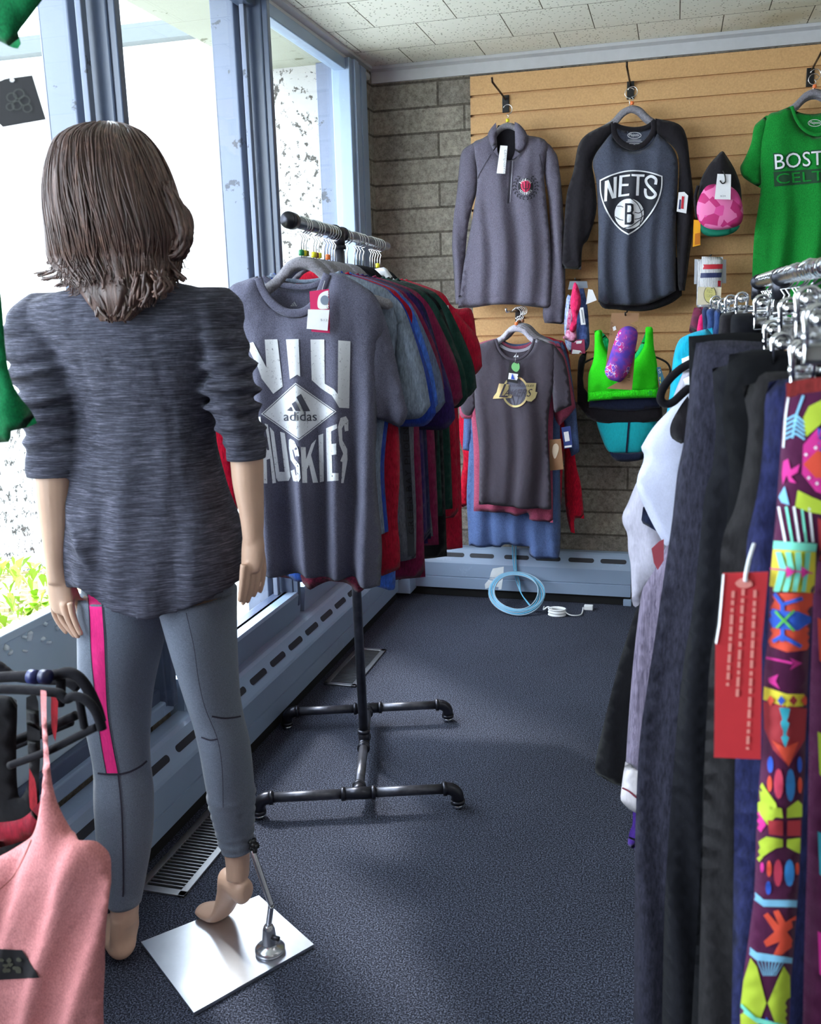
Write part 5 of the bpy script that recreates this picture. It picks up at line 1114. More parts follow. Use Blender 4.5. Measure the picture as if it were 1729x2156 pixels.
loft(bm, [(hl+Vector((.002, -.002, .006)), sd*.012, Vector((0, 0, .016))), (hl+fd*.010+Vector((0, 0, .004)), sd*.024, Vector((0, 0, .028))), (ank+fd*.02+Vector((0, 0, -.018)), sd*.027, (Vector((0, 0, 1))*.7+fd*.7)*.036), (ank.lerp(ball, .55)+Vector((0, 0, .006)), sd*.028, (Vector((0, 0, 1))*.8+fd*.6)*.026), (ball, sd*.034, Vector((0, 0, .019))), (toe, sd*.028, Vector((0, 0, .011))), (toe+fd*.018+Vector((0, 0, -.003)), sd*.012, Vector((0, 0, .006)))], 20)
bo = mfix(obj('body', bm, M_skin, man)); remesh(bo, .0030, 1, .4)
# leggings
def legging_mat():
    m, t, b = nt('grey heather leggings'); c = coords(t, (500, 500, 1600)); n = noise(t, c, 1, 3, .7)
    t.links.new(ramp(t, n, [(.3, C3(66, 72, 86)), (.7, C3(122, 130, 148))]), b.inputs['Base Color']); b.inputs['Roughness'].default_value = .85; b.inputs['Sheen Weight'].default_value = .2
    bump(t, b, noise(t, coords(t), 20, 3), .004, .5); return m
M_leg = legging_mat()
def cuff_fn(z0, z1):
    def f(p, s, a, c):
        if z0 < p.z < z1: r = (p-c); r.z = 0; p = p + r.normalized()*(.0045*abs(sin((p.z-z0)*pi/.022)))
        return p
    return f
bm = bmesh.new(); loft(bm, LL[:9], 36, 6); loft(bm, RL[:8]+[pr_(470, 531, 1786, 1.60, .036)], 36, 8, fn=cuff_fn(.225, .36)); loft(bm, [pr_(206, 460, 1120, 1.575, .085), pr_(192, 478, 1200, 1.57, .105), pr_(186, 480, 1255, 1.57, .082), pr_(262, 400, 1290, 1.575, .03)], 36)
lg = mfix(obj('leggings', bm, M_leg, man))
pt = Print('pink_stripe', lg, lg, step=8, lift=.001)
pt.poly([(184, 1236), (210, 1236), (214, 1270), (219, 1340), (222, 1420), (226, 1500), (236, 1565), (248, 1628), (224, 1628), (212, 1560), (202, 1480), (192, 1380), (188, 1290)], cloth('hot pink panel', (232, 48, 130), contrast=.05)); s_ = pt.done('hot pink side stripe with dark stitching')
M_st = plain('dark seam stitching', (40, 36, 52), .8)
for k, (nm, P, w) in enumerate((('stripe_stitching', [(181, 1210), (188, 1290), (192, 1380), (202, 1480), (212, 1560), (224, 1628)], 1.6), ('stripe_stitching', [(206, 1208), (215, 1270), (220, 1340), (223, 1420), (227, 1500), (237, 1565), (250, 1630)], 2.4),
    ('knee_seam', [(206, 1628), (226, 1630), (250, 1630), (275, 1624), (296, 1613), (309, 1602)], 4), ('calf_seam', [(249, 1630), (256, 1700), (259, 1780), (260, 1860), (259, 1888)], 3.5),
    ('knee_seam', [(446, 1508), (470, 1512), (490, 1511), (507, 1508)], 3.6), ('knee_seam', [(424, 1552), (442, 1558), (458, 1556)], 3.2), ('thigh_seam', [(392, 1290), (408, 1360), (418, 1430), (432, 1490), (458, 1556), (468, 1620), (470, 1700)], 1.4))):
    pt = Print(nm, lg, lg, step=4, lift=.0018); pt.line(P, w, M_st); pt.done()
bm = bmesh.new(); kk = on(536, 1778, 1, 1.585)
for j in range(5): a = j*1.26; tube(bm, [kk-MB, kk-MB+Vector((.006*cos(a), -.004, .010*sin(a))), kk-MB+Vector((.010*cos(a), -.006, .016*sin(a)))], .005, 8)
tube(bm, [kk-MB-Vector((.006, 0, 0)), kk-MB+Vector((.006, -.004, 0))], .008, 10); obj('cuff_toggle', bm, M_black, man)
# jacket
def jk_mat():
    m, t, b = nt('space dyed charcoal knit'); c = coords(t, (26, 26, 420)); n = noise(t, c, 1, 4, .75); n2 = noise(t, coords(t, (9, 9, 900)), 1, 2)
    a = ramp(t, n, [(.34, C3(32, 32, 40)), (.52, C3(66, 66, 80)), (.70, C3(122, 120, 138))]); t.links.new(mixc(t, .3, a, ramp(t, n2, [(.4, C3(40, 40, 48)), (.6, C3(96, 96, 110))])), b.inputs['Base Color'])
    b.inputs['Roughness'].default_value = .9; b.inputs['Specular IOR Level'].default_value = .2; bump(t, b, noise(t, coords(t), 11, 4), .012, .7); return m
M_jk = jk_mat()
HEM = [(148, 1222), (178, 1215), (208, 1208), (230, 1226), (260, 1253), (315, 1271), (352, 1279), (408, 1271), (464, 1249), (500, 1222), (512, 1205)]
hx = [on(x, y, 1, 1.49).x for x, y in HEM]; hz = [on(x, y, 1, 1.49).z-.006 for x, y in HEM]
def jk_fn(p, s, a, c):
    q = p.copy()
    if s > .62:
        h = float(np.interp(p.x, hx, hz)); ref = hz[6]; k = (s-.62)/.38
        q.z += (h-ref)*k*k+(.012*k*k*max(0, sin(a)))
    w = max(0, s-.35)
    q.y += .010*w*sin(p.x*55+p.z*6)+.006*w*sin(p.x*95-p.z*14)
    # gathered fold at the lower left
    f = on(222, 1165, 1, 1.45); d = ((p.x-f.x+(p.z-f.z)*.5)**2*120+(p.z-f.z)**2*30); q.y -= .010*math.exp(-d*9) if sin(a) < 0 else 0
    d2 = (p.x-(f.x-.035)+(p.z-f.z)*.55); q.y -= (.018*math.exp(-(d2/.016)**2)*math.exp(-((p.z-f.z)/.07)**2)) if sin(a) < 0 else 0
    # back princess seams and waist seam
    for sx in (-.985, -.845):
        q.y += .004*math.exp(-((p.x-sx)/.006)**2) if sin(a) < 0 else 0
    zz = on(300, 948, 1, 1.45).z; q.y += .005*math.exp(-((p.z-zz)/.005)**2) if sin(a) < 0 else 0
    return q
bm = bmesh.new()
JR = [pr_(232, 330, 592, 1.505, .060), pr_(170, 400, 604, 1.51, .075), pr_(70, 462, 628, 1.52, .088), pr_(50, 478, 672, 1.525, .100), pr_(110, 470, 720, 1.53, .108), pr_(150, 456, 790, 1.54, .106), pr_(176, 446, 860, 1.55, .102), pr_(176, 446, 930, 1.55, .104), pr_(166, 466, 1020, 1.555, .118), pr_(156, 492, 1110, 1.56, .130), pr_(150, 508, 1190, 1.56, .138), pr_(148, 512, 1278, 1.56, .140)]
JR[-1][0].z = hz[6]; JR[-2][0].z += .028; JR[-3][0].z += .018; JR[-4][0].z += .008
for i in range(len(JR)):
    c, a, d = JR[i]; JR[i] = (c, a, d)
loft(bm, JR, 72, 6, fn=jk_fn)
def slv(L, seed, inner=None):
    rg = random.Random(seed); ph = [rg.uniform(0, 6) for _ in range(5)]
    def f(p, s, a, c):
        r = p-c; r.z = 0
        if r.length < 1e-6: return p
        k = math.exp(-((s-.52)/.22)**2)
        w = .010*k*(sin(s*62+1.3*sin(a+ph[0])+ph[1])+.6*sin(s*97+2*sin(a*2+ph[2])))+.003*sin(a*3+s*9+ph[3])
        return p+r.normalized()*w
    loft(bm, [(on((l+r_)/2, y, 1, Y), Vector((on(r_, y, 1, Y).x-on(l, y, 1, Y).x, 0, 0))*.5, Vector((0, d, 0))) for l, r_, y, Y, d in L], 48, 9, fn=f)
slv([(72, 150, 616, 1.52, .036), (36, 158, 652, 1.515, .060), (27, 160, 700, 1.51, .066), (30, 172, 760, 1.505, .068), (44, 178, 820, 1.50, .062), (56, 170, 880, 1.49, .054), (64, 167, 930, 1.487, .048), (66, 167, 992, 1.484, .045), (67, 166, 1001, 1.484, .040)], 4)
slv([(410, 470, 605, 1.53, .040), (420, 498, 640, 1.54, .060), (440, 502, 696, 1.54, .060), (450, 524, 760, 1.54, .060), (446, 534, 820, 1.535, .056), (454, 538, 870, 1.53, .050), (470, 551, 920, 1.53, .044), (484, 553, 956, 1.53, .040), (487, 551, 966, 1.53, .036)], 9)
jo = mfix(obj('jacket', bm, M_jk, man)); remesh(jo, .0052, 1, .4)
for nm, x0, x1, y, Y, d in (('sleeve_cuff', 65, 168, 990, 1.484, .046), ('sleeve_cuff', 483, 554, 956, 1.53, .041)):
    L = on(x0, y, 1, Y); R_ = on(x1, y, 1, Y); c = (L+R_)/2; bmq = bmesh.new()
    loft(bmq, [(c+Vector((0, 0, .012)), (R_-L)/2, Vector((0, d, 0))), (c, (R_-L)/2*1.02, Vector((0, d*1.02, 0))), (c-Vector((0, 0, .008)), (R_-L)/2*1.01, Vector((0, d, 0)))], 36, 3); mfix(obj(nm, bmq, M_jk, man))
# hair: a shell plus locks that follow it
def hair_mat():
    m, t, b = nt('brown synthetic hair'); c = coords(t, (60, 60, 4)); n = noise(t, c, 1.6, 5, .7)
    t.links.new(ramp(t, n, [(.3, C3(52, 34, 34)), (.55, C3(92, 64, 58)), (.75, C3(146, 110, 98))]), b.inputs['Base Color'])
    b.inputs['Roughness'].default_value = .38; b.inputs['Anisotropic'].default_value = .6; b.inputs['Specular IOR Level'].default_value = .6; bump(t, b, n, .006, .6); return m
M_hair = hair_mat()
HS = [(205, 232, 257, 1.50, .010), (165, 277, 272, 1.50, .050), (143, 304, 300, 1.495, .088), (129, 328, 342, 1.49, .104), (121, 345, 385, 1.488, .110), (117, 360, 430, 1.486, .110), (117, 372, 475, 1.484, .104), (116, 376, 515, 1.484, .094), (120, 372, 548, 1.486, .084), (148, 366, 578, 1.476, .078), (170, 346, 608, 1.444, .056), (194, 306, 644, 1.424, .034), (216, 270, 676, 1.414, .014)]
HR = [(on((l+r_)/2, y, 1, Y), Vector((on(r_, y, 1, Y).x-on(l, y, 1, Y).x, 0, 0))*.5*.96, Vector((0, d, 0))) for l, r_, y, Y, d in HS]
def hair_fn(p, s, a, c):
    r = p-c; r.z = 0
    if r.length < 1e-6: return p
    return p+r.normalized()*(.0035*sin(a*17+s*3)+.0025*sin(a*31-s*8)+.004*sin(a*7+s*5))*min(1, s*5)*(1 if s < .8 else .5)
bm = bmesh.new(); loft(bm, HR, 84, 5, fn=hair_fn)
rg = random.Random(17); C_ = cr3([r[0] for r in HR], 6); A_ = cr3([r[1] for r in HR], 6); D_ = cr3([r[2] for r in HR], 6); NR = len(C_)
for q in range(560):
    a = rg.uniform(0, 2*pi) if rg.random() < .3 else rg.uniform(pi, 2*pi); i0 = rg.randint(2, 26); front = sin(a) > .35
    i1 = min(NR-1, rg.randint(48, 60)); P = []; off = rg.uniform(-.001, .005); tw = rg.uniform(-.12, .12); w1 = rg.uniform(4, 9); ph = rg.uniform(0, 6)
    for i in range(i0, i1, 2):
        s = (i-i0)/max(1, i1-i0); aa = a+tw*s+.03*sin(s*w1+ph); k = 1.0+off*10*.3
        p = C_[i]+(A_[i]*cos(aa)+D_[i]*sin(aa))*k; r = p-C_[i]; r.z = 0
        P.append(p+(r.normalized()*(.002+off*.6) if r.length > 1e-6 else Vector()))
    if len(P) < 3: continue
    if rg.random() < .6:   # flick at the ends
        r = P[-1]-C_[min(i1, NR-1)]; r.z = 0; r = r.normalized() if r.length > 1e-6 else Vector((0, -1, 0)); fl = rg.uniform(.002, .010)
        P += [P[-1]+r*fl*.4+Vector((0, 0, -.012)), P[-1]+r*fl*1.2+Vector((0, 0, -.014))]
    n = len(P); R0_ = rg.uniform(.0010, .0022); tube(bm, P, R0_, 5, rr=[R0_*(.4+.6*sin(pi*min(1, (i+.6)/n*1.02))) for i in range(n)])
def lock(pts, r, Y, n_=5, spread=.006):
    for j in range(n_):
        P = [on(x, y, 1, Y)+Vector((rg.uniform(-1, 1)*spread*.5, rg.uniform(-1, 1)*spread, rg.uniform(-1, 1)*spread*.4)) for x, y in pts]; P = cr3(P, 5); n = len(P)
        tube(bm, P, r, 6, rr=[r*(.35+.65*sin(pi*(i+.8)/(n+1))) for i in range(n)])
for L in ([(352, 395), (372, 440), (388, 480), (390, 510), (378, 532), (362, 540)], [(350, 400), (368, 450), (382, 490), (380, 516), (366, 530)], [(345, 420), (358, 460), (366, 500), (352, 520), (346, 524)], [(350, 430), (366, 470), (370, 510), (360, 535)]): lock(L, .0040, 1.468, 9, .010)
for L in ([(352, 385), (378, 435), (392, 478), (393, 512), (380, 538), (360, 545)], [(356, 400), (384, 450), (397, 492), (392, 522), (372, 543)], [(350, 410), (376, 455), (388, 495), (384, 522), (366, 536)]): lock(L, .0042, 1.480, 12, .012)
for L in ([(125, 440), (120, 490), (122, 540), (108, 556)], [(130, 480), (132, 540), (118, 566), (82, 580)], [(150, 520), (150, 565), (130, 580), (92, 588)], [(170, 540), (168, 575), (150, 590), (120, 600)], [(210, 560), (190, 590), (160, 600)]): lock(L, .0028, 1.465, 10, .010)
for L in ([(345, 530), (360, 555), (376, 575), (394, 590)], [(330, 540), (350, 575), (372, 590)], [(300, 560), (320, 600), (340, 620)]): lock(L, .0022, 1.47, 6, .010)
for L in ([(215, 600), (225, 640), (236, 672)], [(240, 600), (250, 640), (252, 672)], [(262, 590), (268, 630), (262, 664)], [(200, 590), (208, 630), (220, 660)], [(290, 580), (292, 620), (282, 650)], [(310, 580), (316, 610), (304, 640)], [(335, 575), (345, 600), (338, 622)]): lock(L, .0030, 1.408, 26, .016)
mfix(obj('hair', bm, M_hair, man))
# stand
M_plate = plain('brushed steel plate', (214, 216, 224), .30, 1.0)
pc = [on(297, 1983, 2, .009), on(408, 2132, 2, .009), on(661, 1988, 2, .009), on(545, 1885, 2, .009)]
bm = bmesh.new(); A = [bm.verts.new((p.x-MB.x, p.y-MB.y, .009)) for p in pc]; Bv = [bm.verts.new((p.x-MB.x, p.y-MB.y, .001)) for p in pc]
bm.faces.new(A); bm.faces.new(Bv[::-1])
for i in range(4): bm.faces.new((A[i], Bv[i], Bv[(i+1) % 4], A[(i+1) % 4]))
bmesh.ops.recalc_face_normals(bm, faces=bm.faces); obj('base_plate', bm, M_plate, man, False)
sk_ = on(569, 2003, 2, .009); M_sock2 = plain('satin chrome', (196, 196, 204), .25, .9)
obj('socket', lathe(bmesh.new(), [(.028, 0), (.031, .004), (.031, .009), (.027, .013), (.017, .016), (.0155, .022), (.0125, .052), (.0095, .060), (.008, .062)], (sk_.x-MB.x, sk_.y-MB.y, .009), 32), M_sock2, man)
obj('thumb_screw', T([(sk_.x-MB.x+.008, sk_.y-MB.y-.006, .048), (sk_.x-MB.x+.026, sk_.y-MB.y-.010, .050)], .005, 6), plain('dark steel screw', (70, 70, 78), .4, .9), man)
a = Vector((sk_.x, sk_.y, .068))-MB; b_ = on(571, 1905, 1, sk_.y)-MB; c_ = on(535, 1800, 1, 1.588)-MB; d_ = on(528, 1780, 1, 1.598)-MB
obj('support_rod', T(cr3([a, a.lerp(b_, .9), b_, b_.lerp(c_, .12), c_, d_], 4), .0062, 14), M_sock2, man)
# ------------------------------------------------------------------ chrome rack on the right
RX, RZ2 = .185, 1.338
cr_ = thing('chrome_clothing_rack', 'embossed chrome clothing rack rail at the right edge, crowded with hangers', 'clothing rack', (RX, 1.55, 0))
def embossed():
    m, t, b = nt('embossed chrome tube'); b.inputs['Metallic'].default_value = 1; b.inputs['Roughness'].default_value = .18; b.inputs['Base Color'].default_value = C3(200, 204, 210)
    v = t.nodes.new('ShaderNodeTexVoronoi'); v.inputs['Scale'].default_value = 45; t.links.new(coords(t), v.inputs['Vector']); bump(t, b, v.outputs['Distance'], .004, .9); return m
obj('rail', T([(0, -.95, RZ2), (0, .95, RZ2)], .0135, 20), embossed(), cr_)
obj('end_ball', lathe(bmesh.new(), [(.001, -.014), (.010, -.010), (.014, 0), (.010, .010), (.001, .014)], (0, .955, RZ2), 16), M_chrome, cr_)
for y in (.87, .36, -.85):
    obj('post', T([(0, y, .06), (0, y, RZ2-.02)], .011, 16), M_rubber if y > 0 else M_chrome, cr_)
    f = bmesh.new(); tube(f, [(0, y-.022, RZ2), (0, y+.022, RZ2)], .018, 20); tube(f, [(0, y, RZ2-.04), (0, y, RZ2)], .016, 20); obj('rail_fitting', f, M_fit, cr_)
for y in (.87, -.85): obj('foot_bar', T([(-.02, y, .045), (.46, y, .045)], .014, 16), M_chrome, cr_)
def wire_hanger(y, label, group, body=True):
    t_ = thing('wire_hook_hanger', label, 'hanger', (RX, y, RZ2-.078+.004), random.uniform(-.05, .05), group)
    obj('hook', T(hook_pts(0, 0, h=.051), .0019, 8), M_steel, t_)
    if body: obj('hanger_body', T(cr3([(-.17, 0, -.085), (-.10, 0, -.05), (0, 0, 0), (.10, 0, -.05), (.17, 0, -.085), (-.17, 0, -.085)], 3), .0045, 8), plain('white plastic', (226, 228, 232), .4), t_)
    return t_
ys = [1.50, 1.655, 1.70, 1.80]+[1.88+.052*k for k in range(9)]
for k, y in enumerate(ys[:]):
    wire_hanger(y, 'white hanger on the embossed chrome rail, number %s from its near end' % ('one two three four five six seven eight nine ten eleven twelve thirteen'.split()[k]), 'white hangers on the chrome rail')
def clip(bm, c, s=1.):
    c = Vector(c)
    for sg in (-1, 1):
        P = [c+Vector((-.008*s, sg*.006*s, -.012*s)), c+Vector((-.009*s, sg*.010*s, .006*s))]+[c+Vector((.010*s*cos(a), sg*.013*s, .012*s+.010*s*sin(a))) for a in [pi-k*pi/6 for k in range(7)]]+[c+Vector((.009*s, sg*.010*s, .006*s)), c+Vector((.008*s, sg*.006*s, -.012*s))]
        tube(bm, P, .0019*s, 8)
        tube(bm, [c+Vector((0, sg*.008*s, .010*s)), c+Vector((0, sg*.014*s, .012*s))], .0065*s, 12)
    box(bm, c.x-.011*s, c.x+.011*s, c.y-.007*s, c.y+.007*s, c.z-.026*s, c.z-.008*s, .002*s); tube(bm, [c+Vector((-.012*s, 0, -.004*s)), c+Vector((.012*s, 0, -.004*s))], .004*s, 10)
    return bm
CH = [(1507, 646, 2.22, 'navy shorts, farthest'), (1524, 652, 2.14, 'denim-blue shorts'), (1538, 646, 2.06, 'second denim-blue shorts'), (1562, 642, 1.92, 'black shorts'), (1604, 655, 1.52, 'black sweatpants, rearmost'),
      (1626, 712, 1.27, 'dark heather sweatpants'), (1660, 668, 1.16, 'black sweatpants, middle'), (1645, 745, 1.06, 'black sweatpants, nearer'), (1700, 655, .93, 'charcoal sweatpants'), (1690, 770, .88, 'navy sweatpants'), (1722, 700, .80, 'patterned leggings')]
for px, py, Y, nm in CH:
    p = on(px, py, 1, Y); t_ = thing('clip_hanger', 'chrome clip hanger gripping the %s' % nm, 'hanger', (RX, Y, p.z), 0, 'chrome clip hangers')
    dx = p.x-RX; s_ = 1.05 if Y > 1.4 else .95
    c1 = min(dx, -.02) if Y > 1.0 else dx
    for cx__ in (c1, -c1 if abs(c1) > .04 else c1+.22): obj('clip', clip(bmesh.new(), (cx__, 0, .0), s_), M_chrome, t_)
    obj('crossbar', T([(c1-.01, 0, -.004), (abs(c1)+.22, 0, -.004)], .0028, 10), M_chrome, t_)
    hh = RZ2+.016-p.z; obj('hook', T(cr3([(.0, 0, -.004), (.0, 0, max(.012, hh*.4)), (.016, 0, max(.02, hh-.018)), (0, 0, max(.03, hh)), (-.016, 0, max(.018, hh-.016))], 5), .002, 8), M_chrome, t_)
def piece(nm, label, cat, Y, pts, m, amp=.008, lam=.05, th=.035, rz=0, group=None, x=None, step=.014, slant=0., dy=0.):
    pl = Plane(on(pts[0][0], pts[0][1], 1, Y).x if x is None else x, Y, rz)
    o = soft(nm, pl, pts, m, None, th=th, S=folds(int(Y*977)+len(nm), amp, lam, 1.25, .8, slant=slant), step=step, dy=dy); return tag(o, label, cat, group)
M_sw1 = cloth('dark heather fleece', (46, 45, 58), (28, 27, 36), sheen=.05); M_sw2 = cloth('black fleece', (10, 10, 14), sheen=.02); M_sw3 = cloth('warm charcoal fleece', (32, 30, 32), sheen=.05); M_sw4 = cloth('navy heather fleece', (32, 35, 70), (18, 20, 46), sheen=.05); M_sw5 = cloth('near black heather fleece', (18, 18, 24), sheen=.05)
SP = 'sweatpants on the chrome rack'
piece('sweatpants', 'dark heather grey sweatpants, leftmost and longest visible pair on the chrome rack', 'sweatpants', 1.27, [(1466, 722, 1), (1530, 716), (1640, 722, 1), (1640, 1100), (1560, 1500), (1480, 1900), (1446, 2260, 1), (1334, 2260, 1), (1336, 1950), (1339, 1720), (1348, 1550), (1362, 1450), (1382, 1320), (1400, 1200), (1415, 1100), (1426, 1000), (1440, 930), (1448, 860), (1456, 790)], M_sw1, .012, .06, group=SP, th=.05)
piece('sweatpants', 'black fleece sweatpants whose waist corner tops the dark heather pair', 'sweatpants', 1.36, [(1450, 708, 1), (1560, 700), (1650, 705, 1), (1640, 1400), (1560, 2230, 1), (1420, 2230, 1), (1450, 1300), (1452, 900)], M_sw2, .01, .06, group=SP)
piece('sweatpants', 'black sweatpants with two grey-edged folds, next right of the dark heather pair', 'sweatpants', 1.16, [(1500, 776, 1), (1536, 768, 1), (1540, 745, 1), (1600, 735), (1700, 742, 1), (1690, 1200), (1640, 1700), (1600, 2300, 1), (1392, 2300, 1), (1400, 1900), (1420, 1600), (1440, 1400), (1458, 1290), (1472, 1160), (1484, 1040), (1500, 985), (1508, 900), (1504, 840)], M_sw5, .016, .045, group=SP, th=.05, slant=.05)
piece('sweatpants', 'black sweatpants with narrow waistband fold behind the red tag', 'sweatpants', 1.06, [(1536, 746, 1), (1620, 738), (1740, 742, 1), (1740, 1500), (1660, 2300, 1), (1450, 2300, 1), (1470, 1900), (1490, 1500), (1520, 1200), (1536, 1000), (1522, 880)], M_sw2, .012, .04, group=SP)
piece('sweatpants', 'warm charcoal sweatpants with knotted seams left of the red tag', 'sweatpants', .96, [(1562, 812, 1), (1590, 806), (1600, 784, 1), (1680, 780, 1), (1700, 1300), (1680, 2320, 1), (1466, 2320, 1), (1478, 1850), (1486, 1560), (1496, 1390), (1512, 1300), (1518, 1240), (1516, 1190), (1524, 1125), (1548, 1070), (1566, 985), (1576, 900), (1570, 850)], M_sw3, .012, .035, group=SP, th=.04, slant=.04)
piece('sweatpants', 'navy heather sweatpants directly left of the patterned leggings', 'sweatpants', .88, [(1620, 805, 1), (1660, 797), (1760, 800, 1), (1770, 1400), (1740, 2350, 1), (1536, 2350, 1), (1545, 1900), (1548, 1600), (1560, 1330), (1570, 1210), (1574, 1130), (1590, 1060), (1602, 990), (1610, 900), (1611, 850)], M_sw4, .008, .03, group=SP, th=.035, slant=.03)
# patterned leggings
pl = Plane(on(1655, 806, 1, .80).x, .80, 0); M_plum = cloth('plum printed knit', (74, 24, 58), contrast=.06)
g = garment('patterned_leggings', 'leggings with bright arrow and diamond print, nearest garment at the right edge', 'leggings', pl)
l1 = soft('near_leg', pl, [(1656, 822, 1), (1700, 812), (1800, 800, 1), (1800, 1120), (1735, 1160), (1716, 1230), (1706, 1340), (1700, 1500), (1696, 1620), (1690, 1700), (1682, 1850), (1672, 2000), (1664, 2100), (1655, 2320, 1), (1550, 2320, 1), (1560, 2100), (1575, 1985), (1588, 1880), (1592, 1760), (1598, 1660), (1606, 1560), (1608, 1430), (1618, 1330), (1622, 1200), (1632, 1110), (1640, 1010), (1648, 900)], M_plum, g, th=.028, r=.02, S=folds(201, .003, .03, 1.2, .8), step=.010)
l2_ = soft('far_leg', pl, [(1700, 900, 1), (1820, 880, 1), (1820, 2330, 1), (1692, 2330, 1), (1704, 1900), (1712, 1500), (1718, 1200)], M_plum, g, th=.02, dy=.02)
soft('waistband', pl, [(1654, 806, 1), (1700, 796), (1810, 786, 1), (1810, 822, 1), (1700, 830), (1655, 836, 1)], cloth('rust printed knit', (140, 50, 50)), g, th=.03, dy=-.004)
ink = lambda n, c: plain(n+' legging ink', c, .8)
LI = ink('lime', (176, 196, 52)); MI = ink('mint', (120, 214, 190)); OR = ink('coral', (214, 72, 48)); BL = ink('cobalt', (40, 84, 190)); MG = ink('magenta', (206, 40, 140)); SK = ink('sky', (126, 186, 220)); YE = ink('yellow', (222, 206, 60)); BR = ink('brick', (164, 42, 52)); AQ = ink('aqua', (50, 160, 180))
pt = Print('arrow_and_diamond_print', [l1, l2_], g, step=9, lift=.001)
E5 = lambda x, y: (1230+x/3.465, 1200+y/3.465)
E6 = lambda x, y: (1230+x/3.465, 1650+y/3.465)
E4 = lambda x, y: (1230+x/3.465, 700+y/3.465)
def PP(f, L, m, **k): pt.poly([f(*p) for p in L], m, **k)
PP(E4, [(1640, 540), (1760, 480), (1760, 640), (1620, 760), (1600, 620)], LI)
for k in range(5): pt.line([E4(1470, 640+k*34), E4(1545, 600+k*34)], 4, SK, smooth=False); pt.line([E4(1545, 600+k*34), E4(1610, 660+k*30)], 4, SK, smooth=False)
pt.line([E4(1600, 460), E4(1550, 600), E4(1520, 770)], 5, SK, smooth=False); pt.line([E4(1495, 440), E4(1470, 620), E4(1455, 840)], 4, M_wht, smooth=False)
PP(E4, [(1600, 820), (1700, 700), (1800, 720), (1800, 1200), (1690, 1160), (1590, 1030)], MG); PP(E4, [(1600, 960), (1700, 860), (1790, 880), (1790, 1060), (1690, 1060)], OR, up=1)
for x, y in ((1690, 840), (1620, 890), (1640, 1060), (1700, 1100)): PP(E4, [(x-14, y), (x, y-14), (x+14, y), (x, y+14)], M_wht, up=1)
PP(E4, [(1455, 940), (1490, 920), (1510, 1000), (1575, 960), (1560, 1020), (1510, 1050), (1550, 1100), (1500, 1090), (1480, 1040), (1450, 1110), (1445, 1030)], MG)
PP(E4, [(1540, 1270), (1560, 1150), (1660, 1200), (1760, 1240), (1760, 1330), (1640, 1310)], LI); PP(E4, [(1420, 1200), (1465, 1120), (1500, 1260), (1440, 1240)], SK)
for k in range(5): pt.line([E4(1420+k*56, 1270), E4(1470+k*50, 1530)], 5, MI if k % 2 else M_wht, smooth=False)
PP(E4, [(1385, 1520), (1700, 1540), (1690, 1600), (1380, 1580)], MI)
PP(E4, [(1380, 1582), (1690, 1602), (1680, 1900), (1352, 1880)], YE)
for k in range(4): PP(E4, [(1400+k*70, 1600), (1440+k*70, 1600), (1480+k*52, 1720), (1430+k*60, 1890), (1385+k*66, 1890), (1430+k*58, 1720)], MI, up=1)
pt.line([E4(1365, 1720), E4(1660, 1755)], 3, MG, smooth=False, up=2)
for x in (1500, 1600): PP(E4, [(x-20, 1700), (x+36, 1745), (x-20, 1790)], MG, up=2)
PP(E5, [(1350, 170), (1668, 165), (1655, 580), (1480, 600), (1330, 545)], OR)
PP(E5, [(1340, 330), (1380, 280), (1450, 300), (1560, 300), (1650, 340), (1650, 380), (1560, 440), (1450, 430), (1380, 420)], BL, up=1)
for a, b_ in (((1390, 170), (1450, 250)), ((1450, 250), (1590, 205)), ((1450, 240), (1450, 520)), ((1380, 520), (1450, 480)), ((1450, 480), (1580, 560))): pt.line([E5(*a), E5(*b_)], 8, BL, smooth=False, up=1)
pt.line([E5(1400, 300), E5(1530, 440)], 5, ink('grass', (90, 180, 70)), smooth=False, up=2); pt.line([E5(1530, 290), E5(1410, 420)], 5, ink('grass', (90, 180, 70)), smooth=False, up=2)
pt.line([E5(1330, 640), E5(1430, 660), E5(1520, 680)], 5, MG, smooth=False); PP(E5, [(1500, 640), (1590, 680), (1500, 730), (1530, 680)], MG); PP(E5, [(1345, 790), (1420, 760), (1400, 810), (1430, 870), (1350, 820)], MG)
PP(E5, [(1315, 850), (1480, 905), (1635, 905), (1630, 990), (1480, 1000), (1310, 945)], YE)
for x, m_ in ((1440, BL), (1525, BR), (1605, OR), (1365, OR)): PP(E5, [(x-28, 950), (x, 912), (x+28, 950), (x, 990)], m_, up=1)
PP(E5, [(1310, 960), (1625, 1010), (1610, 1240), (1490, 1430), (1380, 1310), (1318, 1160)], BR); PP(E5, [(1375, 1240), (1460, 1290), (1560, 1250), (1490, 1430)], OR, up=1)
PP(E5, [(1430, 1000), (1500, 1005), (1480, 1100), (1495, 1110), (1470, 1200), (1490, 1220), (1465, 1290), (1440, 1215), (1455, 1200), (1435, 1110), (1450, 1090)], AQ, up=2)
for x, y, m_, w, h in ((1360, 1420, BL, 22, 60), (1572, 1420, BL, 18, 60), (1420, 1560, ink('rose', (206, 60, 90)), 34, 110), (1505, 1570, ink('azure', (50, 130, 200)), 34, 120), (1355, 1560, OR, 18, 60), (1575, 1570, OR, 16, 60)):
    pt.poly([E5(x+w*cos(a), y+h*sin(a)) for a in [k*pi/6 for k in range(12)]], m_)
PP(E5, [(1270, 1500), (1330, 1600), (1400, 1700), (1420, 1780), (1340, 1860), (1270, 1760)], LI)
PP(E6, [(1280, 40), (1340, 160), (1440, 180), (1450, 250), (1350, 240), (1290, 130)], LI); PP(E6, [(1480, 180), (1520, 150), (1560, 120), (1590, 150), (1590, 240), (1478, 250)], LI)
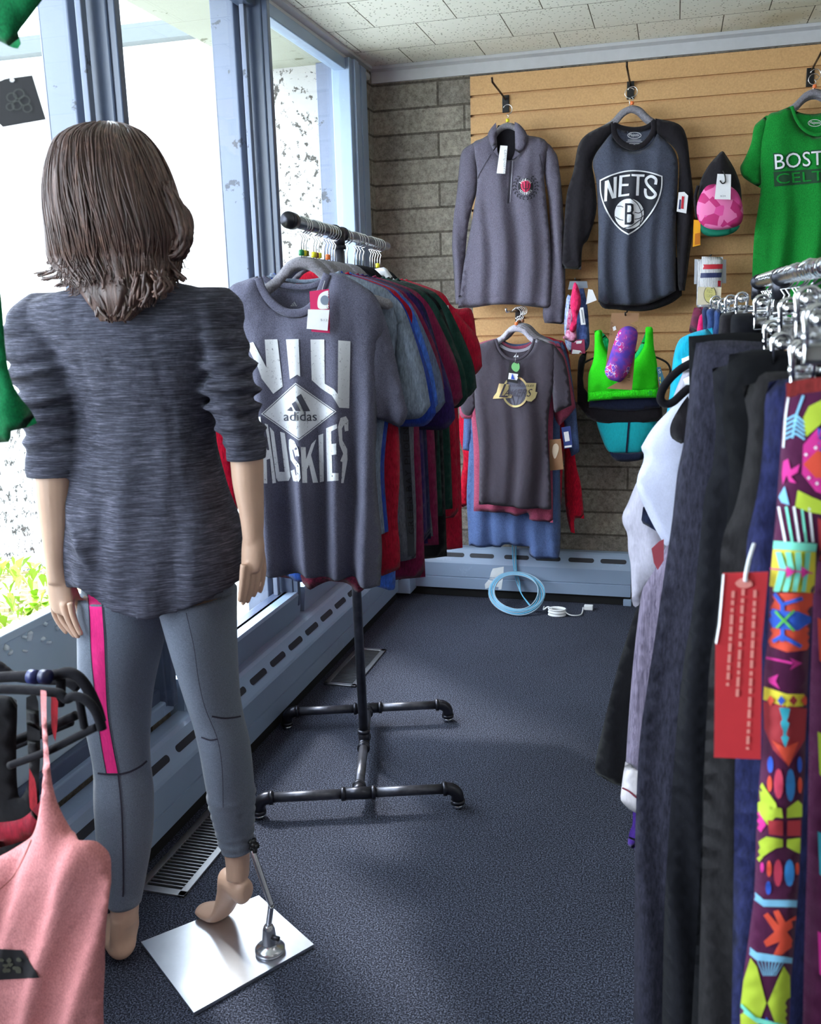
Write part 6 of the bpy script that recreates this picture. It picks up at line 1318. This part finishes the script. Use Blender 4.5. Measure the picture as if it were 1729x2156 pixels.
PP(E6, [(1340, 265), (1450, 270), (1450, 380), (1350, 370)], BR); PP(E6, [(1482, 270), (1580, 265), (1580, 380), (1480, 380)], BR); PP(E6, [(1250, 80), (1280, 200), (1330, 300), (1250, 410)], MG)
PP(E6, [(1245, 440), (1330, 385), (1450, 405), (1450, 460), (1400, 470), (1350, 500), (1310, 530), (1280, 570), (1240, 520)], LI); PP(E6, [(1480, 405), (1578, 395), (1575, 510), (1530, 490), (1478, 460)], LI)
for x, y, m_, w, h in ((1350, 620, OR, 18, 60), (1415, 650, ink('rose', (206, 60, 90)), 32, 100), (1498, 650, ink('azure', (50, 130, 200)), 36, 100), (1345, 760, BL, 20, 50), (1555, 620, OR, 14, 50), (1300, 610, MG, 14, 40)):
    pt.poly([E6(x+w*cos(a), y+h*sin(a)) for a in [k*pi/6 for k in range(12)]], m_)
PP(E6, [(1225, 770), (1310, 845), (1555, 850), (1550, 900), (1310, 895), (1220, 830)], SK)
PP(E6, [(1310, 960), (1340, 940), (1420, 1030), (1380, 930), (1420, 920), (1470, 1010), (1545, 960), (1545, 1030), (1480, 1080), (1540, 1170), (1440, 1250), (1380, 1250), (1430, 1150), (1330, 1190), (1310, 1150), (1390, 1080)], OR)
PP(E6, [(1185, 1170), (1260, 1230), (1520, 1270), (1515, 1310), (1260, 1290), (1180, 1220)], SK)
for k in range(8): pt.line([E6(1265+k*28, 1290), E6(1310+k*12, 1400)], 2, SK, smooth=False)
PP(E6, [(1215, 1270), (1260, 1330), (1330, 1600), (1270, 1760), (1150, 1900), (1140, 1650), (1165, 1430)], LI); PP(E6, [(1455, 1330), (1500, 1400), (1505, 1620), (1490, 1900), (1400, 1760), (1340, 1600)], LI)
PP(E6, [(1150, 1600), (1250, 1700), (1480, 1760), (1490, 1800), (1260, 1740), (1140, 1650)], MI, up=1)
PP(E6, [(1290, 1790), (1330, 1700), (1390, 1790), (1340, 1990)], BL)
for y0, m_ in ((900, BL), (1090, BR), (1300, OR), (1540, LI), (1750, AQ), (1960, MG)): pt.poly([(1722, y0), (1760, y0+20), (1760, y0+120), (1726, y0+90)], m_)
pt.done('multicoloured arrows, diamonds and feathers')
pl = Plane(on(1523, 1207, 1, .79).x, .79, 0)
g = garment('red_care_tag', 'tall red tag with a crease and rows of pale print, hanging before the sweatpants', 'hang tag', pl)
rt_ = tag_card('tag_panel', pl, [(1523, 1207), (1618, 1204), (1608, 1315), (1604, 1356), (1602, 1598), (1504, 1594), (1507, 1356), (1514, 1315)], plain('red card', (196, 44, 52), .6), g, dy=0, th=.0015)
pt = Print('pale_printing', rt_, rt_, step=4); M_pp = plain('pale pink print', (226, 140, 132), .7); rg = random.Random(9)
for x0, x1, y0, y1 in ((1544, 1532, 1244, 1444), (1565, 1552, 1240, 1470), (1590, 1574, 1242, 1578)):
    y = y0
    while y < y1:
        L = rg.uniform(8, 22); f0 = (y-y0)/(y1-y0); f1 = min(1, (y+L-y0)/(y1-y0)); pt.line([(x0+(x1-x0)*f0, y), (x0+(x1-x0)*f1, min(y+L, y1))], 6.5, M_pp, smooth=False, step=5); y += L+rg.uniform(4, 7)
pt.poly([(1548, 1228), (1556, 1220), (1568, 1216), (1580, 1222), (1584, 1232), (1570, 1238), (1556, 1236)], M_pp, smooth=True); pt.done('rows of pale lettering running down the tag')
pt = Print('white_edge', rt_, rt_, step=4); pt.line([(1524, 1209), (1515, 1315), (1508, 1356), (1505, 1592)], 2.2, M_whtag, smooth=False); pt.done()
obj('tag_loop', T(cr3(loc_pts(pl, [(1592, 1158, .02), (1580, 1180, .008), (1571, 1205, -.002), (1569, 1222, -.004)], 0), 5), .0016, 8), plain('clear loop', (220, 222, 230), .3), g)
# white top with its hanger and the garments behind
M_wtop = cloth('white performance knit', (196, 198, 222), contrast=.03, scale=(500, 500, 300)); M_lg = cloth('pale grey knit', (178, 174, 190), contrast=.05)
pl = Plane(on(1448, 827, 1, 1.60).x, 1.60, 0)
g = garment('white_top', 'white sleeveless top with dark armhole on a black hanger, beside the sweatpants', 'top', pl, None)
soft('side_panel', pl, [(1449, 826, 1), (1403, 870), (1374, 902), (1352, 938), (1350, 946), (1356, 956), (1354, 974), (1342, 1006), (1344, 1035), (1360, 1072), (1380, 1112), (1403, 1152, 1), (1470, 1170, 1), (1500, 1000), (1490, 830, 1)], M_wtop, g, th=.05, r=.04, S=folds(301, .012, .12, 1.1, .8, slant=.3))
soft('armhole_lining', pl, [(1448, 830, 1), (1432, 852), (1416, 880), (1411, 900), (1416, 918), (1437, 930, 1), (1470, 900, 1)], M_nb, g, th=.01, dy=-.030)
def flat_hanger(nm, Y, pts_list, r, m, label, group=None, x=None):
    p0 = on(pts_list[0][0][0], pts_list[0][0][1], 1, Y); pl_ = Plane(p0.x if x is None else x, Y, 0); t_ = thing(nm, label, 'hanger', pl_.o, 0, group)
    for k, P in enumerate(pts_list):
        b_ = bmesh.new(); tube(b_, cr3(loc_pts(pl_, P), 6), r if k == 0 else r*.85, 12); obj('hanger_arm' if k == 0 else 'hanger_bar' if k == 1 else 'hanger_strut', b_, m, t_)
    return t_
flat_hanger('velvet_hanger', 1.57, [[(1500, 748), (1448, 768), (1418, 790), (1398, 815), (1391, 838), (1400, 850), (1418, 846), (1450, 818), (1500, 790)]], .0065, M_velvetb, 'thick black hanger arm holding the white top')
tag(soft('grey_sleeve', Plane(0, 1.64, 0), [(1450, 760, 1), (1436, 790), (1420, 830), (1410, 862), (1440, 850, 1), (1470, 800, 1)], M_lg, None, th=.02), 'pale grey shirt shoulder seen between the black hanger and the teal shirt', 'shirt')
piece('pale_grey_shirt', 'pale grey long shirt bulging out below the white top', 'shirt', 1.68, [(1372, 960, 1), (1342, 1012), (1322, 1060), (1311, 1084), (1312, 1104), (1321, 1125), (1323, 1160), (1328, 1190), (1330, 1240), (1332, 1272), (1342, 1281, 1), (1352, 1262), (1372, 1230), (1420, 1200, 1), (1460, 1000, 1)], M_lg, .012, .09, th=.05, slant=.2)
piece('navy_trim_shirt', 'navy hem showing in the gap between white top and pale grey shirt', 'shirt', 1.645, [(1354, 1068, 1), (1378, 1060, 1), (1400, 1130, 1), (1379, 1117), (1350, 1100, 1)], M_nv, .002, .05, th=.01)
ks = piece('ribbed_knit_top', 'mauve grey ribbed knit with cream hem and maroon line, left of the sweatpants', 'knit top', 1.50, [(1402, 1152, 1), (1386, 1186), (1360, 1228), (1352, 1244), (1344, 1300), (1334, 1390), (1327, 1470), (1321, 1550), (1318, 1604, 1), (1345, 1622, 1), (1400, 1640, 1), (1470, 1200, 1), (1560, 1100), (1580, 730, 1), (1500, 730, 1), (1490, 900), (1470, 1060), (1440, 1120)], cloth('mauve ribbed knit', (128, 118, 138), (88, 80, 100), scale=(420, 420, 20)), .004, .04, th=.03)
kh = piece('cream_hem_panel', 'cream hem', 'knit top', 1.50, [(1317, 1604, 1), (1345, 1618, 1), (1400, 1636, 1), (1400, 1730, 1), (1341, 1710), (1318, 1698), (1306, 1684, 1), (1311, 1640)], cloth('cream knit', (214, 206, 212), contrast=.04), .003, .05, th=.028)
pm = kh.matrix_world.copy(); bpy.context.view_layer.update(); kh.data.transform(ks.matrix_world.inverted() @ kh.matrix_world); kh.parent = ks; kh.location = (0, 0, 0); kh.rotation_euler = (0, 0, 0)
for k_ in ('category', 'group'):
    if k_ in kh: del kh[k_]
kh['label'] = 'cream hem panel'; kh.name = 'hem_panel'
bpy.context.view_layer.update()
pt = Print('maroon_line', kh, kh, step=3); pt.line([(1309, 1658), (1325, 1666), (1342, 1680), (1360, 1688)], 3.5, plain('maroon yarn', (120, 44, 62), .8)); pt.done()
piece('black_mesh_skirt', 'black honeycomb mesh garment swinging out lowest left of the rack', 'garment', 1.80, [(1385, 1180, 1), (1352, 1250), (1338, 1288), (1324, 1330), (1299, 1413), (1273, 1517), (1254, 1606), (1256, 1632), (1284, 1644), (1312, 1656, 1), (1400, 1690, 1), (1430, 1300, 1)], cK, .008, .07, th=.03)
tas = piece('drawstring', 'purple strap end', 'strap', 1.52, [(1333, 1700, 1), (1342, 1702, 1), (1342, 1780), (1332, 1786), (1322, 1778), (1326, 1750), (1332, 1735)], cloth('purple cord', (84, 52, 150)), .001, .05, th=.012)  # strap end of an unknown garment, parented to the knit below
ptag = tag_card('hang_tag', Plane(0, 1.48, 0), [(1372, 1155), (1388, 1140), (1398, 1135), (1398, 1180), (1385, 1200), (1377, 1185)], plain('dusty red card', (158, 62, 76), .6), None, dy=0, top=True)
for o_ in (tas, ptag):
    bpy.context.view_layer.update(); o_.data.transform(ks.matrix_world.inverted() @ o_.matrix_world); o_.parent = ks; o_.location = (0, 0, 0); o_.rotation_euler = (0, 0, 0)
    for k_ in ('category', 'group', 'label'):
        if k_ in o_: del o_[k_]
tas['label'] = 'purple strap end'; ptag['label'] = 'dusty red card tag'
piece('teal_shirt', 'bright teal shirt shoulder behind the black hanger, above the white top', 'shirt', 2.05, [(1500, 690, 1), (1470, 697), (1445, 706), (1429, 718), (1419, 748), (1414, 790), (1410, 830), (1404, 870), (1400, 905, 1), (1440, 960, 1), (1520, 900, 1)], cloth('bright teal jersey', (24, 164, 196), contrast=.08), .010, .08, th=.04)
tag(soft('crimson_top', Plane(0, 2.3, 0), [(1462, 648, 1), (1482, 646, 1), (1484, 700, 1), (1450, 702, 1), (1456, 670)], cloth('dark crimson knit', (120, 34, 66), (50, 40, 52), scale=(12, 12, 12)), None, th=.03), 'black and crimson shoulder peeking over the teal shirt', 'top')
for k, (nm, lab, pts, m_, Y) in enumerate((('pink_shorts', 'hot pink folded shorts left of the denim-blue pairs', [(1474, 664), (1484, 662), (1485, 700), (1478, 708), (1468, 700), (1470, 680)], cloth('raspberry knit', (200, 30, 96)), 2.26),
    ('navy_shorts', 'navy folded shorts under the farthest chrome clip', [(1479, 652), (1492, 650), (1494, 704), (1482, 706), (1480, 680)], cloth('navy denim', (36, 44, 78)), 2.22),
    ('blue_shorts', 'denim-blue folded shorts, left of two alike', [(1488, 654), (1506, 652), (1508, 690), (1502, 712), (1486, 710), (1490, 680)], cloth('denim blue knit', (44, 62, 106)), 2.14),
    ('blue_shorts', 'denim-blue folded shorts, right of two alike', [(1505, 656), (1518, 654), (1520, 690), (1514, 712), (1500, 710), (1504, 682)], cloth('denim blue knit', (44, 62, 106)), 2.06),
    ('black_shorts', 'black folded shorts between the blue pairs and the grey pair', [(1516, 660, 1), (1546, 656, 1), (1550, 712, 1), (1512, 714, 1)], M_nb, 1.925),
    ('grey_shorts', 'charcoal folded shorts right of the black pair', [(1542, 664), (1560, 660), (1600, 664), (1604, 716, 1), (1540, 718, 1), (1538, 690)], M_sw5, 1.53))):
    tag(soft(nm, Plane(0, Y, 0), pts, m_, None, th=.035, r=.015, step=.008), lab, 'shorts', 'folded shorts on clip hangers' if 'blue_' in nm else None)
# ------------------------------------------------------------------ left foreground
pl = Plane(on(60, 1455, 1, .93).x, .93, 0); M_pinkt = cloth('salmon pink jersey', (214, 142, 142), (192, 118, 122), scale=(500, 500, 300), contrast=.08)
g = garment('pink_tank_top', 'salmon pink strappy tank top in the lower left foreground', 'tank top', pl)
tk = soft('body', pl, [(82, 1455, 1), (97, 1456, 1), (96, 1500), (99, 1549), (106, 1621), (117, 1677), (145, 1742), (164, 1756), (193, 1768), (206, 1780), (222, 1804), (230, 1840), (236, 1895), (229, 1948), (221, 2029), (219, 2110), (220, 2330, 1), (-160, 2330, 1), (-160, 1900, 1), (-100, 1840), (-40, 1815), (0, 1800), (48, 1776), (68, 1752), (80, 1722), (86, 1660), (85, 1600), (82, 1525)], M_pinkt, g, th=.05, r=.03, S=folds(401, .010, .06, .85, .62, slant=-.3, top=.5), step=.010)
pt = Print('seam_and_logo', tk, tk, step=6); pt.line([(66, 1768), (50, 1805), (28, 1845), (0, 1872)], 2, plain('rust thread', (150, 80, 70), .8)); pt.done()
pt = Print('diamond_logo', tk, tk, step=6); pt.poly([(-40, 1996), (47, 2000), (83, 2058), (-10, 2063), (-40, 2010)], plain('black patch', (26, 22, 26), .7)); rg = random.Random(2)
for _ in range(10):
    x, y = rg.uniform(2, 42), rg.uniform(2012, 2046); pt.poly([(x+rg.uniform(5, 8)*cos(a), y+rg.uniform(3, 6)*sin(a)) for a in [k*pi/4 for k in range(8)]], plain('olive patch print', (74, 72, 60), .7), up=1)
pt.done()
soft('back_neckline', pl, [(82, 1700, 1), (78, 1730), (60, 1768), (20, 1796), (-60, 1818, 1), (-60, 1760, 1), (10, 1750), (50, 1716), (66, 1690, 1)], cloth('dark red lining', (120, 18, 36)), g, th=.008, dy=.03)
BT = 'black hangers in the left foreground'
flat_hanger('velvet_hanger', .945, [[(-60, 1450), (40, 1452), (95, 1456), (125, 1460), (140, 1472), (155, 1466), (178, 1472), (198, 1492), (210, 1518), (215, 1536)], [(204, 1530), (160, 1552), (100, 1582), (20, 1612)], [(168, 1475), (172, 1500), (178, 1532)]], .0060, M_velvetb, 'black velvet hanger carrying the salmon pink tank, foremost at lower left', BT)
flat_hanger('velvet_hanger', 1.02, [[(-40, 1428), (40, 1424), (90, 1424), (120, 1420), (145, 1416), (168, 1428), (188, 1456), (204, 1492), (212, 1520)], [(160, 1506), (110, 1528), (40, 1556), (-20, 1580)], [(128, 1430), (128, 1455), (126, 1485)]], .0075, M_velvetb, 'black velvet hanger behind the foremost one, its arm arching over the pink stripe', BT)
flat_hanger('velvet_hanger', 1.10, [[(-60, 1398), (-10, 1400), (10, 1412), (30, 1424), (90, 1430), (140, 1434), (165, 1450)], [(150, 1520), (90, 1545), (20, 1575)]], .0075, M_velvetb, 'black hanger farthest back at lower left, rising to the picture edge', BT)
for k, (x, c_) in enumerate(((70, 'blue'), (95, 'navy'))):
    p = on(x, 1422, 1, 1.0); tag(obj('size_marker', T([(p.x-.006, p.y, p.z-.002), (p.x+.006, p.y, p.z-.002)], .0095, 16), plain(c_+' plastic ring', (34, 40, 92) if k == 0 else (24, 28, 66), .4)), ('dark blue' if k == 0 else 'navy')+' size ring on the black hangers at lower left, %s of two' % ('left' if k == 0 else 'right'), 'size ring')
pl = Plane(on(0, 1470, 1, .99).x, .99, 0)
g = garment('black_strappy_top', 'black strappy top with red lining hanging just behind the salmon pink tank', 'tank top', pl)
soft('body', pl, [(-120, 1460, 1), (-20, 1462), (32, 1470), (36, 1500), (33, 1560), (36, 1640), (44, 1680), (60, 1640), (56, 1560), (56, 1480), (58, 1462, 1), (82, 1464, 1), (84, 1560), (82, 1660), (92, 1750), (110, 1820, 1), (-120, 1900, 1)], cloth('black stretch knit', (16, 14, 18)), g, th=.02)
soft('red_strap', pl, [(97, 1470, 1), (112, 1476, 1), (110, 1530), (104, 1570, 1), (97, 1540)], cloth('brick red strap', (150, 34, 44)), g, th=.006, dy=.012)
soft('red_strap', pl, [(72, 1610, 1), (86, 1640), (92, 1700, 1), (76, 1690)], cloth('brick red strap', (150, 34, 44)), g, th=.006, dy=-.012)
# green T-shirt high in the left foreground
pl = Plane(on(0, 300, 1, 1.0).x, 1.0, 0)
g = garment('green_foreground_tshirt', 'dark green T-shirt cut by the left edge, sleeve at top and hem lower down', 'T-shirt', pl)
M_gfg = cloth('forest green jersey', (12, 104, 60), scale=(500, 500, 300))
soft('body', pl, [(-260, -60, 1), (-40, -60, 1), (-30, 60), (-22, 300), (-12, 500), (0, 600), (11, 656), (22, 748), (38, 806), (56, 862), (66, 898, 1), (32, 906, 1), (31, 928, 1), (-40, 934), (-260, 930, 1)], M_gfg, g, th=.05, S=folds(501, .012, .05, 1.7, 1.2))
soft('sleeve', pl, [(-60, -60, 1), (136, -60, 1), (100, 0), (70, 42), (47, 72), (50, 86), (52, 97), (44, 107, 1), (26, 100), (0, 87), (-40, 80, 1)], M_gfg, g, th=.04, dy=-.006)
pl2 = Plane(on(40, 200, 1, .96).x, .96, 0)
g = garment('black_brand_tag', 'dark square tag with faint cluster print hanging at the upper left edge', 'hang tag', pl2)
tc_ = tag_card('tag_panel', pl2, [(-12, 176), (10, 166), (68, 158), (97, 252), (6, 268), (-12, 250)], plain('charcoal card', (20, 16, 22), .8), g, dy=0, string=[(-12, 130), (2, 152), (22, 169)])
pt = Print('cluster_print', tc_, tc_, step=5)
for x, y, r_ in ((25, 205, 10), (40, 198, 11), (52, 212, 11), (36, 222, 10), (58, 228, 9), (22, 225, 8)): pt.line([(x+r_*cos(a), y+r_*.9*sin(a)) for a in [k*pi/6 for k in range(12)]], 1.5, plain('grey green print', (52, 56, 50), .7), closed=True, up=0)
pt.done(); pt = Print('grommet', tc_, tc_, step=3); pt.poly([(26+5*cos(a), 169+4*sin(a)) for a in [k*pi/6 for k in range(12)]], M_whtag); pt.done()
